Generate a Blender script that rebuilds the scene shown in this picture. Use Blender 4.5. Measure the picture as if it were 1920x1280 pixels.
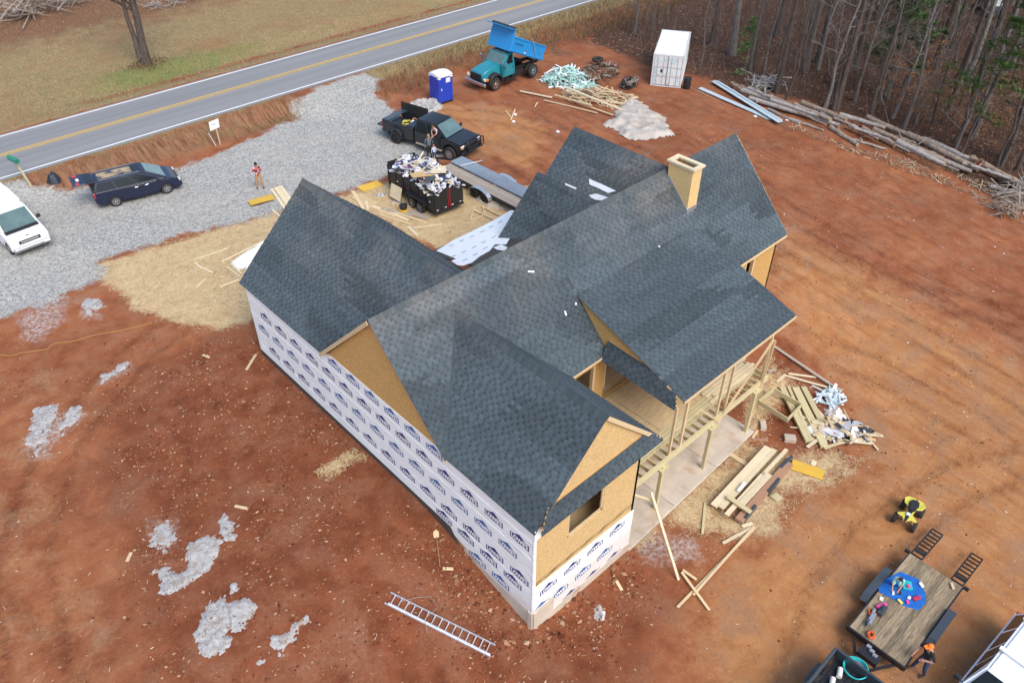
import bpy, bmesh, math, random
import numpy as np
from mathutils import Vector, Matrix, Euler
R = random.Random(11)
NP = np.random.RandomState(5)
PI = math.pi
for o in list(bpy.data.objects): bpy.data.objects.remove(o)
SC = bpy.context.scene
COL = SC.collection
# ------------------------------------------------------------ camera
CAM = Vector((-10.741, -18.394, 24.027)); PITCH = math.radians(39.383); YAW = math.radians(46.671); ROLL = math.radians(.234); FPX = 1478.75
FWD = Vector((math.cos(PITCH)*math.cos(YAW), math.cos(PITCH)*math.sin(YAW), -math.sin(PITCH)))
_r = Vector((math.sin(YAW), -math.cos(YAW), 0)); _u = _r.cross(FWD)
RGT = _r*math.cos(ROLL)+_u*math.sin(ROLL); UPV = -_r*math.sin(ROLL)+_u*math.cos(ROLL)
cd = bpy.data.cameras.new('camera'); cam = bpy.data.objects.new('camera', cd); COL.objects.link(cam)
cd.sensor_width = 36; cd.lens = 36*FPX/1920; cd.clip_start = .5; cd.clip_end = 1500
cam.matrix_world = Matrix(((RGT.x, UPV.x, -FWD.x, CAM.x), (RGT.y, UPV.y, -FWD.y, CAM.y), (RGT.z, UPV.z, -FWD.z, CAM.z), (0, 0, 0, 1)))
SC.camera = cam
# ------------------------------------------------------------ light
SUN_EL, SUN_AZ = 50, 191      # azimuth clockwise from +Y
w = bpy.data.worlds.new('World'); SC.world = w; w.use_nodes = True
wn = w.node_tree.nodes; wl = w.node_tree.links
sk = wn.new('ShaderNodeTexSky'); sk.sky_type = 'NISHITA'; sk.sun_disc = False
sk.sun_elevation = math.radians(SUN_EL); sk.sun_rotation = math.radians(SUN_AZ); sk.dust_density = 2.0; sk.air_density = 1.0; sk.ozone_density = 1.0
bg = wn['Background']; bg.inputs[1].default_value = .145; wl.new(sk.outputs[0], bg.inputs[0])
sd = bpy.data.lights.new('sun', 'SUN'); sun = bpy.data.objects.new('sun', sd); COL.objects.link(sun)
sd.energy = 1.5; sd.angle = math.radians(36); sd.color = (1, .97, .92)
_a = math.radians(SUN_AZ); _e = math.radians(SUN_EL)
_d = Vector((math.sin(_a)*math.cos(_e), math.cos(_a)*math.cos(_e), math.sin(_e)))
sun.rotation_euler = _d.to_track_quat('Z', 'Y').to_euler(); sun.location = (0, 0, 60)
vs = SC.view_settings; vs.view_transform = 'Standard'; vs.look = 'None'; vs.exposure = .82; vs.gamma = 1; vs.use_curve_mapping = False

# ------------------------------------------------------------ helpers
def tag(o, label=None, cat=None, group=None, kind=None):
    if label: o['label'] = label
    if cat: o['category'] = cat
    if group: o['group'] = group
    if kind: o['kind'] = kind
    return o
def thing(name, label, cat, loc=(0, 0, 0), rz=0, group=None, rot=None):
    o = bpy.data.objects.new(name, None); COL.objects.link(o); o.empty_display_size = .2
    o.location = loc; o.rotation_euler = rot if rot else (0, 0, rz)
    return tag(o, label, cat, group)
def copy_tree(o, parent=None):
    c = o.copy(); COL.objects.link(c)
    if parent: c.parent = parent
    for ch in list(o.children): copy_tree(ch, c)
    return c
def ss(a, b, x):
    t = np.clip((x-a)/(b-a), 0, 1); return t*t*(3-2*t)
class MB:
    def __init__(s): s.v = []; s.f = []; s.m = []; s.c = None
    def add(s, vs_, fs, mi=0):
        b = len(s.v); s.v += [tuple(p) for p in vs_]
        for f in fs: s.f.append(tuple(b+i for i in f)); s.m.append(mi)
        return s
    def box(s, c, d, rot=None, mi=0):
        x, y, z = d[0]/2, d[1]/2, d[2]/2
        P = [Vector(p) for p in ((-x, -y, -z), (x, -y, -z), (x, y, -z), (-x, y, -z), (-x, -y, z), (x, -y, z), (x, y, z), (-x, y, z))]
        if rot is not None:
            m = rot if isinstance(rot, Matrix) else Euler(rot).to_matrix()
            P = [m @ p for p in P]
        c = Vector(c)
        return s.add([p+c for p in P], [(0, 3, 2, 1), (4, 5, 6, 7), (0, 1, 5, 4), (1, 2, 6, 5), (2, 3, 7, 6), (3, 0, 4, 7)], mi)
    def bar(s, a, b, wd, ht, mi=0, up=(0, 0, 1)):
        a = Vector(a); b = Vector(b); d = (b-a); L = d.length
        if L < 1e-6: return s
        d.normalize(); sd_ = d.cross(Vector(up))
        if sd_.length < 1e-4: sd_ = d.cross(Vector((1, 0, 0)))
        sd_.normalize(); n = sd_.cross(d)
        return s.box((a+b)/2, (L, wd, ht), Matrix((d, sd_, n)).transposed(), mi)
    def tube(s, pts, rad, seg=6, mi=0, cap=True):
        pts = [Vector(p) for p in pts]; n = len(pts)
        if not hasattr(rad, '__len__'): rad = [rad]*n
        b = len(s.v); ref = None
        for i, p in enumerate(pts):
            d = (pts[min(i+1, n-1)]-pts[max(i-1, 0)]).normalized()
            if ref is None: ref = d.orthogonal().normalized()
            else:
                ref = ref-d*ref.dot(d)
                ref = ref.normalized() if ref.length > 1e-5 else d.orthogonal().normalized()
            q = d.cross(ref)
            for k in range(seg):
                a = 2*PI*k/seg; s.v.append(tuple(p+(ref*math.cos(a)+q*math.sin(a))*rad[i]))
        for i in range(n-1):
            for k in range(seg):
                k2 = (k+1) % seg; s.f.append((b+i*seg+k, b+i*seg+k2, b+(i+1)*seg+k2, b+(i+1)*seg+k)); s.m.append(mi)
        if cap:
            s.f.append(tuple(b+k for k in reversed(range(seg)))); s.m.append(mi)
            s.f.append(tuple(b+(n-1)*seg+k for k in range(seg))); s.m.append(mi)
        return s
    def loft(s, secs, mi=0, cap=True):
        n = len(secs[0]); b = len(s.v)
        for q in secs: s.v += [tuple(p) for p in q]
        for i in range(len(secs)-1):
            for k in range(n):
                k2 = (k+1) % n; s.f.append((b+i*n+k, b+i*n+k2, b+(i+1)*n+k2, b+(i+1)*n+k)); s.m.append(mi)
        if cap:
            s.f.append(tuple(b+k for k in reversed(range(n)))); s.m.append(mi)
            s.f.append(tuple(b+(len(secs)-1)*n+k for k in range(n))); s.m.append(mi)
        return s
    def prism(s, poly, vec, mi=0):
        p = [Vector(q) for q in poly]; v = Vector(vec); return s.loft([p, [q+v for q in p]], mi)
    def poly(s, pts, mi=0): return s.add(pts, [tuple(range(len(pts)))], mi)
    def disc(s, c, ax, r0, r1, wdt, seg=16, mi=0):     # ring / cylinder about axis
        c = Vector(c); ax = Vector(ax).normalized(); o = ax.orthogonal().normalized(); q = ax.cross(o); secs = []
        prof = [(r0, -wdt/2), (r1, -wdt/2), (r1, wdt/2), (r0, wdt/2)]
        b = len(s.v)
        for k in range(seg):
            a = 2*PI*k/seg; e = o*math.cos(a)+q*math.sin(a)
            for (r, t) in prof: s.v.append(tuple(c+e*r+ax*t))
        for k in range(seg):
            k2 = (k+1) % seg
            for j in range(4):
                j2 = (j+1) % 4; s.f.append((b+k*4+j, b+k2*4+j, b+k2*4+j2, b+k*4+j2)); s.m.append(mi)
        return s
    def mesh(s, name, mats, smooth=None, bevel=0, seg=1):
        me = bpy.data.meshes.new(name); me.from_pydata(s.v, [], s.f)
        for m in (mats if isinstance(mats, (list, tuple)) else [mats]): me.materials.append(MT(m))
        if len(me.materials) > 1: me.polygons.foreach_set('material_index', s.m)
        bm = bmesh.new(); bm.from_mesh(me); bmesh.ops.recalc_face_normals(bm, faces=bm.faces)
        if bevel:
            bmesh.ops.remove_doubles(bm, verts=bm.verts, dist=1e-4)
            es = [e for e in bm.edges if len(e.link_faces) == 2 and e.calc_face_angle(0) > .5]
            bmesh.ops.bevel(bm, geom=es, offset=bevel, segments=seg, affect='EDGES', clamp_overlap=True)
        bm.to_mesh(me); bm.free()
        if s.c is not None:
            at_ = me.color_attributes.new('tone', 'FLOAT_COLOR', 'POINT'); at_.data.foreach_set('color', np.asarray(s.c, dtype=np.float32).ravel())
        if smooth is not None:
            me.polygons.foreach_set('use_smooth', [True]*len(me.polygons)); me.set_sharp_from_angle(angle=math.radians(smooth))
        me.update(); return me
    def build(s, name, mats, parent=None, **k):
        return put(name, s.mesh(name, mats, **k), parent)
def put(name, me, parent=None, loc=None, rot=None):
    o = bpy.data.objects.new(name, me); COL.objects.link(o)
    if parent: o.parent = parent
    if loc is not None: o.location = loc
    if rot is not None: o.rotation_euler = rot
    return o
def ray(px, py): return (FWD+RGT*((px-960)/FPX)+UPV*((640-py)/FPX)).normalized()
def onz(px, py, z):
    d = ray(px, py); return CAM+d*((z-CAM.z)/d.z)
def at(px, py, h=0):
    z = -.5
    for i in range(25):
        p = onz(px, py, z+h); z = z*.4+.6*float(gz(p.x, p.y))
    p = onz(px, py, z+h); return Vector((p.x, p.y, z))

# ------------------------------------------------------------ materials
MATS = {}
def MT(m): return MATS[m] if isinstance(m, str) else m
class NT:
    def __init__(s, name):
        s.m = bpy.data.materials.new(name); s.m.use_nodes = True; s.t = s.m.node_tree; s.n = s.t.nodes; s.b = s.n['Principled BSDF']; MATS[name] = s.m
    def node(s, t, ins=None, **k):
        n = s.n.new('ShaderNode'+t)
        for a, b in k.items(): setattr(n, a, b)
        for a, b in (ins or {}).items(): s.set(n.inputs[a], b)
        return n
    def set(s, i, v):
        if isinstance(v, bpy.types.NodeSocket): s.t.links.new(v, i)
        elif isinstance(v, bpy.types.Node): s.t.links.new(v.outputs[0], i)
        else:
            if hasattr(i.default_value, '__len__') and hasattr(v, '__len__') and len(i.default_value) == 4 and len(v) == 3: v = (*v, 1)
            i.default_value = v
    def noise(s, vec, sc, det=4, rough=.55, dist=0): return s.node('TexNoise', {'Vector': vec, 'Scale': sc, 'Detail': det, 'Roughness': rough, 'Distortion': dist}).outputs[0]
    def ramp(s, f, a, b, c0=(0, 0, 0), c1=(1, 1, 1)):
        n = s.node('ValToRGB', {'Fac': f}); e = n.color_ramp.elements; e[0].position = a; e[1].position = b; e[0].color = (*c0, 1); e[1].color = (*c1, 1); return n.outputs[0]
    def math(s, op, a, b=0, clamp=False): return s.node('Math', {0: a, 1: b}, operation=op, use_clamp=clamp).outputs[0]
    def mix(s, f, a, b, mode='MIX'): 
        n = s.node('MixRGB', {'Fac': f, 'Color1': a, 'Color2': b}, blend_type=mode); return n.outputs[0]
    def bump(s, h, st, dist=.02):
        n = s.node('Bump', {'Strength': st, 'Distance': dist, 'Height': h}); s.set(s.b.inputs['Normal'], n); return n
    def out(s, col=None, rough=None, metal=None, spec=None):
        if col is not None: s.set(s.b.inputs['Base Color'], col)
        if rough is not None: s.set(s.b.inputs['Roughness'], rough)
        if metal is not None: s.set(s.b.inputs['Metallic'], metal)
        if spec is not None: s.set(s.b.inputs['Specular IOR Level'], spec)
        return s.m
def simple(name, col, rough=.6, metal=0, var=.12, sc=4., bump=0, coat=0, spec=None, dirt=None, stretch=None):
    n = NT(name); tc = n.node('TexCoord').outputs['Object']
    if stretch: tc = n.node('Mapping', {'Vector': tc, 'Scale': stretch}).outputs[0]
    f = n.noise(tc, sc, 5); oi = n.node('ObjectInfo').outputs['Random']
    f2 = n.math('ADD', n.math('MULTIPLY', f, .7), n.math('MULTIPLY', oi, .3))
    lo = tuple(c*(1-var) for c in col); hi = tuple(min(1, c*(1+var)) for c in col)
    c = n.ramp(f2, .3, .7, lo, hi)
    if dirt: c = n.mix(n.ramp(n.noise(tc, dirt[1], 6), dirt[2], dirt[2]+.2), c, (*dirt[0], 1))
    n.out(c, rough, metal, spec)
    if coat: n.b.inputs['Coat Weight'].default_value = coat; n.b.inputs['Coat Roughness'].default_value = .08
    if bump: n.bump(n.noise(tc, sc*6, 4), bump)
    return n.m
def wood(name, col, var=.2, rough=.75, grain=(2, 22, 22)):
    n = NT(name); tc = n.node('TexCoord').outputs['Object']; mp = n.node('Mapping', {'Vector': tc, 'Scale': grain}).outputs[0]
    f = n.noise(mp, 1.4, 6, .6, .4); oi = n.node('ObjectInfo').outputs['Random']; k = n.noise(tc, 1.3, 2)
    f2 = n.math('ADD', n.math('MULTIPLY', f, .55), n.math('ADD', n.math('MULTIPLY', oi, .22), n.math('MULTIPLY', k, .25)))
    n.out(n.ramp(f2, .3, .75, tuple(c*(1-var) for c in col), tuple(min(1, c*(1+var)) for c in col)), rough); n.bump(f, .25, .004)
    return n.m
# ------------------------------------------------------------ terrain
def gz(x, y):
    x = np.asarray(x, float); y = np.asarray(y, float)
    low = -1.45-.38*ss(-.5, 1.6, x)
    s1 = ss(-1.2, -9.2, y); s2 = ss(8, -16, y); s3 = ss(-2.4, -3.9, y)
    wr = ss(18.5, 27, x); wd = ss(5.1, 5.6, x)*(1-ss(15.5, 18.5, x))
    s = s1*(1-wr)+s2*wr; s = s*(1-wd)+s3*wd
    z = low*s-.5*ss(26, 42, x)*(1-s)
    toe = 31.4-3.2*ss(15.5, 18, x)*(1-ss(22.5, 25, x))+1.6*ss(8, 14, x)*(1-ss(15, 17, x))
    r = ss(0, 1, (y-toe)/(34.6-toe)); z = z*(1-r)+.8*r
    ditch = np.exp(-((y-44.6)/1.5)**2)*.35*ss(2, 6, x); z = z-ditch+.03*np.clip(y-46, 0, 40)
    bank = np.exp(-((y-33.2)/1.3)**2)*(1-ss(15.5, 17, x)*(1-ss(23.5, 25, x)))
    nz = .035*np.sin(x*1.3+1.7*np.sin(y*.7))*np.sin(y*1.1+1.3*np.sin(x*.6))+.02*np.sin(x*3.1+y*2.3)*np.sin(y*3.7-x*1.9)
    fl = (1-ss(34, 34.8, y)*(1-ss(42.1, 43, y)))
    nz = nz*fl+bank*.05*np.sin(x*7.5+2*np.sin(x*1.7))*fl
    hs = ss(-.6, .2, x)*(1-ss(21.3, 22, x))*ss(-8.6, -8.0, y)*(1-ss(10.5, 11, y))
    return z+nz*(1-hs)
def line(name, px, h=0): return [at(a, b, h) for a, b in px]
def sdist(P, poly):
    poly = np.array([(p[0], p[1]) for p in poly]); n = len(poly); d = np.full(len(P), 1e9); ins = np.zeros(len(P), bool)
    for i in range(n):
        a = poly[i]; b = poly[(i+1) % n]; e = b-a; wv = P-a
        t = np.clip((wv@e)/(e@e+1e-12), 0, 1); q = wv-t[:, None]*e; d = np.minimum(d, (q*q).sum(1))
        c = ((a[1] <= P[:, 1]) & (b[1] > P[:, 1])) | ((b[1] <= P[:, 1]) & (a[1] > P[:, 1]))
        xi = a[0]+(P[:, 1]-a[1])*(e[0])/(e[1] if abs(e[1]) > 1e-9 else 1e-9); ins ^= c & (P[:, 0] < xi)
    d = np.sqrt(d); return np.where(ins, d, -d)
GRAVEL = [(-80, 372), (0, 348), (45, 335), (62, 352), (130, 352), (250, 340), (350, 312), (420, 282), (500, 246), (560, 222), (548, 196), (575, 176), (640, 148), (700, 128), (715, 150), (700, 176), (735, 205), (760, 250), (835, 290), (800, 318), (740, 322), (690, 345), (640, 362), (600, 372), (545, 385), (510, 408), (430, 418), (330, 444), (240, 470), (185, 492), (190, 520), (130, 548), (70, 575), (0, 592), (-150, 640)]
STRAW = [[(178, 490), (230, 482), (330, 448), (430, 425), (520, 392), (560, 440), (530, 520), (480, 600), (430, 612), (370, 618), (300, 596), (260, 575), (215, 545), (182, 520)],
         [(600, 378), (650, 362), (735, 338), (800, 330), (900, 335), (1010, 352), (1010, 420), (870, 480), (790, 455), (700, 405)],
         [(1180, 1000), (1250, 930), (1330, 850), (1390, 790), (1400, 720), (1440, 660), (1480, 690), (1500, 730), (1420, 830), (1470, 855), (1560, 840), (1625, 862), (1590, 900), (1500, 930), (1470, 985), (1400, 1010), (1310, 1000), (1250, 985), (1195, 1030)],
         [(588, 885), (660, 845), (690, 855), (620, 890)], [(560, 540), (600, 560), (520, 640), (490, 600)]]
DARK = [(480, 640), (560, 700), (780, 880), (990, 1170), (1180, 1040), (1260, 1100), (1200, 1290), (420, 1400), (300, 1290), (260, 1150), (240, 1000), (180, 900), (200, 780), (300, 680), (400, 630)]
DARK2 = [(1330, 760), (1410, 800), (1450, 840), (1520, 860), (1620, 830), (1560, 740), (1490, 640), (1440, 640), (1400, 720)]
TAN = [(820, 300), (900, 290), (1000, 320), (1030, 240), (950, 200), (850, 190), (760, 200), (740, 230)]
ORANGE = [(1470, 440), (1600, 500), (1800, 620), (2100, 760), (2100, 1300), (1650, 1500), (1300, 1290), (1330, 1060), (1480, 960), (1620, 880), (1600, 760), (1500, 640), (1440, 520)]
LEFTTAN = [(-200, 600), (60, 640), (240, 760), (170, 900), (230, 1000), (290, 1150), (340, 1400), (-300, 1500)]
GREY = [[(30, 590), (120, 560), (130, 600), (70, 640), (35, 640)], [(150, 565), (195, 560), (190, 600), (155, 595)], [(60, 790), (150, 760), (150, 790), (80, 860), (50, 840)], [(180, 715), (240, 680), (245, 690), (190, 720)], [(1190, 990), (1300, 1010), (1330, 1050), (1270, 1060), (1200, 1050)], [(275, 985), (330, 980), (335, 1040), (280, 1030)]]
def axis(a, b, st, lo, hi):
    L = list(np.arange(a, b, st)); s_ = st; x = a; pre = []
    while x > lo: s_ *= 1.25; x -= s_; pre.append(x)
    s_ = st; x = L[-1]; post = []
    while x < hi: s_ *= 1.25; x += s_; post.append(x)
    return np.array(pre[::-1]+L+post)
def make_ground():
    xs = axis(-16, 50, .27, -420, 620); ys = axis(-24, 50, .27, -420, 620); nx, ny = len(xs), len(ys)
    X, Y = np.meshgrid(xs, ys); P = np.stack([X.ravel(), Y.ravel()], 1); Z = gz(P[:, 0], P[:, 1])
    rd = (P[:, 1] > 34.95) & (P[:, 1] < 41.85); Z = np.where(rd, Z-.06, Z)
    V = np.column_stack([P, Z])
    idx = np.arange(nx*ny).reshape(ny, nx); F = np.stack([idx[:-1, :-1], idx[:-1, 1:], idx[1:, 1:], idx[1:, :-1]], -1).reshape(-1, 4)
    me = bpy.data.meshes.new('ground'); me.vertices.add(len(V)); me.vertices.foreach_set('co', V.ravel()); me.loops.add(F.size); me.loops.foreach_set('vertex_index', F.ravel())
    me.polygons.add(len(F)); me.polygons.foreach_set('loop_start', np.arange(0, F.size, 4)); me.polygons.foreach_set('loop_total', np.full(len(F), 4)); me.update(calc_edges=True); me.validate()
    me.polygons.foreach_set('use_smooth', np.ones(len(F), bool))
    def msk(px, wd=.9):
        return np.clip(.5+sdist(P, [at(a, b) for a, b in px])/(2*wd), 0, 1)
    x, y = P[:, 0], P[:, 1]
    g = msk(GRAVEL, .9); st = np.max([msk(p, .7)*(.66 if k == 2 else .9) for k, p in enumerate(STRAW)], 0); dk = msk(DARK, 1.5); dk = np.maximum(dk, .8*msk(DARK2, .8)); tn = np.maximum(msk(ORANGE, 3), .33*msk(LEFTTAN, 1.5)); tn = np.maximum(tn, .9*msk(TAN, 1.2))
    fld = ss(41.9, 42.5, y)*(1-.72*np.exp(-((y-44.1)/.6)**2)*ss(3, 6, x)); verge = ss(31.8, 34.6, y)*(1-ss(35, 35.5, y))*np.where(x > 23, 1, .55*ss(33.9, 34.8, y)*(1-ss(16, 17, x)))
    gr = np.maximum(fld, verge)
    fo = ss(-1.2, 3.0, x-(44.4+1.6*np.sin(y*.2)))*(1-ss(30, 34, y)); fo = np.maximum(fo, ss(30, 34, x)*ss(26, 31, y)*(1-ss(33, 34, y))*.45)
    gy = np.max([msk(p, .45) for p in GREY], 0)
    # bright green patches and leaf litter across the road
    gp = np.exp(-(((x-10.5)/4.5)**2+((y-46.3)/2.2)**2))+.6*np.exp(-(((x-18)/5)**2+((y-46)/2)**2))+.35*np.exp(-(((x-2)/3)**2+((y-43.2)/1.)**2))+.5*np.exp(-((y-33.0)/.6)**2)*ss(8, 11, x)*(1-ss(15, 17, x))
    ll = ss(58, 63, y)*(1-ss(14, 30, x))+.5*ss(50, 60, y)
    for nm, q in (('Z1', (g, st, dk, tn)), ('Z2', (gr, fo, gy, np.clip(gp, 0, 1))), ('Z3', (np.clip(ll, 0, 1), bank_w(x, y), tracks(P), 0*x))):
        a = me.color_attributes.new(nm, 'FLOAT_COLOR', 'POINT'); a.data.foreach_set('color', np.stack(q, 1).astype(np.float32).ravel())
    me.materials.append(MATS['ground']); o = put('ground', me); tag(o, 'red clay building site ground with gravel, straw and grass', 'ground', kind='structure'); return o
TRK = [[(1440, 470), (1600, 560), (1780, 660), (1960, 770)], [(1470, 620), (1640, 690), (1830, 800), (1960, 900)], [(1290, 250), (1480, 400), (1690, 510), (1960, 630)], [(1180, 280), (1420, 440), (1560, 500), (1760, 560), (1960, 600)], [(80, 1320), (40, 1050), (110, 830), (260, 660), (330, 610)], [(-40, 1150), (30, 1220), (120, 1330)], [(1500, 1300), (1560, 1120), (1650, 1000), (1800, 900), (1960, 860)], [(760, 215), (900, 215), (1020, 235), (1150, 290)], [(700, 200), (820, 250), (950, 290), (1010, 330)]]
def tracks(P):
    out = np.zeros(len(P))
    for t in TRK:
        A = np.array([(p.x, p.y) for p in (at(a, b) for a, b in t)]); d = np.full(len(P), 1e9)
        for a, b in zip(A[:-1], A[1:]):
            e = b-a; wv = P-a; u = np.clip((wv@e)/(e@e), 0, 1); d = np.minimum(d, np.sqrt(((wv-u[:, None]*e)**2).sum(1)))
        out = np.maximum(out, np.exp(-((d-.85)/.24)**2))
    return out
def bank_w(x, y): return np.clip(ss(31.6, 32.6, y)*(1-ss(34.0, 34.8, y))*(1-ss(16.2, 17.2, x)*(1-ss(23.5, 25, x)))*np.where(x < 24, 1, .6), 0, 1)

def ground_material():
    n = NT('ground'); pos = n.node('NewGeometry').outputs['Position']
    def attr(a):
        at_ = n.node('Attribute', attribute_name=a); sp = n.node('SeparateColor', {0: at_.outputs['Color']}); return sp.outputs[0], sp.outputs[1], sp.outputs[2], at_.outputs['Alpha']
    g, st, dk, tn = attr('Z1'); gr, fo, gy, gp = attr('Z2'); ll, bk, tk_, _ = attr('Z3')
    nA = n.noise(pos, .22, 5, .6); nB = n.noise(pos, 1.1, 7, .65, .3); nC = n.noise(pos, 6, 6, .65); nD = n.noise(pos, 22, 4, .7)
    mp = n.node('Mapping', {'Vector': pos, 'Rotation': (0, 0, math.radians(-97)), 'Scale': (4.5, .7, 1)}, vector_type='TEXTURE').outputs[0]; nT = n.noise(mp, 1.3, 7, .66, .5)
    mp2 = n.node('Mapping', {'Vector': pos, 'Rotation': (0, 0, math.radians(-78)), 'Scale': (3.2, .6, 1)}, vector_type='TEXTURE').outputs[0]; nT2 = n.noise(mp2, 1.1, 6, .65, .9); nE = n.noise(pos, .55, 7, .7, .4)
    rx = n.ramp(n.math('MULTIPLY', n.node('SeparateXYZ', {0: pos}).outputs[0], .05), .15, .8)
    def edge(m, amt=.9, lo=.42, hi=.58, k=nE):
        v = n.math('ADD', m, n.math('ADD', n.math('MULTIPLY', n.math('SUBTRACT', k, .5), amt*1.5), n.math('MULTIPLY', n.math('SUBTRACT', nC, .5), .5))); return n.ramp(v, lo, hi)
    # clay
    clay = n.ramp(nB, .3, .72, (.26, .082, .034), (.40, .165, .075))
    clay = n.mix(n.ramp(nA, .38, .62), clay, n.ramp(nB, .3, .7, (.20, .06, .027), (.32, .12, .055)))
    tanc = n.ramp(nB, .28, .75, (.36, .15, .055), (.50, .255, .108))
    tanc = n.mix(n.math('MULTIPLY', n.math('MULTIPLY', n.ramp(nT, .48, .72), .6), rx), tanc, (.27, .085, .034, 1)); tanc = n.mix(n.math('MULTIPLY', n.math('MULTIPLY', n.ramp(nT2, .56, .74), .5), rx), tanc, (.20, .095, .058, 1)); tanc = n.mix(n.math('MULTIPLY', n.ramp(nE, .5, .7), .55), tanc, (.36, .21, .13, 1)); tanc = n.mix(n.math('MULTIPLY', n.ramp(n.noise(mp, 3.1, 4, .6), .6, .72), n.math('MULTIPLY', rx, n.math('MULTIPLY', n.ramp(nE, .45, .65), .6))), tanc, (.14, .05, .03, 1))
    dkc = n.ramp(nB, .3, .72, (.128, .037, .017), (.255, .080, .035))
    dkc = n.mix(n.math('MULTIPLY', n.ramp(nE, .42, .62), .6), dkc, (.25, .083, .038, 1)); dkc = n.mix(n.math('MULTIPLY', n.ramp(nC, .55, .72), .35), dkc, (.34, .17, .09, 1))
    clay = n.mix(n.math('MULTIPLY', n.math('MULTIPLY', n.ramp(nT, .5, .66), .55), rx), clay, (.15, .058, .032, 1)); c = n.mix(edge(tn, .8, .3, .7), clay, tanc); c = n.mix(edge(dk, .8, .3, .7), c, dkc)
    c = n.mix(n.math('MULTIPLY', n.ramp(nE, .47, .66), .42), c, n.ramp(nC, .3, .7, (.17, .095, .06), (.33, .19, .12)))
    c = n.mix(n.math('MULTIPLY', n.ramp(n.noise(pos, 3.3, 6, .7, 1.2), .58, .7), .4), c, (.13, .05, .03, 1))
    tm = n.math('MULTIPLY', tk_, n.ramp(n.noise(pos, 2.6, 6, .7, .8), .36, .62)); c = n.mix(n.math('MULTIPLY', tm, .5), c, n.mix(1, c, (.55, .45, .42, 1), 'MULTIPLY'))
    # streaky bank
    mb = n.node('Mapping', {'Vector': pos, 'Rotation': (0, 0, .5), 'Scale': (5, .7, .7)}).outputs[0]
    bkc = n.ramp(n.noise(mb, 1.2, 5, .65, .5), .35, .7, (.11, .05, .028), (.36, .185, .10)); bkc = n.mix(n.math('MULTIPLY', n.ramp(nE, .5, .62), .5), bkc, (.22, .16, .08, 1))
    c = n.mix(n.math('MULTIPLY', bk, .9), c, bkc)
    # pebbles and clods in the clay
    vo = n.node('TexVoronoi', {'Vector': pos, 'Scale': 7.5, 'Randomness': 1}); peb = n.ramp(n.math('MULTIPLY', vo.outputs['Distance'], 1), .12, .2, (1, 1, 1), (0, 0, 0))
    psel = n.ramp(n.node('SeparateColor', {0: vo.outputs['Color']}).outputs[0], .8, .82); pm = n.math('MULTIPLY', n.math('MULTIPLY', peb, psel), n.ramp(nB, .42, .6))
    c = n.mix(n.math('MULTIPLY', pm, .7), c, (.42, .24, .14, 1))
    c = n.mix(n.math('MULTIPLY', n.ramp(nD, .35, .7), .35), c, n.mix(1, c, (.62, .55, .5, 1), 'MULTIPLY'))
    # pale concrete wash
    gm = n.math('MULTIPLY', edge(gy, 1.4, .35, .95), n.ramp(nC, .35, .6)); c = n.mix(n.math('MULTIPLY', gm, .6), c, n.ramp(nC, .35, .65, (.30, .27, .25), (.55, .53, .51)))
    # straw
    ms = n.node('Mapping', {'Vector': pos, 'Scale': (1, 1, 1)}).outputs[0]
    sc_ = n.ramp(n.noise(ms, 9, 6, .75, 1.5), .3, .7, (.42, .285, .145), (.64, .50, .29)); sc_ = n.mix(n.math('MULTIPLY', n.ramp(nB, .5, .72), .5), sc_, (.36, .19, .095, 1))
    c = n.mix(edge(st, 1.1, .38, .66), c, sc_)
    # gravel: cells of grey stone
    v1 = n.node('TexVoronoi', {'Vector': pos, 'Scale': 11}); v2 = n.node('TexVoronoi', {'Vector': pos, 'Scale': 23})
    s1 = n.node('SeparateColor', {0: v1.outputs['Color']}).outputs[0]; s2 = n.node('SeparateColor', {0: v2.outputs['Color']}).outputs[1]
    gc = n.mix(.5, n.ramp(s1, .05, .95, (.14, .138, .128), (.56, .545, .505)), n.ramp(s2, .05, .95, (.165, .162, .15), (.53, .515, .475)))
    gc = n.mix(n.math('MULTIPLY', n.ramp(nA, .4, .62), .25), gc, (.47, .42, .35, 1)); gc = n.mix(n.math('MULTIPLY', n.ramp(nB, .6, .8), .28), gc, (.36, .23, .14, 1))
    gedge = edge(g, 1.1, .38, .62); c = n.mix(gedge, c, gc)
    # grass field
    grc = n.ramp(nC, .3, .72, (.18, .115, .055), (.40, .285, .15)); grc = n.mix(n.ramp(nB, .4, .66), grc, n.ramp(nC, .3, .7, (.16, .13, .055), (.29, .235, .115)))
    grc = n.mix(n.math('MULTIPLY', n.ramp(nA, .5, .68), .6), grc, (.26, .13, .062, 1))
    grc = n.mix(n.math('MULTIPLY', edge(gp, .8, .3, .8), .6), grc, n.ramp(nC, .3, .7, (.085, .125, .028), (.19, .25, .07)))
    grc = n.mix(n.math('MULTIPLY', edge(ll, .9, .3, .75), .85), grc, n.ramp(nC, .3, .7, (.10, .042, .024), (.24, .12, .07)))
    c = n.mix(edge(gr, .9, .35, .65), c, grc)
    fc = n.ramp(nC, .3, .72, (.045, .022, .015), (.145, .072, .046)); fc = n.mix(n.math('MULTIPLY', n.ramp(nB, .5, .75), .5), fc, (.17, .115, .066, 1))
    c = n.mix(edge(fo, .9, .35, .65), c, fc)
    n.out(c, .95, 0, .15)
    hgt = n.math('ADD', n.math('MULTIPLY', nC, .5), n.math('ADD', n.math('MULTIPLY', nD, .3), n.math('MULTIPLY', n.math('MULTIPLY', v1.outputs['Distance'], gedge), -.8)))
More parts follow.
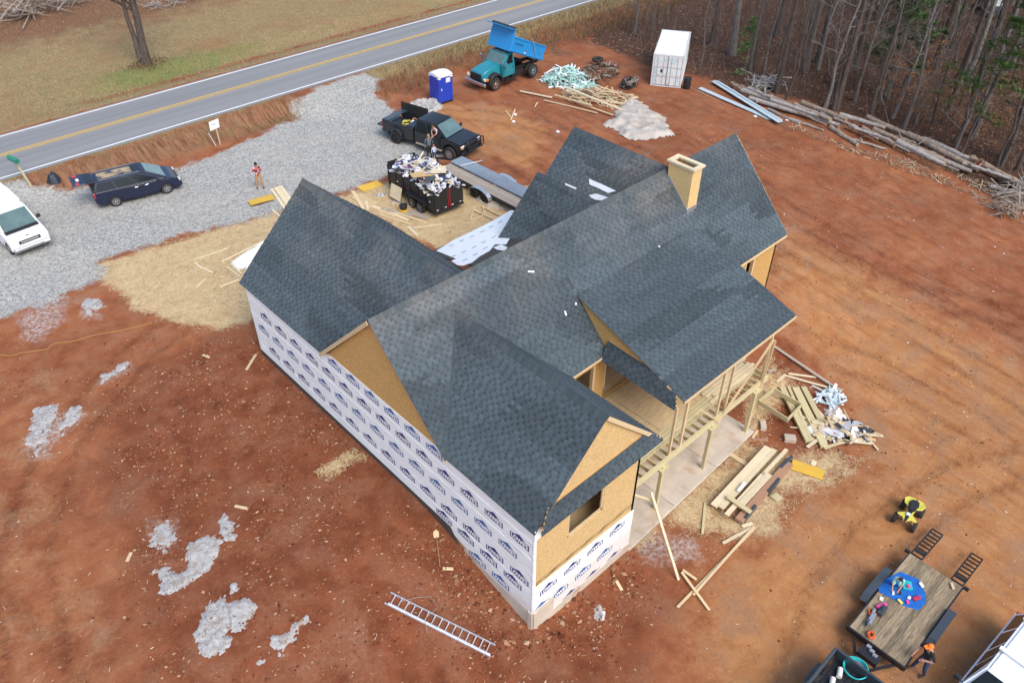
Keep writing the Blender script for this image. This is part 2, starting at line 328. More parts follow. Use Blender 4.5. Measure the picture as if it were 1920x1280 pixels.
    hgt = n.math('ADD', hgt, n.math('MULTIPLY', n.math('MULTIPLY', nT, tn), 1.0)); hgt = n.math('ADD', hgt, n.math('MULTIPLY', nB, 1.0)); hgt = n.math('SUBTRACT', hgt, n.math('MULTIPLY', tm, .9))
    n.bump(hgt, .75, .07)
ground_material()
n_ = NT('asphalt'); p_ = n_.node('NewGeometry').outputs['Position']; mp_ = n_.node('Mapping', {'Vector': p_, 'Scale': (.03, 1.1, 1)}).outputs[0]
a_ = n_.ramp(n_.noise(mp_, 1.2, 4), .35, .66, (.185, .185, .185), (.265, .26, .252)); a_ = n_.mix(.35, a_, n_.ramp(n_.noise(p_, 40, 3), .3, .7, (.12, .12, .13), (.30, .30, .30))); n_.out(a_, .9); n_.bump(n_.noise(p_, 60, 3), .3, .01)
simple('paint_white', (.72, .72, .70), .7, var=.12, sc=6); simple('paint_yellow', (.62, .38, .05), .7, var=.15, sc=6)
for nm, col in dict(pine=(.62, .47, .27), treated=(.53, .45, .25), pale=(.66, .55, .36), yellow=(.66, .40, .05), redwood=(.36, .20, .12), grey_wood=(.36, .30, .24)).items(): wood(nm, col)
n_ = NT('white_wrap'); tc_ = n_.node('TexCoord').outputs['Object']; c_ = n_.ramp(n_.noise(tc_, 1.2, 4), .3, .7, (.83, .875, .865), (.90, .94, .925)); zz_ = n_.math('ADD', n_.node('SeparateXYZ', {0: tc_}).outputs[2], n_.math('MULTIPLY', n_.noise(tc_, 2.2, 5), 1.1)); c_ = n_.mix(n_.math('MULTIPLY', n_.ramp(n_.math('MULTIPLY', zz_, .5), -.25, .35, (1, 1, 1), (0, 0, 0)), .4), c_, (.55, .38, .27, 1)); n_.out(c_, .5); n_.bump(n_.noise(n_.node('Mapping', {'Vector': tc_, 'Scale': (1, 1, 2.2)}).outputs[0], 1.6, 4, .5, .6), .6, .06); simple('navy_print', (.02, .03, .19), .5, var=.05); simple('blue_print', (.03, .12, .34), .5, var=.05)
simple('osb', (.52, .31, .105), .8, var=.30, sc=13, bump=.1); simple('osb_light', (.60, .41, .18), .8, var=.25, sc=13, bump=.1); simple('plywood', (.62, .46, .25), .8, var=.22, sc=2.2, stretch=(1, 6, 1), dirt=((.26, .16, .09), 1.6, .62))
simple('concrete', (.50, .42, .33), .9, var=.2, sc=1.5, bump=.2, dirt=((.42, .27, .17), 1.1, .55)); simple('tar', (.055, .045, .04), .7, var=.3, sc=3, bump=.3)
simple('underlay', (.70, .73, .76), .5, var=.06, sc=2); simple('grey_print', (.33, .38, .42), .6); simple('dark_metal', (.025, .025, .028), .5, .3); simple('black_plastic', (.018, .018, .02), .55); simple('rubber', (.022, .021, .02), .85, var=.3, sc=9, dirt=((.12, .07, .045), 4, .6))
simple('galv', (.55, .58, .60), .35, .75, var=.12, sc=2); simple('chrome', (.7, .7, .72), .18, .95); simple('steel_rim', (.42, .42, .43), .4, .7); simple('alu', (.66, .68, .72), .4, .6); simple('glass', (.012, .016, .018), .12, 0, var=.1, spec=.3)
simple('glass_pale', (.09, .15, .145), .08, 0, var=.3, sc=1.5, spec=.8); simple('red_lens', (.45, .012, .02), .2, coat=.5); simple('amber_lens', (.7, .17, .02), .25); simple('lamp_lens', (.62, .62, .58), .15)
simple('interior', (.03, .025, .022), .9); simple('skin', (.52, .27, .18), .6, var=.06); simple('hair_brown', (.07, .035, .018), .7); simple('hair_blond', (.32, .20, .09), .7)
make_ground()
# road with its paint
rm = MB(); xs_ = np.linspace(-300, 420, 145); s_ = []
for x in xs_: s_.append([(x, 34.9, .815), (x, 36.6, .86), (x, 38.4, .88), (x, 40.2, .86), (x, 41.9, .815), (x, 41.9, .6), (x, 34.9, .6)])
rm.loft(s_); road = rm.build('road', 'asphalt', smooth=40); tag(road, 'two-lane asphalt road with yellow centre lines', 'road', kind='structure')
def rz_(y): return .88-.065*((y-38.4)/3.5)**2
for (y, wd, mt, nm) in ((35.22, .13, 'paint_white', 'edge_line'), (41.58, .13, 'paint_white', 'edge_line'), (38.26, .12, 'paint_yellow', 'centre_line'), (38.56, .12, 'paint_yellow', 'centre_line')):
    b = MB(); b.box((60, y, rz_(y)+.008), (700, wd, .008)); b.build(nm, mt, road)
# ------------------------------------------------------------ house
n_ = NT('shingle'); tc_ = n_.node('TexCoord').outputs['Object']; t_ = n_.node('Attribute', attribute_name='tone').outputs['Color']
c_ = n_.mix(1, t_, n_.ramp(n_.noise(tc_, 60, 2), .3, .7, (.045, .062, .072), (.090, .113, .123)), 'MULTIPLY')
xyz_ = n_.node('SeparateXYZ', {0: tc_}); dm_ = n_.math('MULTIPLY', n_.math('MULTIPLY', n_.ramp(n_.noise(tc_, .3, 5, .6), .42, .66), n_.ramp(n_.math('ADD', n_.math('MULTIPLY', xyz_.outputs[1], .1), .5), .1, .42)), n_.math('MULTIPLY', n_.ramp(n_.math('MULTIPLY', xyz_.outputs[2], .1), .52, .74), .55)); c_ = n_.mix(dm_, c_, n_.mix(1, t_, (.20, .185, .165, 1), 'MULTIPLY')); n_.out(c_, .9, 0, .25)
house = thing('house', 'unfinished house with dark shingle roofs, printed white housewrap and bare OSB sheathing', 'house')
def shingle_piece(mb, cols, O, a, b, nn, s0, s1, t0, t1, tone, rr, teeth=True):
    def pt(s_, t_, h): return O+a*s_+b*t_+nn*h
    i = len(mb.v)
    mb.add([pt(s0, t0, .012), pt(s1, t0, .012), pt(s1, t1, .003), pt(s0, t1, .003), pt(s0, t0, -.002), pt(s1, t0, -.002)], [(0, 1, 2, 3), (4, 5, 1, 0)])
    dk = tone*rr.uniform(.60, .75); cols += [(dk, dk, dk*1.02, 1)]*2+[(dk, dk, dk, 1)]*2+[(dk, dk, dk, 1)]*2
    mb.add([pt(s0, t0+.075, .0135), pt(s1, t0+.075, .0135), pt(s1, t1, .0085), pt(s0, t1, .0085)], [(0, 1, 2, 3)]); cols += [(tone*.86,)*3+(1,)]*4
    per = .31; rw = round(t0/.143); s = math.floor(s0/per)*per+(rw % 2)*per*.5-per+rr.uniform(-.07, .07)
    while s < s1:
        wd = rr.uniform(.165, .225); e0 = max(s, s0); e1 = min(s+wd, s1); s += per+rr.uniform(-.03, .03)
        if e1-e0 < .03: continue
        tt = tone*rr.uniform(.90, 1.08); mb.add([pt(e0, t0, .022), pt(e1, t0, .022), pt(e1, t1, .008), pt(e0, t1, .008), pt(e0, t0, .012), pt(e1, t0, .012)], [(0, 1, 2, 3), (4, 5, 1, 0)])
        cols += [(tt, tt, tt*1.02, 1)]*6
def slope(pts, parent=house, single=False, name='roof_slope', seed=1, label=None):
    """pts: 3D polygon, first edge is the eave"""
    rr = random.Random(seed); P = [Vector(p) for p in pts]; O = P[0]; a = (P[1]-P[0]).normalized(); nn = (P[1]-P[0]).cross(P[-1]-P[0]).normalized()
    if nn.z < 0: nn = -nn
    b = nn.cross(a)
    if b.z < 0: b = -b
    st = [((p-O).dot(a), (p-O).dot(b)) for p in P]; T = max(t for _, t in st)
    sl = MB(); sl.prism(P, nn*-.05); so = sl.build(name, 'osb', parent)
    if label: so['label'] = label
    row = 0; h = .143; mb = MB(); cols = []
    while row*h < T-.02:
        t0 = row*h; t1 = min(t0+h+.012, T); tm = t0+.5*min(h, T-t0); xs = []
        for i in range(len(st)):
            (sa, ta), (sb, tb) = st[i], st[(i+1) % len(st)]
            if (ta <= tm) != (tb <= tm): xs.append(sa+(sb-sa)*(tm-ta)/(tb-ta))
        if len(xs) >= 2:
            lo, hi = min(xs)-(.02 if row else .02), max(xs)+.02; s = lo-rr.choice((0, .17, .34, .5, .67))
            while s < hi-.02:
                e0, e1 = max(s, lo), min(s+1.0, hi); s += 1.0
                if e1-e0 < .05: continue
                blk = random.Random(int(seed*977+int((e0+row*.13)/2.6)*31+(row//8)*101)).uniform(.76, 1.22)
                tone = blk*rr.uniform(.92, 1.09)
                if single:
                    m2 = MB(); c2 = []; shingle_piece(m2, c2, O, a, b, nn, e0, e1-.004, t0, t1, tone, rr); m2.c = c2; m2.build('shingle', 'shingle', so)
                else: shingle_piece(mb, cols, O, a, b, nn, e0, e1-.004, t0, t1, tone, rr)
        row += 1
    if not single:
        mb.c = cols; o = mb.build('shingles', 'shingle', so); tag(o, kind='stuff')
    return so
def ridge(p0, p1, da, db, wd=.2, parent=house):
    """cap shingles bent over the ridge; da, db: downslope unit vectors on both sides"""
    p0 = Vector(p0); p1 = Vector(p1); d = (p1-p0); L = d.length; d.normalize(); da = Vector(da).normalized(); db = Vector(db).normalized(); up = -(da+db).normalized(); mb = MB(); cols = []; k = 0; rr = random.Random(int(L*100))
    while k*.15 < L:
        s0 = k*.15; s1 = min(s0+.17, L); tn = rr.uniform(.75, 1.05); secs = []
        for s_, hh in ((s0, .036), (s1, .024)):
            c = p0+d*s_+up*hh; secs.append([c+da*wd-up*.012, c+da*wd, c+da*wd*.35+up*.01, c+up*.022, c+db*wd*.35+up*.01, c+db*wd, c+db*wd-up*.012])
        i0 = len(mb.v); mb.loft(secs); cols += [(tn, tn, tn, 1)]*(len(mb.v)-i0); k += 1
    mb.c = cols; tag(mb.build('ridge_cap', 'shingle', parent), kind='stuff')
ZE, ZR = 4.0, 7.864
mb_ = slope([(0, -3.744, ZE), (21.21, -3.744, ZE), (21.21, 0, ZR), (0, 0, ZR)], seed=3)
slope([(21.21, 3.925, ZE), (0, 3.925, ZE), (0, 0, ZR), (21.21, 0, ZR)], seed=4)
ridge((0, 0, ZR), (21.21, 0, ZR), (0, -3.744, -3.864), (0, 3.925, -3.864))
# near wing
slope([(.06, -7.98, ZE), (.06, -3.744, ZE), (3.12, -.70, 7.094), (3.12, -7.98, 7.094)], single=True, seed=5)
slope([(6.19, -3.744, ZE), (6.19, -7.98, ZE), (3.12, -7.98, 7.094), (3.12, -.70, 7.094)], seed=6)
ridge((3.12, -7.98, 7.094), (3.12, -.72, 7.094), (-3.06, 0, -3.094), (3.06, 0, -3.094), .24)
# valley strip between main slope and wing
v_ = MB(); v_.bar((.03, -3.73, 4.03), (3.12, -.72, 7.11), .06, .03); v_.c = [(.8, .8, .8, 1)]*8; v_.build('valley_flashing', 'shingle', house)
# garage wing
slope([(0, 10.49, ZE), (0, 3.9, ZE), (3.917, .2, 7.64), (3.917, 10.49, 7.64)][::1], seed=7)
slope([(7.834, 3.9, ZE), (7.834, 10.49, ZE), (3.917, 10.49, 7.64), (3.917, .2, 7.64)], seed=8)
ridge((3.917, 10.49, 7.64), (3.917, .2, 7.64), (-3.917, 0, -3.64), (3.917, 0, -3.64), .28)
# front gables
XB, XSM = 16.08, 13.18
slope([(XB-3.95, 5.72, ZE), (XB-3.95, 3.9, ZE), (XB, .05, 7.88), (XB, 5.72, 7.88)], seed=9); slope([(XB+3.95, 3.9, ZE), (XB+3.95, 5.72, ZE), (XB, 5.72, 7.88), (XB, .05, 7.88)], seed=10)
ridge((XB, 5.72, 7.88), (XB, .05, 7.88), (-3.95, 0, -3.88), (3.95, 0, -3.88))
slope([(10.5, 5.26, ZE), (10.5, 3.9, ZE), (XSM, 1.2, 6.675), (XSM, 5.26, 6.675)], seed=12); slope([(15.86, 3.0, ZE), (15.86, 5.26, ZE), (XSM, 5.26, 6.675), (XSM, 1.2, 6.675)], seed=13)
ridge((XSM, 5.26, 6.675), (XSM, 1.2, 6.675), (-2.68, 0, -2.675), (2.68, 0, -2.675))
# shed roof over the deck
slope([(8.23, -7.49, 4.0), (15.85, -7.49, 4.0), (15.85, -1.95, 5.885), (8.23, -1.95, 5.885)], seed=14)
# pent roof on the near gable
slope([(.12, -8.22, 4.10), (6.1, -8.22, 4.10), (5.5, -7.93, 4.72), (.7, -7.93, 4.72)], seed=15)
# gable boards
def boards(lst, mt='pine', nm='fascia_board', par=house, **k):
    for a, b, wd, ht in lst: MB().bar(a, b, wd, ht).build(nm, mt, par, **k)
boards([((-.03, 3.98, 3.9), (-.03, .02, 7.76), .03, .15), ((3.12, -8.0, 7.0), (6.22, -8.0, 3.9), .03, .15), ((3.917, 10.51, 7.55), (0, 10.51, 3.92), .03, .15), ((3.917, 10.51, 7.55), (7.83, 10.51, 3.92), .03, .15)])
boards([((8.23, -7.51, 3.93), (15.85, -7.51, 3.93), .03, .12), ((21.23, -3.7, 3.95), (21.23, 0, 7.78), .03, .14), ((0, -3.76, 3.92), (21.2, -3.76, 3.92), .03, .1)])
# walls
def wall(name, mt, O, ax, L, z0, z1, holes=(), th=.12, nrm=None, parent=house):
    """wall strip with rectangular openings (s0,s1,za,zb) along ax"""
    O = Vector(O); ax = Vector(ax); nrm = Vector(nrm) if nrm else ax.cross(Vector((0, 0, 1))); cuts = sorted({0, L, *[h[0] for h in holes], *[h[1] for h in holes]}); mb = MB()
    for s0, s1 in zip(cuts[:-1], cuts[1:]):
        zs = [(z0, z1)]
        for h in holes:
            if h[0] <= s0 and h[1] >= s1:
                nz = []
                for (p, q) in zs:
                    if h[2] > p: nz.append((p, min(q, h[2])))
                    if h[3] < q: nz.append((max(p, h[3]), q))
                zs = nz
        for (p, q) in zs:
            if q-p > .01: mb.prism([O+ax*s0+Vector((0, 0, p)), O+ax*s1+Vector((0, 0, p)), O+ax*s1+Vector((0, 0, q)), O+ax*s0+Vector((0, 0, q))], nrm*th)
    return mb.build(name, mt, parent)
# left wall sheathing, gable triangle, wrap
sh_ = MB(); sh_.box((.21, 1.15, 1.45), (.12, 18.1, 5.1)); sh_.build('wall', 'osb', house)
sh_ = MB(); sh_.prism([(.13, -3.55, 4.0), (.13, 3.72, 4.0), (.13, 0, 7.72)], (.1, 0, 0)); sh_.build('gable_sheathing', 'osb', house)
wp = MB(); prof = [(10.22, .32), (6, .22), (2, .24), (-1.5, .22), (-3.5, .24), (-3.52, -.02), (-5.35, -.45), (-5.38, -.55), (-7.97, -.55), (-7.97, 3.95), (-4.0, 3.98), (-3.4, 4.15), (0, 4.13), (3.4, 4.14), (3.9, 3.98), (10.22, 3.95)]
wp.prism([(.115, y, z) for y, z in prof], (.03, 0, 0)); wrapL = wp.build('housewrap', 'white_wrap', house)
for zt in (3.42, 2.52, .77):
    sm = MB(); sm.bar((.112, 10.2, zt), (.112, -7.9, zt+.02), .008, .012); sm.build('wrap_seam', 'white_wrap', wrapL)
fd = MB(); fd.prism([(.10, y, z) for y, z in [(10.2, -.6), (10.2, .31), (-3.6, .24), (-4.4, -.9), (-4.4, -.9)]], (.2, 0, 0)); fd.build('foundation_tar', 'tar', house)
fd = MB(); fd.box((.22, -6.2, -1.2), (.20, 3.7, 1.6)); fd.box((2.75, -7.88, -1.75), (5.25, .2, .9)); fd.box((.62, -7.87, -1.2), (1.1, .2, 1.5)); fd.build('foundation', 'concrete', house)
# near gable end
wall('wall', 'osb_light', (.13, -7.90, 0), (1, 0, 0), 5.22, .6, 4.02, [(1.60, 3.36, 2.25, 3.92)], .12, (0, 1, 0))
g_ = MB(); g_.prism([(.3, -7.89, 4.02), (5.9, -7.89, 4.02), (3.12, -7.89, 6.9)], (0, .1, 0)); g_.build('gable_sheathing', 'osb_light', house)
w2 = MB(); w2.prism([(.10, -7.94, -.55), (1.08, -7.94, -.75), (1.1, -7.94, -1.62), (5.36, -7.94, -1.62), (5.36, -7.94, .66), (.24, -7.94, .90), (.22, -7.94, 3.7), (.10, -7.94, 3.9)], (0, .035, 0)); wrapG = w2.build('housewrap', 'white_wrap', house)
c2 = MB(); c2.prism([(.1, -7.975, 3.62), (1.15, -7.975, 3.66), (1.15, -7.975, 4.1), (.1, -7.975, 4.1)], (0, .025, 0)); c2.build('wrap_flap', 'white_wrap', house)
fr = MB()
for (a, b) in (((1.73, 2.25), (3.49, 2.25)), ((1.73, 3.92), (3.49, 3.92)), ((1.73, 2.25), (1.73, 3.92)), ((3.49, 2.25), (3.49, 3.92))): fr.bar((a[0], -7.85, a[1]), (b[0], -7.85, b[1]), .16, .06, up=(0, 1, 0))
fr.build('window_frame', 'pine', house)
# other walls
wall('wall', 'osb', (5.35, -7.9, 0), (0, 1, 0), 4.3, -1.7, 4.0, [], .12, (-1, 0, 0))
bw = wall('wall', 'osb', (5.4, -3.45, 0), (1, 0, 0), 15.6, -1.8, 3.95, [(1.3, 2.45, 1.98, 3.35), (3.15, 5.3, 1.19, 3.35), (7.2, 9.6, 1.19, 3.35), (13.0, 13.72, 1.9, 3.4)], .13, (0, 1, 0))
wall('wall', 'osb', (21.0, -3.45, 0), (0, 1, 0), 7.2, -1.0, 4.0, [(2, 3, 2, 3.4)], .12, (-1, 0, 0)); g_ = MB(); g_.prism([(20.9, -3.45, 4.0), (20.9, 3.7, 4.0), (20.9, 0, 7.6)], (.1, 0, 0)); g_.build('gable_sheathing', 'osb', house)
wall('wall', 'osb', (7.6, 3.75, 0), (1, 0, 0), 13.4, -.5, 3.95, [(1.5, 2.6, 1.2, 3.3)], .12, (0, -1, 0))
wall('wall', 'osb', (.2, 10.2, 0), (1, 0, 0), 7.5, -.3, 3.95, [(1.2, 6.2, 0, 2.6)], .12, (0, -1, 0)); g_ = MB(); g_.prism([(.4, 10.3, 3.95), (7.4, 10.3, 3.95), (3.917, 10.3, 7.4)], (0, -.1, 0)); g_.build('gable_sheathing', 'osb', house)
wall('wall', 'osb', (7.65, 3.8, 0), (0, 1, 0), 6.4, -.3, 3.95, [], .12, (-1, 0, 0))
for (x0, x1, y, zt, xr) in ((10.75, 15.6, 5.05, 6.45, XSM), (12.5, 19.6, 5.5, 7.6, XB)):
    g_ = MB(); g_.prism([(x0, y, 0), (x1, y, 0), (x1, y, 4), (xr, y, zt), (x0, y, 4)], (0, -.1, 0)); g_.build('front_sheathing', 'osb', house)
fl = MB(); fl.box((10.5, .1, 1.05), (20.7, 7.0, .2)); fl.box((2.8, -5.6, 1.05), (5.0, 4.6, .2)); fl.build('floor', 'plywood', house)
# studs in the openings of the deck wall
for x in (6.72, 7.86, 8.55, 10.68, 12.62, 15.0, 18.4, 19.1): MB().box((x, -3.4, 2.6), (.1, .16, 1.6)).build('stud', 'pine', house)
# chimney
ch = MB(); ch.prism([(15.77, -1.47, 6.2), (16.45, -1.47, 6.2), (16.45, -.2, 7.3), (15.77, -.2, 7.3)], (0, 0, 0.001))
ch = MB(); x0, x1, y0, y1, zt = 15.77, 16.45, -1.47, -.2, 8.36
for (c, d) in (((x0+.02, (y0+y1)/2), (.04, y1-y0)), ((x1-.02, (y0+y1)/2), (.04, y1-y0)), (((x0+x1)/2, y0+.02), (x1-x0-.08, .04)), (((x0+x1)/2, y1-.02), (x1-x0-.08, .04))): ch.box((*c, (6.1+zt)/2), (*d, zt-6.1))
chm = ch.build('chimney', 'osb_light', house)
for (c, d) in (((x0+.04, (y0+y1)/2), (.2, y1-y0+.2)), ((x1-.04, (y0+y1)/2), (.2, y1-y0+.2)), (((x0+x1)/2, y0+.0), (x1-x0-.28, .2)), (((x0+x1)/2, y1-.0), (x1-x0-.28, .2))): MB().box((*c, zt+.045), (*d, .09)).build('cap_board', 'pale', chm)
fx = MB(); fx.bar((x0-.012, y0, 6.36+.02), (x0-.012, y1, 7.66+.02), .02, .22); fx.bar((x0-.01, y0-.012, 6.45), (x1, y0-.012, 6.45), .02, .2); fx.build('flashing', 'galv', chm)
for yy in (-1.1, -.75, -.45): MB().box((16.38, yy, 7.9), (.05, .04, .85)).build('stud', 'pale', chm)
# side of the shed roof: OSB infill and dark header
s_ = MB(); s_.prism([(8.29, -2.05, 5.74), (8.29, -3.72, 4.02), (8.29, -3.74, 4.3), (8.29, -6.9, 4.1), (8.29, -3.74, 5.17)], (.04, 0, 0)); s_.build('side_sheathing', 'osb', house)
slope([(7.86, -7.40, 3.72), (7.86, -3.72, 3.86), (8.27, -3.72, 4.60), (8.27, -6.0, 4.513), (8.1, -7.2, 4.16)], seed=21); slope([(6.2, -3.76, 3.985), (8.0, -3.76, 3.985), (8.0, -3.7, 4.05), (6.2, -3.7, 4.05)], seed=22)
bm_ = MB(); bm_.box((12.1, -7.36, 3.78), (7.3, .09, .24)); bm_.build('porch_beam', 'treated', house)
# front porch roof in underlayment
fp = MB(); A = [Vector(p) for p in ((7.9, 7.22, 3.58), (13.6, 7.3, 3.58), (13.6, 3.2, 4.75), (7.9, 3.2, 4.75))]; fp.prism(A, (0, 0, -.06)); fpo = fp.build('porch_roof_deck', 'tar', house)
nrm_ = (A[1]-A[0]).cross(A[3]-A[0]).normalized(); nrm_ = nrm_ if nrm_.z > 0 else -nrm_
def onplane(px, py, P0, nn, lift=0):
    d = ray(px, py); return CAM+d*((P0+nn*lift-CAM).dot(nn)/d.dot(nn))
def patch(pxs, P0, nn, lift, mt, nm, par):
    m = MB(); m.prism([onplane(a, b, P0, nn, lift) for a, b in pxs], nn*-.006); return m.build(nm, mt, par)
patch([(818, 470), (852, 449), (880, 436), (908, 422), (936, 407), (958, 394), (990, 400), (960, 440), (949, 458), (928, 458), (918, 470), (900, 480), (885, 492), (868, 498), (858, 497), (846, 489), (855, 485), (838, 478)], A[0], nrm_, .010, 'underlay', 'underlayment', fpo)
patch([(925, 464), (940, 458), (952, 464), (945, 470), (932, 468)], A[0], nrm_, .018, 'underlay', 'underlayment', fpo)
pm = MB()
for (a, b) in ((846, 460), (866, 451), (885, 443), (904, 434), (921, 425), (938, 416), (889, 463), (907, 454), (926, 444), (869, 472), (850, 480), (872, 487), (891, 477), (910, 465)):
    c = onplane(a, b, A[0], nrm_, .016); pm.box(c, (.28, .12, .003), (math.atan2(-(4.75-3.58), 4.1)*-1*-1, 0, 0))
tag(pm.build('printed_marks', 'grey_print', fpo), kind='stuff')
PB = Vector((XB, 5.72, 7.88)); nb = Vector((-3.88, 0, 3.95)).normalized()
for q in ([(1104, 335), (1130, 346), (1155, 358), (1140, 362), (1120, 352), (1105, 346)], [(1059, 343), (1081, 352), (1079, 355), (1060, 347)], [(1104, 366), (1118, 363), (1140, 370), (1128, 376), (1112, 374)]): patch(q, PB, nb, .045, 'underlay', 'underlayment', house)
# scraps left on the main slope
SCL = ['flat white paper strip lying halfway along the long rear roof slope', 'curled white paper strip on the roof below the chimney', 'white paper scrap on the roof lower down beside the shed roof tip', 'tiny white paper scrap right at the shed roof tip']; PM = Vector((0, 0, ZR)); nm_ = Vector((0, -3.864, 3.744)).normalized()
for q in ([(990, 507), (1002, 508), (1002, 511), (990, 510)], [(1234, 460), (1238, 462), (1242, 468), (1238, 468)], [(1058, 583), (1061, 583), (1063, 591), (1060, 591)], [(1079, 567), (1081, 567), (1081, 572), (1079, 572)]):
    sc_ = patch(q, PM, nm_, .05, 'white_wrap', 'paper_scrap', None); tag(sc_, SCL.pop(0), 'scrap')
# printed logos
cu = bpy.data.curves.new('t', 'FONT'); cu.body = "LOWE'S"; cu.align_x = 'CENTER'; cu.align_y = 'CENTER'; cu.size = .26; cu.offset = .013; cu.resolution_u = 2
to_ = bpy.data.objects.new('t', cu); COL.objects.link(to_); dg = bpy.context.evaluated_depsgraph_get(); tm_ = bpy.data.meshes.new_from_object(to_.evaluated_get(dg)); bpy.data.objects.remove(to_)
def logo_mesh(mt):
    m = MB(); m.poly([(-.41, -.15, 0), (.41, -.15, 0), (.41, .10, 0), (.27, .10, 0), (0, .25, 0), (-.27, .10, 0), (-.41, .10, 0)], 0)
    sx = .74/max(1e-6, max(v.co.x for v in tm_.vertices)-min(v.co.x for v in tm_.vertices))
    m.add([(v.co.x*sx, v.co.y-.022, .004) for v in tm_.vertices], [tuple(p.vertices) for p in tm_.polygons], 1)
    return m.mesh('printed_logo', [mt, 'white_wrap'])
LN, LB = logo_mesh('navy_print'), logo_mesh('blue_print')
EL = Matrix(((0, 0, -1), (-1, 0, 0), (0, 1, 0))).to_euler(); EG = Matrix(((1, 0, 0), (0, 0, -1), (0, 1, 0))).to_euler()
def lrow(z, y0, mesh, n0, n1, ymin=-7.5, ymax=9.8, tilt=0):
    for k in range(n0, n1):
        y = y0-1.236*k
        if ymin <= y <= ymax: put('printed_logo', mesh, wrapL, (.107, y, z+tilt*(y-1)), EL).scale = (1.08, 1.12, 1)
lrow(2.96, 8.79, LN, -1, 15, tilt=-.007); lrow(2.0, 9.35, LB, 0, 15, tilt=-.007, ymax=9.5); lrow(1.03, 8.77, LN, 0, 15, tilt=-.009); lrow(3.80, 3.19, LB, 0, 6, ymin=-3.2); lrow(.49, 9.1, LN, 10, 15, ymin=-7.4); lrow(-.22, 9.72, LB, 12, 15)
for z, x0, me_ in ((.36, .88, LN), (-.58, 1.51, LB), (-1.36, 2.1, LN)):
    for k in range(4):
        if x0+1.195*k < 5.0: put('printed_logo', me_, wrapG, (x0+1.195*k, -7.946, z), EG)
put('printed_logo', LB, wrapG, (.56, -7.946, -.48), EG)
# ------------------------------------------------------------ deck (part of the house)
dk = MB(); dk.box((9.15, -4.95, 1.175), (7.4, 2.8, .04)); deck = dk.build('deck', 'plywood', house)
for (x, y0, y1) in ((6.4, -3.6, -6.3), (8.85, -3.6, -6.3), (11.3, -3.6, -6.3)): MB().box((x, (y0+y1)/2, 1.20), (.012, y0-y1, .006)).build('seam', 'tar', deck)
for i in range(3): MB().box((10.1, -6.42-.16*i, 1.195), (9.4-.5*i, .14, .035)).build('deck_board', 'treated', deck)
for x in np.arange(5.75, 14.9, .405): MB().box((x, -5.4, 1.04), (.045, 4.1, .2)).build('joist', 'treated', deck)
MB().box((10.2, -7.42, 1.08), (9.4, .09, .28)).build('rim_beam', 'treated', deck); MB().box((10.1, -6.86, 1.1), (9.2, .045, .2)).build('ledger', 'treated', deck); MB().box((14.92, -5.4, 1.08), (.05, 4.0, .24)).build('rim_beam', 'treated', deck)
zs_ = -1.62
for x in (7.62, 10.84, 14.03): MB().box((x, -7.47, (zs_+1.0)/2-.02), (.15, .15, 1.0-zs_)).build('post', 'treated', deck); MB().box((x, -7.47, .86), (.5, .3, .1)).build('post_cap', 'treated', deck)
for x, y, t in ((8.05, -7.36, 3.72), (8.75, -7.36, 3.72), (11.15, -7.36, 3.72), (11.75, -7.36, 3.72), (14.45, -7.36, 3.72)): MB().box((x, y, (1.2+t)/2), (.09, .09, t-1.2)).build('porch_post', 'pine', deck)
for a, b in (((11.2, -7.52, 1.0), (14.3, -7.52, 3.6)), ((14.1, -7.5, -1.4), (14.5, -7.5, 3.4)), ((10.0, -7.2, 2.3), (11.2, -7.55, .95)), ((5.45, -7.3, 1.1), (6.2, -8.2, .7))): MB().bar(a, b, .09, .04).build('brace', 'pine', deck)
for i in range(7): MB().box((13.2+.15*(i % 3), -5.75-.17*i, 1.24+.04*(i % 2)), (3.2-.2*(i % 2), .15, .04)).build('deck_board', 'pale', deck)
slab = MB(); slab.prism([(5.3, -8.05, -1.75), (14.35, -7.75, -1.75), (14.35, -3.4, -1.75), (5.3, -3.4, -1.75)], (0, 0, .13)); slab = slab.build('patio_slab', 'concrete', bevel=.02); tag(slab, 'long stained concrete slab under the raised wooden deck', 'slab')
for x in (8.3, 11.3): MB().box((x, -5.7, -1.618), (.015, 4.4, .004)).build('control_joint', 'tar', slab)
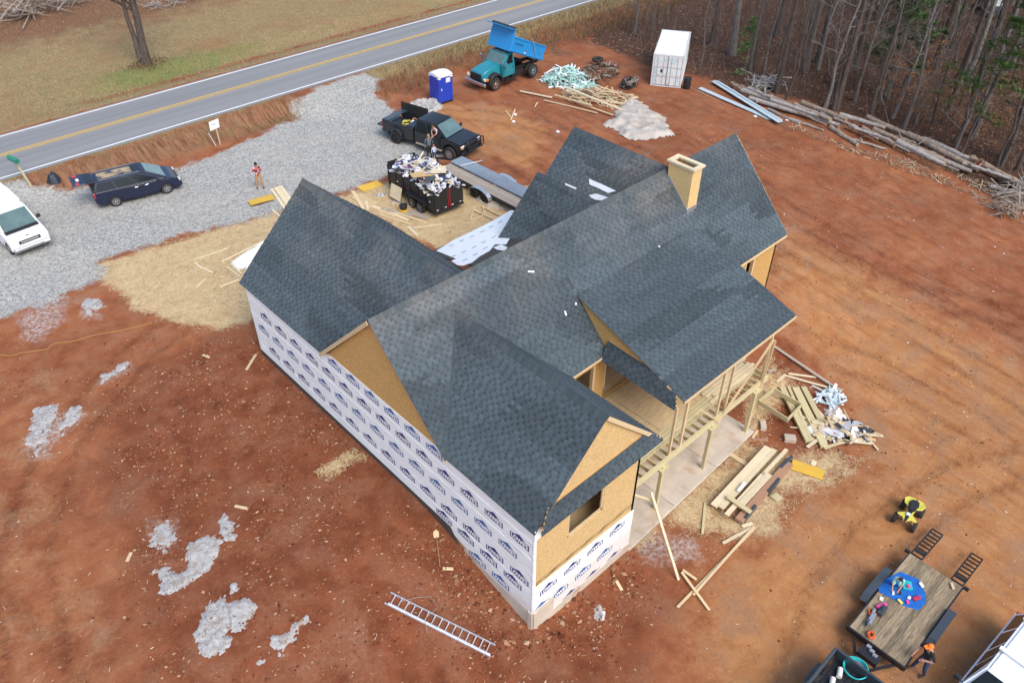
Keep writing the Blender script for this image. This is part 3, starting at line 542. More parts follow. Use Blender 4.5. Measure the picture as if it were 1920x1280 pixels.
# ------------------------------------------------------------ vehicles
for nm, col in dict(navy=(.006, .011, .036), black_paint=(.012, .015, .019), charcoal=(.045, .055, .065), teal=(.015, .21, .26), bed_blue=(.012, .22, .52), white_paint=(.80, .81, .82), yellow_paint=(.62, .55, .07), toilet_blue=(.012, .05, .42)).items(): simple(nm, col, .38, 0, var=.06, sc=3, coat=.35)
simple('peeling', (.46, .34, .19), .7, var=.25, sc=5, dirt=((.02, .03, .08), 2.2, .47)); simple('tan_cloth', (.52, .40, .30), .8)
def wheel(par, x, y, r, wd, rim='steel_rim', spokes=5, dual=False):
    m = MB(); pr = [(r*.6, -.5), (r*.92, -.5), (r, -.28), (r, .28), (r*.92, .5), (r*.6, .5)]; sg = 20; b = 0
    for k in range(sg):
        a = 2*PI*k/sg
        for (q, t) in pr: m.v.append((math.cos(a)*q, t*wd, math.sin(a)*q))
    for k in range(sg):
        k2 = (k+1) % sg
        for j in range(6): m.f.append((k*6+j, k2*6+j, k2*6+(j+1) % 6, k*6+(j+1) % 6)); m.m.append(0)
    o = m.build('wheel', 'rubber', par, smooth=40); o.location = (x, y, r)
    sgn = 1 if y > 0 else -1; d = MB()
    d.disc((0, 0, 0), (0, 1, 0), .001, r*.61, wd*.5, 18, 1); d.disc((0, sgn*wd*.36, 0), (0, 1, 0), r*.5, r*.63, wd*.2, 18, 0); d.disc((0, sgn*wd*.34, 0), (0, 1, 0), .001, r*.17, wd*.25, 10, 0)
    for k in range(spokes):
        a = 2*PI*k/spokes+.3; d.bar((math.cos(a)*r*.12, sgn*wd*.33, math.sin(a)*r*.12), (math.cos(a)*r*.54, sgn*wd*.36, math.sin(a)*r*.54), r*.16, .03, 0, up=(0, 1, 0))
    d.build('rim', [rim, 'dark_metal'], o, smooth=35); return o
def arch(cx, r, z0, n=8):      # underside, travelling front to rear
    return [(cx+r*math.cos(PI*k/n), max(z0, z0+r*1.02*math.sin(PI*k/n))) for k in range(n+1)]
def prof(par, name, mat, pts, hw, bevel=.05, seg=2, tuck=None):
    m = MB(); f = (lambda z: hw) if not tuck else (lambda z: hw-tuck[1]*max(0, (z-tuck[0])))
    m.loft([[(x, -f(z), z) for x, z in pts], [(x, f(z), z) for x, z in pts]]); return m.build(name, mat, par, bevel=bevel, seg=seg, smooth=40)
class Cab:
    def __init__(s, par, mat, xb0, xb1, zb, xt0, xt1, zt, wb, wt, bevel=.05, name='cabin'):
        B = [Vector(p) for p in ((xb0, -wb, zb), (xb1, -wb, zb), (xb1, wb, zb), (xb0, wb, zb))]; T = [Vector(p) for p in ((xt0, -wt, zt), (xt1, -wt, zt), (xt1, wt, zt), (xt0, wt, zt))]
        s.par = par; s.q = dict(right=(B[0], B[1], T[1], T[0]), left=(B[3], B[2], T[2], T[3]), front=(B[1], B[2], T[2], T[1]), rear=(B[0], B[3], T[3], T[0]), top=(T[0], T[1], T[2], T[3])); s.c = sum(B+T, Vector())/8
        m = MB(); m.loft([B, T]); s.o = m.build(name, mat, par, bevel=bevel, seg=2, smooth=40)
    def pan(s, side, u0, u1, v0, v1, mat, name, off=.012, sk=0):
        a, b, c, d = s.q[side]
        def P(u, v): return (a*(1-u)+b*u)*(1-v)+(d*(1-u)+c*u)*v
        q = [P(u0, v0), P(u1, v0), P(u1-sk, v1), P(u0, v1)]; n = (q[1]-q[0]).cross(q[3]-q[0]).normalized()
        if n.dot(q[0]-s.c) < 0: n = -n
        m = MB(); m.prism([p+n*off for p in q], n*-.03); return m.build(name, mat, s.par, bevel=.004)
def lamp(par, name, c, d, mat): return MB().box(c, d).build(name, mat, par, bevel=min(d)*.3)
def mirror(par, x, y, z, mat='black_plastic'):
    s_ = 1 if y > 0 else -1; m = MB(); m.box((x, y+s_*.14, z), (.12, .2, .2)); m.bar((x, y-s_*.05, z-.06), (x, y+s_*.1, z-.04), .05, .05); return m.build('mirror', mat, par, bevel=.02)
def common(t, hw, xf, xr, zl, tl, plate=True):
    for s_ in (-1, 1):
        lamp(t, 'headlight', (xf, s_*(hw-.22), zl), (.10, .34, .18), 'lamp_lens'); lamp(t, 'tail_light', (xr, s_*(hw-.1), tl), (.10, .16, .34), 'red_lens')
# minivan
def minivan():
    r, f = at(220, 386), at(316, 362); mid = (r+f)/2; hd = math.atan2(f.y-r.y, f.x-r.x); L_ = Vector((-math.sin(hd), math.cos(hd), 0)); p = mid+L_*.86
    t = thing('minivan', 'dark blue minivan with raised tailgate and peeling tan roof, parked on gravel', 'minivan', (p.x, p.y, p.z), hd)
    pts = [(2.42, .30)]+arch(1.5, .40, .26)+arch(-1.5, .40, .26)+[(-2.48, .34), (-2.56, .62), (-2.52, 1.10), (1.30, 1.06), (1.9, .98), (2.34, .80), (2.48, .58)]
    prof(t, 'body', 'navy', pts, .97, .07, 3)
    c = Cab(t, 'navy', -2.5, 1.72, 1.06, -2.2, .55, 1.70, .93, .72, .07)
    for sd_ in ('left', 'right'):
        c.pan(sd_, .03, .30, .14, .82, 'glass', 'side_window'); c.pan(sd_, .325, .60, .14, .84, 'glass', 'side_window'); c.pan(sd_, .62, .90, .14, .86, 'glass', 'side_window', sk=.10)
        s_ = 1 if sd_ == 'left' else -1; m = MB(); m.bar((-2.4, s_*.955, 1.13), (1.5, s_*.955, 1.11), .02, .025); m.build('chrome_strip', 'chrome', t)
        for x in (-.15, .45): lamp(t, 'door_handle', (x, s_*.975, .93), (.2, .03, .04), 'chrome')
        m = MB(); m.bar((-.55, s_*.972, .4), (-.55, s_*.972, 1.05), .01, .015, up=(0, 1, 0)); m.bar((.85, s_*.972, .4), (.85, s_*.972, 1.05), .01, .015, up=(0, 1, 0)); m.build('door_gap', 'black_plastic', t); mirror(t, 1.15, s_*.9, 1.15, 'navy')
    c.pan('front', .05, .95, .06, .92, 'glass_pale', 'windshield'); c.pan('rear', .06, .94, .05, .85, 'interior', 'cargo_opening')
    MB().box((-.85, 0, 1.712), (2.3, .8, .02)).build('peeling_roof', 'peeling', t, bevel=.008); MB().box((.16, 0, 1.713), (.5, .85, .022)).build('sunroof', 'glass', t)
    for s_ in (-1, 1): MB().bar((-2.0, s_*.62, 1.74), (.3, s_*.62, 1.74), .035, .03).build('roof_rail', 'steel_rim', t)
    common(t, .97, 2.36, -2.5, .72, .95); lamp(t, 'bumper', (2.4, 0, .36), (.16, 1.7, .16), 'navy')
    m = MB(); m.prism([(0, -.70, 0), (-.55, -.74, .02), (-1.2, -.72, -.04), (-1.2, .72, -.04), (-.55, .74, .02), (0, .70, 0)], (0, 0, -.07)); g = m.build('tailgate', 'navy', t, bevel=.02); g.location = (-2.22, 0, 1.74); g.rotation_euler = (0, math.radians(3), 0)
    MB().box((-.28, 0, .008), (.46, 1.2, .02)).build('rear_window', 'glass', g); MB().box((-.85, 0, .006), (.16, .32, .03)).build('licence_plate', 'paint_white', g)
    for s_ in (-1, 1): MB().box((-.93, s_*.55, .0), (.22, .28, .04)).build('tail_light', 'red_lens', g)
    m = MB(); m.box((-2.3, -.2, .95), (.3, .5, .3)); m.box((-2.35, .35, .9), (.3, .3, .2)); m.build('cargo', 'tan_cloth', t, bevel=.05)
    for x in (-1.5, 1.5):
        for y in (-.86, .86): wheel(t, x, y, .34, .22)
minivan()
def whitevan():
    p = Vector((-4.85, 29.0, 0)); t = thing('cargo_van', 'white high-roof van with green tinted windshield, nose onto the gravel', 'van', (p.x, p.y, float(gz(p.x, p.y))), math.radians(-86))
    pts = [(2.45, .42)]+arch(1.65, .44, .32)+arch(-1.75, .44, .32)+[(-3.1, .45), (-3.1, 1.25), (1.5, 1.25), (2.25, 1.12), (2.5, .92)]
    prof(t, 'body', 'white_paint', pts, 1.0, .06, 3)
    c = Cab(t, 'white_paint', -3.08, 1.72, 1.24, -3.0, .75, 2.05, .97, .84, .08); Cab(t, 'white_paint', -3.0, .35, 2.03, -2.9, -.1, 2.45, .86, .74, .08, 'raised_roof')
    c.pan('front', .05, .95, .08, .92, 'glass_pale', 'windshield')
    for sd_ in ('left', 'right'): c.pan(sd_, .74, .93, .16, .86, 'glass', 'side_window', sk=.07); c.pan(sd_, .4, .68, .16, .86, 'glass', 'side_window'); c.pan(sd_, .05, .36, .16, .86, 'glass', 'side_window')
    MB().box((1.76, 0, 1.27), (.22, 1.75, .05), (0, .2, 0)).build('wiper_cowl', 'black_plastic', t)
    common(t, 1.0, 2.42, -3.08, .84, 1.1); lamp(t, 'grille', (2.47, 0, .86), (.05, 1.15, .2), 'black_plastic'); lamp(t, 'grille_trim', (2.49, 0, .86), (.05, .95, .06), 'steel_rim'); lamp(t, 'bumper', (2.55, 0, .52), (.2, 1.96, .22), 'steel_rim'); lamp(t, 'licence_plate', (2.67, .75, .58), (.03, .34, .16), 'paint_white'); lamp(t, 'badge', (2.33, 0, 1.09), (.06, .16, .03), 'black_plastic')
    for s_ in (-1, 1): mirror(t, 1.35, s_*.98, 1.45); lamp(t, 'marker_light', (2.36, s_*.94, .84), (.12, .1, .15), 'amber_lens')
    for x in (-1.75, 1.65):
        for y in (-.88, .88): wheel(t, x, y, .37, .24, 'steel_rim', 8)
whitevan()
def pickup(name, label, loc, hd, paint, scale, gate_down, guard):
    t = thing(name, label, 'pickup truck', loc, hd); t.scale = (scale,)*3
    pts = [(3.05, .55)]+arch(2.2, .52, .5)+[(1.6, .52), (-.55, .52)]+[(-.55, 1.30), (1.75, 1.30), (2.3, 1.27), (3.0, 1.16), (3.12, .95)]
    prof(t, 'body', paint, pts, .98, .05, 2)
    c = Cab(t, paint, -.55, 1.95, 1.28, -.45, 1.05, 1.95, .94, .76, .06)
    for sd_ in ('left', 'right'): c.pan(sd_, .06, .42, .12, .82, 'glass', 'side_window'); c.pan(sd_, .45, .88, .12, .84, 'glass', 'side_window', sk=.16)
    c.pan('front', .05, .95, .08, .92, 'glass_pale', 'windshield'); c.pan('rear', .1, .9, .2, .85, 'glass', 'rear_window')
    for k in range(5): lamp(t, 'roof_light', (1.0, -.5+.25*k, 1.965), (.1, .07, .04), 'black_plastic')
    b = MB(); b.box((-1.85, 0, .82), (2.5, 1.7, .06)); bed = b.build('bed_floor', 'black_plastic', t)
    for s_ in (-1, 1):
        p2 = [(-.62, .55), (-.62, 1.36), (-3.12, 1.36), (-3.12, .6)]+[(x, z) for x, z in reversed(arch(-2.05, .53, .5))]
        m = MB(); m.loft([[(x, s_*.90, z) for x, z in p2], [(x, s_*1.0, z) for x, z in p2]]); m.build('bed_side', paint, t, bevel=.02)
        m = MB(); q = [(-2.05+.62*math.cos(PI*k/8), .52+.64*math.sin(PI*k/8)) for k in range(9)]; q2 = [(-2.05+.5*math.cos(PI*k/8), .5+.5*math.sin(PI*k/8)) for k in reversed(range(9))]
        m.loft([[(x, s_*.98, z) for x, z in q+q2], [(x, s_*1.16, z-.02) for x, z in q+q2]]); m.build('fender_flare', paint, t, bevel=.02)
        mirror(t, 1.5, s_*.98, 1.4); MB().bar((-.4, s_*1.0, .5), (1.6, s_*1.0, .5), .16, .06).build('running_board', 'grey_wood' if guard else 'dark_metal', t)
        for x in (-.1, .85): lamp(t, 'door_handle', (x, s_*.985, 1.16), (.2, .03, .05), 'black_plastic')
        m = MB(); [m.bar((x, s_*.984, .56), (x, s_*.984, 1.28), .01, .015, up=(0, 1, 0)) for x in (-.5, .48, 1.5)]; m.build('door_gap', 'interior', t)
        lamp(t, 'headlight', (3.06, s_*.78, 1.0), (.12, .3, .2), 'lamp_lens'); lamp(t, 'marker_light', (3.0, s_*.93, 1.0), (.14, .1, .2), 'amber_lens'); lamp(t, 'tail_light', (-3.13, s_*.93, 1.08), (.06, .14, .4), 'red_lens')
    MB().box((-.66, 0, 1.1), (.08, 1.8, .5)).build('bed_front', paint, t)
    if gate_down: MB().box((-3.42, 0, .84), (.58, 1.78, .07)).build('tailgate', paint, t, bevel=.015)
    else: MB().box((-3.1, 0, 1.1), (.08, 1.78, .52)).build('tailgate', paint, t, bevel=.015)
    lamp(t, 'grille', (3.11, 0, .98), (.05, 1.2, .32), 'dark_metal'); lamp(t, 'bumper', (3.15, 0, .62), (.22, 1.95, .24), 'dark_metal'); lamp(t, 'bumper', (-3.2, 0, .6), (.2, 1.8, .18), 'dark_metal')
    if guard:
        m = MB()
        for s_ in (-1, 1): m.tube([(3.2, s_*.62, .55), (3.38, s_*.62, .9), (3.36, s_*.6, 1.3), (3.2, s_*.58, 1.38)], .05, 8); m.tube([(3.36, s_*.66, .62), (3.36, s_*.95, .7), (3.3, s_*.97, 1.15), (3.34, s_*.66, 1.28)], .04, 8)
        for z in (.72, .95, 1.2): m.tube([(3.36, -.62, z), (3.36, .62, z)], .035, 8)
        m.build('bull_bar', 'dark_metal', t, smooth=60)
    for x in (-2.05, 2.2):
        for y in (-.92, .92): wheel(t, x, y*(1.05 if x < 0 else 1), .44, .32, 'steel_rim' if x > 0 else 'dark_metal', 8)
    return t
r_, f_ = at(741, 265), at(850, 299); hd_ = math.atan2(f_.y-r_.y, f_.x-r_.x); m_ = (r_+f_)/2+Vector((-math.sin(hd_), math.cos(hd_), 0))*1.02
tk = pickup('pickup_truck', 'black crew cab pickup with bull bar, its bed open, facing the house', (m_.x-.1, m_.y, float(gz(m_.x, m_.y))), hd_, 'black_paint', 1.09, True, True)
MB().box((-.95, 0, 1.30), (.56, 1.8, .2)).build('tool_box', 'black_paint', tk, bevel=.02); MB().box((-2.0, .92, 1.62), (2.2, .05, .52)).build('bed_panel', 'black_plastic', tk); MB().box((-2.85, 0, 1.37), (.5, 1.9, .05)).build('bed_cover', 'charcoal', tk)
def local(tk, p): return tk.matrix_basis @ Vector(p)
q = local(tk, (-1.45, .0, .95)); bg_ = MB(); bg_.tube([(0, 0, -.1), (0, 0, .1), (.05, 0, .3), (.06, 0, .42)], [.16, .2, .15, .04], 8); bg_ = bg_.build('sack', 'white_paint', smooth=60); bg_.location = q; tag(bg_, 'white sack standing in the bed of the black pickup', 'sack')
rp = MB(); [rp.tube([(.32*math.cos(a)*(1+.1*math.sin(3*a+j)), .32*math.sin(a), .03*j+.02*math.sin(5*a)) for a in np.linspace(0, 6.2, 22)], .03, 5) for j in range(4)]; rp = rp.build('rope_coil', 'yellow_paint', smooth=60); rp.location = local(tk, (-2.1, .2, .9)); tag(rp, 'coil of yellow rope lying in the black pickup bed', 'rope')
gp = pickup('pickup_truck', 'dark grey pickup hitched up close to the wooden flat trailer', (3.55, -16.7, float(gz(4.5, -16.7))), PI, 'charcoal', 1.0, False, False)
# ribs in the grey bed and its load
for k in range(9): MB().box((-1.85, -.72+.18*k, .865), (2.4, .05, .03)).build('bed_rib', 'dark_metal', gp)
hs = MB(); [hs.tube([(.34*math.cos(a)*(1+.05*j), .34*math.sin(a)*(1+.05*j), .035*j+.012*math.sin(4*a+j)) for a in np.linspace(0, 6.28, 26)], .022, 6) for j in range(4)]; simple('aqua', (.02, .45, .46), .4); hs = hs.build('hose_coil', 'aqua', smooth=60); hs.location = onz(1603, 1254, gp.location.z+.98); tag(hs, 'turquoise hose coil lying in the grey pickup bed', 'hose')
for k, (a, b) in enumerate((((-2.5, -.5, .98), (-2.2, -.5, .98)), ((-1.95, -.42, .98), (-1.6, -.42, .98)))):
    m = MB(); a = onz(*((1576, 1252), (1562, 1270))[k], gp.location.z+1.0); m.tube([a, a+Vector((-.32, -.12, 0))], .09, 12); m = m.build('paper_roll', 'white_wrap', smooth=60); tag(m, ('white paper roll beside the turquoise hose, nearest the tailgate', 'white paper roll beside the turquoise hose, farther from the tailgate')[k], 'roll')
m = MB(); m.box((0, 0, 0), (.16, .3, .03)); simple('pink', (.75, .08, .32), .5); m = m.build('pink_packet', ['pink']); m.location = local(gp, (-2.95, .25, 1.4)); m.location = onz(1611, 1248, gp.location.z+.95); tag(m, 'pink and white packet in the grey pickup bed by its tailgate', 'packet')
for k in range(6):
    m = MB(); a = R.uniform(0, 3); c = Vector(local(gp, (-1.75+R.uniform(-.5, .3), R.uniform(-.2, .6), .93))); m.bar(c-Vector((math.cos(a), math.sin(a), 0))*.3, c+Vector((math.cos(a), math.sin(a), 0))*.3, .08, .05); tag(m.build('board_offcut', R.choice(['pine', 'grey_wood', 'tar'])), 'short board offcut lying in the grey pickup bed', 'board', 'offcuts in the pickup bed')
def suv():
    t = thing('work_van', 'white vehicle with roof rack bar and dark side windows near the wooden trailer', 'van', (9.9, -20.15, float(gz(10.5, -19.6))), math.radians(176))
    pts = [(2.6, .40)]+arch(1.7, .42, .32)+arch(-1.7, .42, .32)+[(-2.75, .45), (-2.75, 1.12), (1.5, 1.12), (2.2, 1.05), (2.62, .85)]
    prof(t, 'body', 'white_paint', pts, 1.0, .07, 3); c = Cab(t, 'white_paint', -2.72, 1.65, 1.08, -2.4, .7, 1.85, .98, .64, .07)
    for sd_ in ('left', 'right'):
        for (a, b, sk) in ((.05, .27, 0), (.31, .52, 0), (.56, .72, 0), (.75, .93, .1)): c.pan(sd_, a, b, .14, .86, 'glass', 'side_window', sk=sk)
        s_ = 1 if sd_ == 'left' else -1; mirror(t, 1.3, s_*.98, 1.25)
    c.pan('front', .05, .95, .08, .92, 'glass', 'windshield')
    for x in (-.2, -1.9):
        MB().bar((x, -.72, 1.95), (x, .72, 1.95), .14, .06).build('rack_bar', 'white_paint', t)
        for s_ in (-1, 1): MB().box((x, s_*.55, 1.9), (.1, .06, .12)).build('rack_foot', 'steel_rim', t)
    common(t, 1.0, 2.56, -2.74, .8, .95)
    for x in (-1.7, 1.7):
        for y in (-.88, .88): wheel(t, x, y, .36, .24)
suv()
def farcar():
    t = thing('parked_car', 'dark car with pale windshield half hidden far back among the trees', 'car', (80, 8.6, float(gz(80, 8.6))), math.radians(215))
    prof(t, 'body', 'black_paint', [(2.3, .3)]+arch(1.4, .38, .28)+arch(-1.4, .38, .28)+[(-2.3, .35), (-2.3, .95), (1.2, .95), (2.2, .8)], .9, .06, 2); c = Cab(t, 'black_paint', -2.0, 1.2, .94, -1.4, .3, 1.45, .86, .68, .06); c.pan('front', .05, .95, .06, .94, 'lamp_lens', 'windshield')
    for sd_ in ('left', 'right'): c.pan(sd_, .1, .9, .14, .86, 'glass', 'side_window', sk=.12)
    common(t, .9, 2.2, -2.28, .68, .8)
    for x in (-1.4, 1.4):
        for y in (-.8, .8): wheel(t, x, y, .33, .22)
farcar()
def dumptruck():
    r, f = at(992, 149), at(924, 172); hd = math.atan2(f.y-r.y, f.x-r.x); m0 = (r+f)/2+Vector((math.sin(hd), -math.cos(hd), 0))*-.0; rt = Vector((math.sin(hd), -math.cos(hd), 0)); m0 = (r+f)/2+rt*1.05
    t = thing('dump_truck', 'teal dump truck with its bright blue bed raised, parked on red clay', 'dump truck', (m0.x+.35, m0.y, float(gz(m0.x, m0.y))), hd); t.scale = (1.07,)*3
    fr = MB(); [fr.box((-.3, s_*.42, .85), (5.6, .1, .24)) for s_ in (-1, 1)]; [fr.box((x, 0, .85), (.12, .8, .18)) for x in (-2.8, -1.6, -.6, .4)]; fr.box((-.2, -.75, .7), (.9, .4, .45)); fr.box((-.3, .75, .7), (1.0, .4, .45)); fr.tube([(-1.95, -.9, .5), (-1.95, .9, .5)], .12, 8); fr.tube([(-.5, 0, .9), (-.2, 0, 2.1)], .1, 8); fr.build('chassis', 'dark_metal', t)
    # bonnet, fenders
    prof(t, 'bonnet', 'teal', [(2.95, .85), (1.15, .85), (1.15, 1.72), (2.2, 1.58), (2.98, 1.38)], .72, .08, 3, tuck=(1.0, .12))
    for s_ in (-1, 1):
        q = [(1.95+.68*math.cos(PI*k/8), .62+.68*math.sin(PI*k/8)) for k in range(9)]; q2 = [(1.95+.56*math.cos(PI*k/8), .6+.56*math.sin(PI*k/8)) for k in reversed(range(9))]
        m = MB(); m.loft([[(x, s_*.66, z) for x, z in q+q2], [(x, s_*1.1, z-.03) for x, z in q+q2]]); m.build('fender', 'black_plastic', t, bevel=.03); lamp(t, 'headlight', (2.92, s_*.85, 1.0), (.14, .26, .2), 'lamp_lens'); lamp(t, 'marker_light', (2.82, s_*1.03, 1.02), (.2, .1, .2), 'amber_lens')
        MB().box((.55, s_*1.0, .52), (1.0, .26, .1)).build('step', 'dark_metal', t); m = MB(); m.box((1.2, s_*1.32, 1.75), (.1, .22, .36)); m.tube([(.95, s_*1.02, 1.95), (1.2, s_*1.3, 1.95)], .02, 6); m.tube([(.95, s_*1.02, 1.5), (1.2, s_*1.3, 1.55)], .02, 6); m.build('mirror', 'chrome', t)
    lamp(t, 'grille', (2.99, 0, 1.1), (.06, 1.1, .48), 'black_plastic'); lamp(t, 'bumper', (3.08, 0, .68), (.16, 2.2, .26), 'chrome'); [lamp(t, 'grille_bar', (3.03, 0, z), (.03, 1.0, .03), 'dark_metal') for z in (.95, 1.08, 1.22)]
    prof(t, 'cab_lower', 'teal', [(1.2, .75), (-.05, .75), (-.05, 1.62), (1.2, 1.62)], 1.0, .05, 2)
    c = Cab(t, 'teal', -.05, 1.2, 1.6, 0.0, .65, 2.32, .99, .84, .07); c.pan('front', .06, .94, .06, .9, 'glass_pale', 'windshield')
    for sd_ in ('left', 'right'): c.pan(sd_, .2, .85, .08, .84, 'glass', 'side_window', sk=.2); s_ = 1 if sd_ == 'left' else -1; lamp(t, 'door_handle', (.2, s_*1.01, 1.4), (.16, .03, .05), 'black_plastic'); m = MB(); [m.bar((x, s_*1.004, .8), (x, s_*1.004, 1.6), .01, .015, up=(0, 1, 0)) for x in (.1, 1.05)]; m.build('door_gap', 'interior', t)
    [lamp(t, 'roof_light', (.58, -.5+.25*k, 2.36), (.1, .08, .05), 'amber_lens') for k in range(5)]
    # dump bed in its own frame, hinge at the tail
    bd = MB(); L, H, W = 3.75, 1.0, 1.15; bd.box((L/2, 0, .06), (L, 2*W, .12)); 
    for s_ in (-1, 1):
        bd.box((L/2, s_*W, .55), (L, .07, 1.0)); bd.box((L/2, s_*(W+.03), .12), (L, .1, .14)); bd.box((L/2, s_*(W+.03), 1.05), (L, .12, .1))
        [bd.box((x, s_*(W+.03), .55), (.1, .06, .9)) for x in (.15, 1.9, L-.1)]; [bd.box((.3+.42*k, s_*(W+.03), .24), (.06, .05, .2)) for k in range(8)]
    bd.box((L, 0, .75), (.07, 2*W, 1.5)); bd.box((L+.3, 0, 1.52), (.75, 2*W+.1, .07)); bd.box((0, 0, .55), (.06, 2*W, .95))
    bo = bd.build('dump_bed', 'bed_blue', t, bevel=.012); bo.location = (-2.75, 0, 1.05); bo.rotation_euler = (0, math.radians(-24), 0)
    MB().box((L/2, 0, .13), (L-.1, 2*W-.1, .02)).build('bed_floor', 'grey_wood', bo); MB().tube([(L+.1, -W, 1.62), (L+.1, W, 1.62)], .09, 10).build('tarp_roll', 'tar', bo)
    for s_ in (-1, 1):
        m = MB(); m.tube([(.9, s_*(W+.1), .15), (1.75, s_*(W+.1), 1.2), (1.9, s_*(W+.1), 1.28)], .035, 6); m.build('tarp_arm', 'galv', bo); lamp(bo, 'side_light', (.5, s_*(W+.07), .45), (.14, .03, .07), 'red_lens'); lamp(bo, 'side_light', (2.15, s_*(W+.07), .35), (.14, .03, .07), 'red_lens'); lamp(bo, 'side_plate', (2.2, s_*(W+.07), .2), (.2, .02, .09), 'paint_white')
    for k in range(7): lamp(bo, 'faded_lettering', (2.6+.13*k, -W-.042, .62+.05*(k % 2)), (.07, .008, .12), 'navy'); lamp(bo, 'faded_lettering', (2.6+.13*k, W+.042, .62+.05*(k % 2)), (.07, .008, .12), 'navy')
    for y in (-.92, .92): wheel(t, 1.95, y, .48, .26, 'chrome', 6)
    for y in (-.98, -.68, .68, .98): wheel(t, -1.95, y, .49, .24, 'chrome', 6)
dumptruck()
# quad bike
def quad():
    p = at(1700, 972); t = thing('quad_bike', 'yellow quad bike with black seat standing on bare clay', 'quad bike', (p.x, p.y, p.z), math.radians(186)); t.scale = (.84,)*3
    m = MB(); m.loft([[(-.5, -.13, .35), (-.5, .13, .35), (-.5, .12, .55), (-.5, -.12, .55)], [(.1, -.12, .32), (.1, .12, .32), (.1, .1, .62), (.1, -.1, .62)], [(.55, -.1, .34), (.55, .1, .34), (.55, .07, .55), (.55, -.07, .55)]]); m.build('chassis', 'dark_metal', t, bevel=.02)
    m = MB(); m.loft([[(-.66, -.18, .66), (-.66, .18, .66), (-.66, .14, .78), (-.66, -.14, .78)], [(-.4, -.25, .6), (-.4, .25, .6), (-.4, .2, .82), (-.4, -.2, .82)], [(.05, -.16, .6), (.05, .16, .6), (.05, .12, .76), (.05, -.12, .76)]]); m.build('seat', 'black_plastic', t, bevel=.04, seg=2, smooth=50)
    for s_ in (-1, 1):
        m = MB(); m.prism([(-.84, s_*.04, .64), (-.82, s_*.34, .62), (-.6, s_*.50, .66), (-.3, s_*.42, .63), (-.12, s_*.1, .6)], (0, 0, .05)); m.build('rear_fender', 'yellow_paint', t, bevel=.015)
        m = MB(); m.prism([(.2, s_*.08, .62), (.3, s_*.24, .60), (.48, s_*.46, .58), (.6, s_*.42, .6), (.62, s_*.18, .6), (.85, s_*.05, .6)], (0, 0, .05)); m.build('front_fender', 'yellow_paint', t, bevel=.015)
        wheel(t, -.55, s_*.42, .25, .24, 'dark_metal', 4); wheel(t, .55, s_*.46, .27, .18, 'dark_metal', 4); m = MB(); m.tube([(.5, s_*.1, .36), (.55, s_*.4, .28)], .025, 6); m.build('suspension_arm', 'dark_metal', t)
    m = MB(); m.loft([[(-.75, -.2, .58), (-.75, .2, .58), (-.72, .16, .66), (-.72, -.16, .66)], [(-.2, -.2, .52), (-.2, .2, .52), (-.2, .15, .64), (-.2, -.15, .64)], [(.35, -.16, .52), (.35, .16, .52), (.35, .12, .66), (.35, -.12, .66)]]); m.build('body', 'yellow_paint', t, bevel=.02); m = MB(); m.prism([(.1, -.12, .68), (.1, .12, .68), (.8, .05, .62), (.8, -.05, .62)], (0, 0, .05)); m.build('nose', 'black_plastic', t, bevel=.02); MB().box((.38, 0, .72), (.18, .18, .02), (0, .1, 0)).build('number_plate', 'paint_white', t)
    m = MB(); m.tube([(.08, -.38, .9), (.18, -.15, .92), (.18, .15, .92), (.08, .38, .9)], .018, 6); m.tube([(.18, 0, .92), (.3, 0, .6)], .02, 6); m.build('handlebar', 'dark_metal', t)
quad()
# ------------------------------------------------------------ trailers
def dumptrailer():
    t = thing('dump_trailer', 'black high-sided dump trailer heaped with torn wrap and offcuts', 'trailer', (14.9, 16.55, float(gz(14.9, 16.5))), math.radians(88))
    L, W, zb, zt = 4.7, 1.03, .48, 1.72; m = MB(); m.box((0, 0, zb), (L, 2*W, .1)); m.build('floor', 'dark_metal', t)
    for s_ in (-1, 1):
        sd_ = MB().box((0, s_*W, (zb+zt)/2), (L, .05, zt-zb)).build('side_wall', 'black_plastic', t); [MB().box((x, s_*(W+.04), (zb+zt)/2), (.07, .05, zt-zb)).build('stake', 'dark_metal', sd_) for x in np.linspace(-2.3, 2.3, 7)]; MB().box((0, s_*(W+.02), zt), (L, .12, .08)).build('top_rail', 'dark_metal', sd_)
        f = MB(); f.box((-.75, s_*(W+.17), .86), (1.75, .3, .05)); f.box((-1.6, s_*(W+.17), .76), (.05, .3, .22)); f.box((.1, s_*(W+.17), .76), (.05, .3, .22)); f.build('fender', 'dark_metal', t)
        for x in (-1.15, -.35): wheel(t, x, s_*(W+.16), .36, .22, 'steel_rim', 0)
        [lamp(sd_, 'reflector', (x, s_*(W+.075), 1.05), (.14, .02, .06), mt) for x, mt in ((-2.0, 'paint_white'), (-1.0, 'red_lens'), (.2, 'red_lens'), (1.3, 'paint_white'))]
    MB().box((L/2, 0, (zb+zt)/2+.1), (.05, 2*W, zt-zb+.2)).build('front_wall', 'black_plastic', t)
    for s_ in (-1, 1): g = MB().box((-L/2, s_*W/2, (zb+zt)/2), (.05, W-.03, zt-zb)).build('tailgate_door', 'black_plastic', t); [lamp(g, 'reflector', (-L/2-.035, s_*y, z), (.02, .14, .05), 'paint_white') for y, z in ((.25, .55), (.85, .55), (.75, 1.5))]
    for y in (-.06, .06): MB().box((-L/2-.04, y, (zb+zt)/2), (.03, .035, zt-zb)).build('reflective_strip', 'red_lens', t)
    MB().box((-L/2-.06, 0, .42), (.1, 2*W, .12)).build('rear_sill', 'dark_metal', t); m = MB(); [m.bar((2.3, s_*.7, .45), (3.7, 0, .5), .1, .1) for s_ in (-1, 1)]; m.box((3.6, 0, .35), (.08, .08, .6)); m.build('drawbar', 'dark_metal', t)
    return t
dt = dumptrailer()
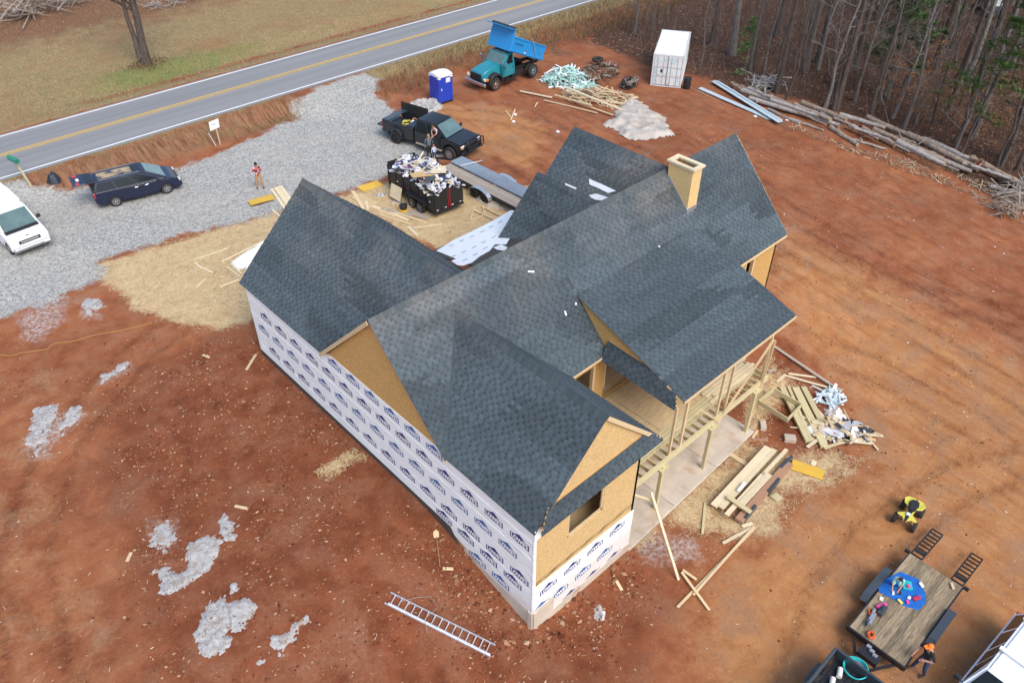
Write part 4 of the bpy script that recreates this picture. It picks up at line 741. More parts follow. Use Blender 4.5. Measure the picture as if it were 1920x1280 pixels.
simple('torn_wrap', (.66, .67, .72), .5, var=.15, sc=3); simple('scrap_dark', (.05, .055, .06), .8, var=.4); simple('scrap_red', (.5, .03, .08), .6); simple('scrap_blue', (.04, .06, .35), .6)
def heap(name, par, label, n, L, W, z0, h, mats, wts, sz, seed, kind=True, th=.012):
    rr = random.Random(seed); m = MB()
    for k in range(n):
        x = rr.uniform(-1, 1); y = rr.uniform(-1, 1); z = z0+h*max(0, 1-.6*x*x-.6*y*y)*rr.uniform(.55, 1); a = rr.uniform(0, 6.3); s1, s2 = rr.uniform(*sz)*1.0, rr.uniform(*sz)*.55
        mi = rr.choices(range(len(mats)), wts)[0]; rot = Euler((rr.uniform(-.5, .5), rr.uniform(-.5, .5), a)).to_matrix(); c = Vector((x*L, y*W, z)); q = []
        for j in range(5):
            b = 2*PI*j/5+rr.uniform(-.35, .35); q.append(c+rot@Vector((s1*math.cos(b)*rr.uniform(.5, 1.1), s2*math.sin(b)*rr.uniform(.6, 1.3), rr.uniform(-.05, .05))))
        m.prism(q, rot@Vector((0, 0, th)), mi)
    # underlying mound keeps it closed
    secs = []
    for i in range(7):
        f = i/6; secs.append([(L*(1-f*.95)*math.cos(a), W*(1-f*.95)*math.sin(a), z0-.1+h*.75*math.sin(f*PI/2)) for a in np.linspace(0, 2*PI, 14, endpoint=False)])
    m.loft(secs, 0)
    return m
hm = heap('x', None, '', 520, 2.35, 1.12, 1.5, 1.05, ['scrap_dark', 'torn_wrap', 'scrap_red', 'scrap_blue', 'pale'], (2.4, 8, .5, .6, 1.6), (.12, .4), 3)
hp = hm.build('scrap_heap', ['scrap_dark', 'torn_wrap', 'scrap_red', 'scrap_blue', 'pale']); hp.location = dt.location; hp.rotation_euler = dt.rotation_euler; tag(hp, 'heap of torn white wrap and dark scraps filling the black trailer', 'scrap heap')
def loose(name, mt, c, L, wd, th, az, tilt=0, label='', cat='board', group=None, roll=0):
    m = MB(); m.box((0, 0, 0), (L, wd, th)); o = m.build(name, mt, bevel=.004); o.location = c; o.rotation_euler = (roll, tilt, az); return tag(o, label, cat, group)
for k, (a, b, z, L, wd, az, ti) in enumerate(((785, 300, 2.45, 1.5, .09, .5, -.25), (800, 312, 2.4, 1.7, .1, .2, -.12), (770, 305, 2.5, 1.2, .09, -.6, -.3), (810, 305, 2.35, 1.4, .09, .9, .1), (775, 312, 2.45, 1.0, .14, 1.3, .15))):
    p = onz(a, b, z); loose('board_offcut', 'pale', p, L, wd, .04, az, ti, 'pale board offcut sticking out of the black trailer heap', 'board', 'offcuts on the trailer heap')
loose('plywood_scrap', 'pale', onz(822, 318, 2.35), 1.1, .9, .03, .9, .1, 'large pale plywood piece lying on top of the trailer heap', 'plywood'); loose('plywood_scrap', 'osb_light', onz(790, 327, 2.35), 1.3, .6, .03, -.3, .12, 'tan OSB strip across the trailer heap', 'plywood'); loose('tar_paper', 'scrap_dark', onz(805, 335, 2.3), .8, .5, .02, .4, .1, 'dark tar paper scrap on the trailer heap', 'paper')
def flatbed():
    t = thing('flatbed_trailer', 'long flat trailer with worn plank deck carrying metal roofing panels', 'trailer', (18.35, 14.7, float(gz(18.3, 14.7))), math.radians(91.5))
    [MB().box((0, -.85+.155*k, .62), (7.0, .145, .05)).build('plank', 'grey_wood', t) for k in range(12)]
    m = MB(); [m.box((0, s_*.95, .54), (7.2, .08, .16)) for s_ in (-1, 1)]; [m.box((x, 0, .5), (.08, 1.8, .1)) for x in np.linspace(-3.5, 3.5, 9)]; m.build('frame', 'dark_metal', t)
    for s_ in (-1, 1):
        q = [(-.5+.95*math.cos(a), .36+.5*math.sin(a)) for a in np.linspace(PI, 0, 9)]; q2 = [(-.5+.91*math.cos(a), .36+.46*math.sin(a)) for a in np.linspace(0, PI, 9)]
        m = MB(); m.loft([[(x, s_*1.0, z) for x, z in q+q2], [(x, s_*1.28, z) for x, z in q+q2]]); m.build('fender', 'galv', t)
        for x in (-.95, -.05): wheel(t, x, s_*1.13, .34, .2, 'dark_metal', 0)
    m = MB(); [m.bar((3.5, s_*.8, .55), (4.9, 0, .55), .1, .1) for s_ in (-1, 1)]; m.build('drawbar', 'dark_metal', t); m = MB(); m.bar((-3.5, -.95, .6), (-3.9, -.9, .3), .2, .06); m.bar((-3.5, .95, .6), (-3.9, .9, .3), .2, .06); m.build('ramp_stub', 'dark_metal', t); m = MB(); m.bar((-3.62, -.9, .5), (-3.62, .9, .5), .06, .1); m.build('rear_light_bar', 'red_lens', t)
    return t
fb = flatbed()
for k in range(3):
    m = MB(); n = 36; top = [(-3.9, .0, 0)]; pr = []
    for i in range(n+1):
        y = -.5+1.0*i/n; pr.append((y, .05 if (i % 6) in (1, 2) else 0))
    m.loft([[(-3.7+.15*k, y, z) for y, z in pr]+[(-3.7+.15*k, y, z-.006) for y, z in reversed(pr)], [(3.7, y, z) for y, z in pr]+[(3.7, y, z-.006) for y, z in reversed(pr)]]); o = m.build('roofing_panel', 'galv'); o.location = local(fb, (-.2, -.48-.02*k, .67+.054*k)); o.rotation_euler = fb.rotation_euler; tag(o, ('bottom', 'middle', 'top')[k]+' ribbed metal roofing panel of the stack on the flat trailer', 'metal panel', 'stacked roofing panels')
def utiltrailer():
    t = thing('utility_trailer', 'low wooden utility trailer with two black ramps and toys on its deck', 'trailer', (10.45, -16.6, float(gz(10.4, -16.6))), math.radians(-.5))
    [MB().box((0, -.9+.2*k, .60), (4.55, .192, .045)).build('deck_plank', 'deckwood', t) for k in range(10)]
    m = MB(); [m.box((0, s_*1.02, .56), (4.65, .05, .14)) for s_ in (-1, 1)]; [m.box((x, 0, .52), (.06, 2.0, .08)) for x in np.linspace(-2.3, 2.3, 8)]; m.build('frame', 'dark_metal', t); MB().box((-2.33, 0, .66), (.06, 2.15, .16)).build('front_rail', 'dark_metal', t)
    for s_ in (-1, 1):
        m = MB(); y0, y1 = (1.06, 1.34) if s_ > 0 else (-1.34, -1.06); q = [(.95, .5), (.8, .8), (-.75, .8), (-.95, .5), (-.9, .5), (-.72, .76), (.77, .76), (.9, .5)]; m.loft([[(x+.1, y0, z) for x, z in q], [(x+.1, y1, z) for x, z in q]]); m.build('fender', 'charcoal', t)
        for x in (-.3, .5): wheel(t, x, s_*1.2, .34, .2, 'dark_metal', 0)
        MB().box((2.35, s_*1.12, .58), (.1, .18, .1)).build('tail_light', 'dark_metal', t)
        r = MB(); yc = s_*.77; 
        for d in (-.21, .21): r.bar((2.36, yc+d, .6), (4.4, yc+d, .25), .05, .06)
        for k in range(9): f = k/8; r.bar((2.36+2.04*f, yc-.2, .6-.35*f), (2.36+2.04*f, yc+.2, .6-.35*f), .04, .05)
        r.bar((2.75, yc-.2, .50), (2.75, yc+.2, .5), .12, .03); r.build('ramp', 'dark_metal', t)
    m = MB(); [m.bar((-2.3, s_*.75, .5), (-3.55, 0, .45), .08, .1) for s_ in (-1, 1)]; m.box((-3.5, 0, .42), (.25, .12, .1)); m.box((-2.75, 0, .62), (.4, .7, .2)); m.build('drawbar', 'dark_metal', t); [MB().box((-2.7+.08*k, .15*(k-1), .76), (.12, .16, .1)).build('strap_ratchet', 'steel_rim', t) for k in range(3)]
    return t
simple('deckwood', (.27, .215, .14), .85, var=.35, sc=2.2, stretch=(1, 7, 1), bump=.2); simple('deckwood', (.27, .205, .125), .85, var=.5, sc=2.2, stretch=(1.2, 9, 1), bump=.3, dirt=((.11, .085, .06), 1.4, .55))
ut = utiltrailer()
# ------------------------------------------------------------ people
n_ = NT('plaid'); tc_ = n_.node('TexCoord').outputs['Object']; ck = n_.node('TexChecker', {'Vector': tc_, 'Scale': 9.0, 'Color1': (.55, .03, .05, 1), 'Color2': (.75, .62, .62, 1)}).outputs[0]; ck2 = n_.node('TexChecker', {'Vector': tc_, 'Scale': 4.5, 'Color1': (1, 1, 1, 1), 'Color2': (.28, .1, .12, 1)}).outputs[0]; n_.out(n_.mix(1, ck, ck2, 'MULTIPLY'), .85)
for nm, col in dict(khaki=(.42, .23, .09), black_cloth=(.02, .02, .022), grey_cloth=(.12, .14, .18), denim=(.03, .05, .10), pale_blue=(.5, .6, .72), pink_cloth=(.62, .42, .42), mint=(.42, .72, .62), orange_cloth=(.85, .20, .02), boot=(.10, .05, .025), red_hair=(.45, .09, .05)).items(): simple(nm, col, .85, var=.15, sc=9)
def person(label, loc, rz, mats, h=1.75, arms=None, legs=None, lean=0, hat=None, hair='hair_brown', long_hair=False, seat=False):
    """mats: shirt, trousers, shoes; facing +x; arms: two (elbow, wrist); legs: two (knee, ankle)"""
    V, E, RD, BM = [], [], [], []
    def v(p, r, par=None, m=0):
        V.append(Vector(p)); RD.append(r); i = len(V)-1
        if par is not None: E.append((par, i)); BM.append((par, i, m))
        return i
    L = lambda x, z: (x+lean*(z-.95))
    pel = v((0, 0, .95), .125); sp = v((L(0, 1.13), 0, 1.13), .125, pel, 0); chs = v((L(.0, 1.34), 0, 1.34), .145, sp, 0); nk = v((L(.0, 1.48), 0, 1.48), .06, chs, 3); hd = v((L(.02, 1.57), 0, 1.57), .085, nk, 3); ht = v((L(.03, 1.66), 0, 1.66), .092, hd, 3); v((L(.03, 1.57)+.10, 0, 1.58), .02, hd, 3)
    arms = arms or [((.02, .27, 1.16), (.08, .27, .92)), ((.02, -.27, 1.16), (.08, -.27, .92))]
    for s_, (el, wr) in zip((1, -1), arms):
        sh = v((L(0, 1.40), s_*.19, 1.40), .065, chs, 0); e = v(el, .048, sh, 0); wv = v(wr, .032, e, 3 if mats[3] else 0); d = (Vector(wr)-Vector(el)).normalized(); sd_ = d.cross(Vector((1, 0, .3))).normalized(); pm = v(Vector(wr)+d*.07, .034, wv, 3)
        for k in range(4): f1 = v(Vector(wr)+d*(.13)+sd_*(.022*(k-1.5)), .010, pm, 3); v(Vector(wr)+d*(.165+.012*(1-abs(k-1.4)))+sd_*(.022*(k-1.5))+Vector((.012, 0, -.012)), .008, f1, 3)
        t1 = v(Vector(wr)+d*.06+sd_*.05, .011, wv, 3); v(Vector(wr)+d*.10+sd_*.065, .009, t1, 3)
    legs = legs or [((.03, .11, .5), (0, .12, .09)), ((.03, -.11, .5), (0, -.12, .09))]
    for s_, (kn, an) in zip((1, -1), legs):
        hp = v((0, s_*.09, .90), .10, pel, 1); k = v(kn, .072, hp, 1); a = v(an, .05, k, 1); v(Vector(an)+Vector((.17, 0, -.045)), .042, a, 2)
    me = bpy.data.meshes.new('p'); me.from_pydata(V, E, []); o = bpy.data.objects.new('p', me); COL.objects.link(o); md = o.modifiers.new('s', 'SKIN'); sv = me.skin_vertices[0].data
    for i, r in enumerate(RD): sv[i].radius = (r, r)
    sv[0].use_root = True; md.use_smooth_shade = True; m2 = o.modifiers.new('b', 'SUBSURF'); m2.levels = 1; m2.render_levels = 1
    nm = bpy.data.meshes.new_from_object(o.evaluated_get(bpy.context.evaluated_depsgraph_get())); bpy.data.objects.remove(o); nm.name = 'person'; nm.materials.clear()
    for m in (mats[0], mats[1], mats[2], 'skin'): nm.materials.append(MATS[m])
    for p in nm.polygons:
        b, bd = 0, 1e9
        for (i, j, m) in BM:
            a, c = V[i], V[j]; e = c-a; t = max(0, min(1, (p.center-a).dot(e)/max(e.length_squared, 1e-9))); d = (p.center-a-e*t).length-.5*(RD[i]*(1-t)+RD[j]*t)
            if d < bd: bd, b = d, m
        p.material_index = b; p.use_smooth = True
    po = put('person', nm, None, loc, (0, 0, rz)); po.scale = (h/1.75,)*3; tag(po, label, 'person')
    hx = L(.03, 1.66); hm = MB(); secs = []
    for k in range(5):
        f = k/4; rr = .108*math.cos(f*1.45); secs.append([(hx-.012+rr*math.cos(a)*1.02, rr*math.sin(a)*.92, 1.645+.115*math.sin(f*1.5)) for a in np.linspace(0, 2*PI, 12, endpoint=False)])
    hm.loft(secs)
    if long_hair: hm.loft([[(hx-.04+.09*math.cos(a)-.02, .1*math.sin(a), z) for a in np.linspace(PI*.4, PI*1.6, 8)] for z in (1.68, 1.55, 1.40)])
    if hat: hm.prism([(hx+.06, -.085, 1.665), (hx+.20, -.06, 1.65), (hx+.20, .06, 1.65), (hx+.06, .085, 1.665)], (0, 0, .012))
    hm.build('cap' if hat else 'hair', hat or hair, po, smooth=60)
    ey = MB(); [ey.box((hx+.092, s_*.035, 1.625), (.012, .022, .012)) for s_ in (-1, 1)]; ey.build('eyes', 'black_cloth', po)
    return po
p = at(489, 353); person('person in red plaid shirt and tan trousers standing on gravel, hands at face', p, math.radians(-118), ('plaid', 'khaki', 'boot', False), 1.8, [((.20, .24, 1.22), (.33, .06, 1.42)), ((.20, -.24, 1.22), (.33, -.06, 1.42))], [((.03, .15, .5), (0, .19, .09)), ((.03, -.15, .5), (-.02, -.19, .09))], .05, hat='black_cloth')
p = at(806, 297); person('person with blond hair in grey jacket and black leggings beside the black pickup', p, math.radians(60), ('grey_cloth', 'black_cloth', 'black_cloth', False), 1.72, hair='hair_blond', long_hair=True)
p = at(815, 301); person('small child in pale blue top and dark trousers by the grey-jacketed adult', p, math.radians(80), ('pale_blue', 'denim', 'black_cloth', False), 1.12, hair='red_hair', legs=[((.08, .1, .5), (.1, .12, .09)), ((-.02, -.1, .5), (-.14, -.12, .1))])
q = local(tk, (1.02, -.62, .40)); person('person in pink shirt leaning out of the black pickup side window', q, tk.rotation_euler.z-math.radians(95), ('pink_cloth', 'denim', 'boot', True), 1.75, [((.32, .22, 1.14), (.46, .05, 1.0)), ((.32, -.22, 1.14), (.46, -.02, 1.0))], [((.02, .1, .75), (-.02, .1, .55)), ((.02, -.1, .75), (-.02, -.1, .55))], .55)
p = at(1722, 1258); person('person in orange cap, black shirt and dark jeans standing beside wooden trailer', p, math.radians(150), ('black_cloth', 'denim', 'boot', True), 1.8, [((.10, .34, 1.20), (.28, .16, 1.08)), ((.12, -.30, 1.16), (.34, -.22, .98))], [((.06, .16, .5), (-.02, .20, .09)), ((.10, -.14, .5), (.16, -.18, .09))], .22, hat='orange_cloth')
def oz(px, py, z): return onz(px, py, z)
DZ = ut.location.z+.625
q = oz(1681, 1090, DZ+.2); person('child in mint top crouching on the blue blanket on the trailer', (q.x, q.y, DZ-.34), math.radians(200), ('mint', 'mint', 'black_cloth', True), 1.3, [((.3, .22, 1.05), (.5, .15, .8)), ((.3, -.22, 1.05), (.5, -.15, .8))], [((.32, .14, .88), (-.02, .16, .52)), ((.32, -.14, .88), (-.02, -.16, .52))], .75, hair='black_cloth')
# ------------------------------------------------------------ things on the trailer deck
simple('blanket', (.008, .13, .48), .9, var=.25, sc=6); simple('toy_white', (.8, .8, .82), .5); simple('toy_yellow', (.8, .65, .1), .5); simple('orange_cord', (.8, .13, .03), .6); simple('tool_grey', (.22, .25, .30), .5)
bl = [(1645, 1092), (1688, 1072), (1722, 1085), (1735, 1112), (1736, 1130), (1722, 1144), (1700, 1138), (1676, 1124), (1648, 1110)]
pts = [oz(a, b, DZ) for a, b in bl]; c0 = sum(pts, Vector())/len(pts); m = MB(); rings = []
for f in (1.0, .8, .6, .4, .2, .03): rings.append([(c0.x+(p.x-c0.x)*f, c0.y+(p.y-c0.y)*f, DZ+.012+.02*math.sin(9*p.x*f+5*p.y)*f+(.02 if f < 1 else 0)) for p in pts])
m.loft(rings); o = m.build('blanket', 'blanket', smooth=60); tag(o, 'blue patterned blanket spread on the wooden trailer deck', 'blanket')
def toy(px, py, d, mt, nm, lb, az=0, h=None):
    q = oz(px, py, DZ+d[2]/2); m = MB(); m.box((0, 0, 0), d); m.box((d[0]*.3, 0, d[2]*.4), (d[0]*.4, d[1]*.6, d[2]*.5)); o = m.build(nm, mt, bevel=min(d)*.2, seg=2); o.location = (q.x, q.y, DZ+d[2]/2+.04); o.rotation_euler = (0, 0, az); return tag(o, lb, nm.split('_')[-1])
toy(1700, 1098, (.36, .34, .1), 'aqua', 'toy_case', 'turquoise toy case with pink square on the blue blanket', .6); toy(1702, 1101, (.12, .12, .19), 'pink', 'toy_block', 'small pink square block on the turquoise toy case', .6)
toy(1727, 1097, (.2, .12, .06), 'toy_white', 'toy_doll', 'pink and white doll at the blanket edge', 1.0); toy(1674, 1112, (.18, .08, .05), 'toy_white', 'toy_figure', 'white toy figure on the near part of the blue blanket', .4); toy(1687, 1128, (.2, .1, .05), 'toy_yellow', 'toy_figure', 'yellow toy figure on the blue blanket corner', 1.2); toy(1704, 1121, (.14, .1, .05), 'toy_white', 'toy_cup', 'white toy cup on the blue blanket', 0); toy(1718, 1122, (.3, .14, .07), 'scrap_red', 'toy_truck', 'red and white toy truck on the blue blanket', -.4); toy(1701, 1129, (.16, .1, .04), 'pink', 'toy_comb', 'pink toy comb on the blue blanket', .8); toy(1686, 1110, (.22, .1, .06), 'black_cloth', 'dark_shoe', 'dark shoe lying on the blue blanket', .5)
toy(1652, 1136, (.42, .13, .12), 'pink', 'toy_car', 'long magenta toy car on the bare trailer planks', -.45); toy(1652, 1123, (.16, .12, .03), 'toy_white', 'white_card', 'white card lying on the trailer planks beside the magenta toy', .3); toy(1785, 1099, (.28, .1, .04), 'pine', 'wood_scrap', 'pale wood scrap at the ramp end of the trailer', .7)
for (px, py, lb) in ((1634, 1150, 'tangled orange extension cord heaped on the trailer planks'), (1632, 1192, 'orange extension cord piled against the trailer front rail')):
    q = oz(px, py, DZ); m = MB(); rr = random.Random(px)
    for j in range(7): m.tube([(rr.uniform(.08, .17)*math.cos(a+j), rr.uniform(.06, .14)*math.sin(a*1.0+j), .03+.015*j+.02*math.sin(3*a)) for a in np.linspace(0, 6, 14)], .014, 5)
    o = m.build('extension_cord', 'orange_cord', smooth=60); o.location = (q.x, q.y, DZ); tag(o, lb, 'cord')
q = oz(1632, 1162, DZ); m = MB(); m.box((0, 0, .1), (.5, .16, .14)); m.box((.3, .05, .12), (.2, .1, .2)); m.disc((-.25, 0, .14), (0, 1, 0), .02, .15, .03, 14, 1); o = m.build('circular_saw', ['tool_grey', 'steel_rim'], bevel=.02); o.location = (q.x, q.y, DZ); o.rotation_euler = (0, 0, .1); tag(o, 'grey power saw lying on the trailer planks', 'saw')
q = oz(1640, 1151, DZ); m = MB(); m.box((0, 0, .1), (.45, .2, .2)); m.box((0, 0, .24), (.2, .05, .08)); o = m.build('tool_case', 'charcoal', bevel=.02); o.location = (q.x+.25, q.y-.12, DZ); tag(o, 'dark grey tool case beside the orange cord on the trailer', 'tool case')
# ------------------------------------------------------------ toilet, container, sign, mailbox
def toilet():
    a, b, c = at(825, 197), at(846, 191), at(808.5, 190); az = math.atan2(b.y-a.y, b.x-a.x); ux = Vector((math.cos(az), math.sin(az), 0)); uy = Vector((-ux.y, ux.x, 0)); ce = a+ux*.6+uy*.6
    t = thing('portable_toilet', 'blue portable toilet with white domed roof standing on clay', 'toilet', (ce.x, ce.y, float(gz(ce.x, ce.y))), az); t.scale = (1.08, 1.08, 1.0)
    MB().box((0, 0, .07), (1.16, 1.16, .14)).build('base', 'black_plastic', t)
    for k in range(4):
        m = MB(); m.box((0, -.53, 1.1), (1.0, .05, 1.95)); [m.box((x, -.565, 1.05), (.12, .03, 1.6)) for x in (-.36, -.12, .12, .36)]; m.box((-.52, -.52, 1.1), (.12, .12, 2.0)); o = m.build('wall_panel', 'toilet_blue', t, bevel=.012); o.rotation_euler = (0, 0, k*PI/2)
    MB().box((.2, -.59, 1.72), (.36, .02, .34)).build('notice', 'paint_white', t); MB().box((-.38, -.6, 1.1), (.05, .04, .16)).build('door_latch', 'white_paint', t)
    m = MB(); secs = []
    for i in range(9):
        x = -.6+1.2*i/8; secs.append([(x, y, 2.08+.02+.26*(1-(y/.62)**2)*(1-.55*(x/.62)**2)) for y in np.linspace(-.6, .6, 9)]+[(x, .6, 2.0), (x, -.6, 2.0)])
    m.loft(secs); [m.box((sx*.5, sy*.5, 2.0), (.2, .2, .2)) for sx in (-1, 1) for sy in (-1, 1)]; m.build('roof', 'white_paint', t, smooth=50)
toilet()
def container():
    a, b = at(1219, 160), at(1274.6, 165.6); az = math.atan2(b.y-a.y, b.x-a.x); t = thing('shipping_container', 'worn white shipping container with faded door markings on the clay', 'container', (a.x, a.y, float(gz(a.x, a.y))-.05), az); W, L, H = 2.44, 6.06, 2.6
    simple('cont_white', (.62, .64, .64), .6, var=.1, sc=2, dirt=((.38, .30, .22), 1.2, .6)); simple('cont_roof', (.80, .82, .84), .6, var=.04); simple('cont_patch', (.42, .55, .58), .6, var=.2)
    def corr(n, ln):
        pr = []; 
        for i in range(n): x0 = ln*i/n; d = ln/n; pr += [(x0, 0), (x0+.3*d, 0), (x0+.5*d, .04), (x0+.8*d, .04)]
        return pr+[(ln, 0)]
    for x, s_ in ((.06, -1), (W-.06, 1)):
        m = MB(); pr = corr(22, L-.2); m.loft([[(x-s_*d, .1+y, .15) for y, d in pr]+[(x-s_*(d+.03), .1+y, .15) for y, d in reversed(pr)], [(x-s_*d, .1+y, H-.1) for y, d in pr]+[(x-s_*(d+.03), .1+y, H-.1) for y, d in reversed(pr)]]); m.build('side_panel', 'cont_white', t)
    m = MB(); pr = corr(18, L-.2); m.loft([[(.06, .1+y, H-.05-d) for y, d in pr]+[(.06, .1+y, H-.09-d) for y, d in reversed(pr)], [(W-.06, .1+y, H-.05-d) for y, d in pr]+[(W-.06, .1+y, H-.09-d) for y, d in reversed(pr)]]); m.build('roof_panel', 'cont_roof', t); MB().box((W/2, L-.03, H/2), (W-.1, .05, H-.1)).build('end_panel', 'cont_white', t)
    m = MB(); [m.box((x, y, H/2), (.12, .12, H)) for x in (.06, W-.06) for y in (.06, L-.06)]; [m.box((x, L/2, z), (.1, L-.26, .12)) for x in (.05, W-.05) for z in (.08, H-.06)]; [m.box((W/2, y, z), (W-.26, .1, .13)) for y in (.06, L-.06) for z in (.07, H-.065)]; m.build('frame', 'cont_white', t)
    for k in (0, 1):
        x0 = .14+k*1.09; d = MB().box((x0+.535, .03, 1.32), (1.06, .06, 2.26)).build('door', 'cont_white', t)
        for xx in (.3, .78): o = MB(); o.tube([(x0+xx, -.04, .2), (x0+xx, -.04, 2.45)], .02, 6); o.box((x0+xx+.12, -.04, 1.05), (.3, .02, .05)); o.build('lock_rod', 'cont_white', d)
        for z in (.85, 1.6): MB().box((x0+.535, -.008, z), (1.04, .02, .03)).build('door_rib', 'grey_wood', d)
        for (u, z, w_, h_) in ([(.5, 2.1, .7, .22), (.18, 1.3, .26, .5), (.2, .6, .25, .35)] if k == 0 else [(.35, 2.1, .4, .4), (.85, .6, .26, .5), (.3, 1.25, .3, .3)]): MB().box((x0+u, -.006, z), (w_, .012, h_)).build('faded_marking', 'cont_patch', d)
        if k == 0: MB().box((x0+.62, -.008, 1.3), (.18, .014, .26)).build('faded_marking', 'charcoal', d)
    MB().box((W/2, -.02, 1.32), (.03, .06, 2.26)).build('door_seal', 'charcoal', t)
container()
def sign():
    p = at(413, 272); t = thing('site_sign', 'blank white sign board on a wooden post beside the ditch', 'sign', p, math.radians(18)); MB().box((0, 0, .75), (.09, .05, 1.5)).build('post', 'pine', t); MB().box((-.12, -.05, 1.52), (.85, .03, .62), (0, .05, 0)).build('board', 'paint_white', t, bevel=.02); [MB().box((-.3+.12*k, -.07, 1.6-.03*k), (.09, .004, .05)).build('mark', 'grey_print', t) for k in range(3)]
    o = MB().bar(at(405, 274), at(405, 274)+Vector((-.25, .1, 1.0)), .03, .03).build('survey_stake', 'paint_white'); tag(o, 'thin white survey stake leaning near the blank sign', 'stake')
sign()
def mailbox():
    p = at(58, 348); t = thing('mailbox', 'green mailbox on a leaning wooden post by the road edge', 'mailbox', p, math.radians(100)); m = MB(); m.bar((0, 0, -.1), (.55, .12, 1.5), .1, .1); m.build('post', 'treated', t); simple('mail_green', (.02, .20, .12), .4)
    m = MB(); q = [(-.13, 0), (.13, 0), (.13, .14)]+[(.13*math.cos(a), .14+.13*math.sin(a)) for a in np.linspace(.3, PI-.3, 6)]+[(-.13, .14)]; m.loft([[(.15, y+.12, 1.5+z) for y, z in q], [(1.0, y+.18, 1.55+z) for y, z in q]]); m.build('box', 'mail_green', t, smooth=40); MB().box((.14, .12, 1.62), (.02, .22, .22)).build('door', 'mail_green', t)
mailbox()
def lump(name, pxs, hgt, mt, label, cat, seed, rough=.5, kind=None, rings=7):
    P = [at(a, b) for a, b in pxs]; rr = random.Random(seed); c = sum(P, Vector())/len(P); n = 36; out = []
    for k in range(n):
        f = k*len(P)/n; i = int(f) % len(P); j = (i+1) % len(P); q = P[i].lerp(P[j], f-int(f)); out.append(q)
    m = MB(); secs = []; ph = [rr.uniform(0, 6) for _ in range(6)]
    for r in range(rings+1):
        f = 1-r/rings*.97; s_ = []
        for k, q in enumerate(out):
            jit = 1+rough*.25*(math.sin(k*1.9+ph[0])*.4+math.sin(k*.83+ph[1]+r)*.4+rr.uniform(-.5, .5)*.6)*(.35+.65*f); x = c.x+(q.x-c.x)*f*jit; y = c.y+(q.y-c.y)*f*jit
            s_.append((x, y, float(gz(x, y))-.03+hgt*(1-f**2.2)*(1+rough*rr.uniform(-.5, .5))+(.0 if r else 0)))
        secs.append(s_)
    m.loft(secs, cap=True); o = m.build(name, mt, smooth=75 if rough < .4 else 35); return tag(o, label, cat, kind=kind)
simple('pipe_black', (.02, .025, .04), .5); lump('tarp_bundle', [(87, 343), (95, 331), (108, 328), (116, 336), (112, 346), (95, 348)], .5, 'pipe_black', 'dark blue tarp bundle lying in the ditch near the mailbox', 'tarp', 3, .3)
# pale concrete spills
n_ = NT('spill'); tc_ = n_.node('TexCoord').outputs['Object']; f_ = n_.noise(tc_, 7, 7, .7); c_ = n_.ramp(f_, .3, .68, (.30, .275, .25), (.60, .59, .575)); ck_ = n_.node('TexVoronoi', {'Vector': n_.node('Mapping', {'Vector': tc_, 'Location': (.3, .2, 0)}).outputs[0], 'Scale': .55}, feature='DISTANCE_TO_EDGE').outputs[0]; c_ = n_.mix(n_.math('MULTIPLY', n_.ramp(ck_, .0, .012, (1, 1, 1), (0, 0, 0)), .5), c_, (.16, .1, .07, 1)); c_ = n_.mix(n_.ramp(n_.noise(tc_, 5, 6, .7, 1), .57, .66), c_, (.2, .1, .06, 1)); c_ = n_.mix(n_.math('MULTIPLY', n_.ramp(n_.noise(tc_, 2.2, 5), .52, .7), .6), c_, (.36, .25, .17, 1)); n_.out(c_, .97, 0, .1); n_.bump(n_.noise(tc_, 24, 5, .75), 1.0, .05)
from mathutils import noise as nz
def crust(name, pxs, hgt, mt, label, cat, seed, st=.075, ragged=.28):
    A = np.array([(p.x, p.y) for p in (at(a, b) for a, b in pxs)]); lo, hi = A.min(0)-.3, A.max(0)+.3; xs = np.arange(lo[0], hi[0], st); ys = np.arange(lo[1], hi[1], st); X, Y = np.meshgrid(xs, ys); Q = np.stack([X.ravel(), Y.ravel()], 1); D = sdist(Q, A); G = gz(Q[:, 0], Q[:, 1]); m = MB(); W = len(xs); ok = []
    for q, d, g in zip(Q, D, G):
        x, y = q; d2 = d+ragged*(nz.noise((x*2.1, y*2.1, seed))+.6*nz.noise((x*5.3, y*5.3, seed))+.5*nz.noise((x*11, y*11, seed))); ok.append(d2); rise = min(1, max(0, d2)/.22)**.6; m.v.append((x+.02*nz.noise((x*9, y*9, 2)), y+.02*nz.noise((x*9, y*9, 7)), g-.02+rise*(hgt*(.7+.8*abs(nz.noise((x*1.6, y*1.6, seed+3)))+.7*nz.noise((x*5, y*5, seed)))+.035*nz.noise((x*13, y*13, 1))+.02)))
    for j in range(len(ys)-1):
        for i in range(W-1):
            k = j*W+i
            if max(ok[k], ok[k+1], ok[k+W], ok[k+W+1]) > 0: m.f.append((k, k+1, k+W+1, k+W)); m.m.append(0)
    used = sorted({i for f in m.f for i in f}); mp = {o: i for i, o in enumerate(used)}; m.v = [m.v[o] for o in used]; m.f = [tuple(mp[i] for i in f) for f in m.f]
    return tag(m.build(name, mt, smooth=50), label, cat)
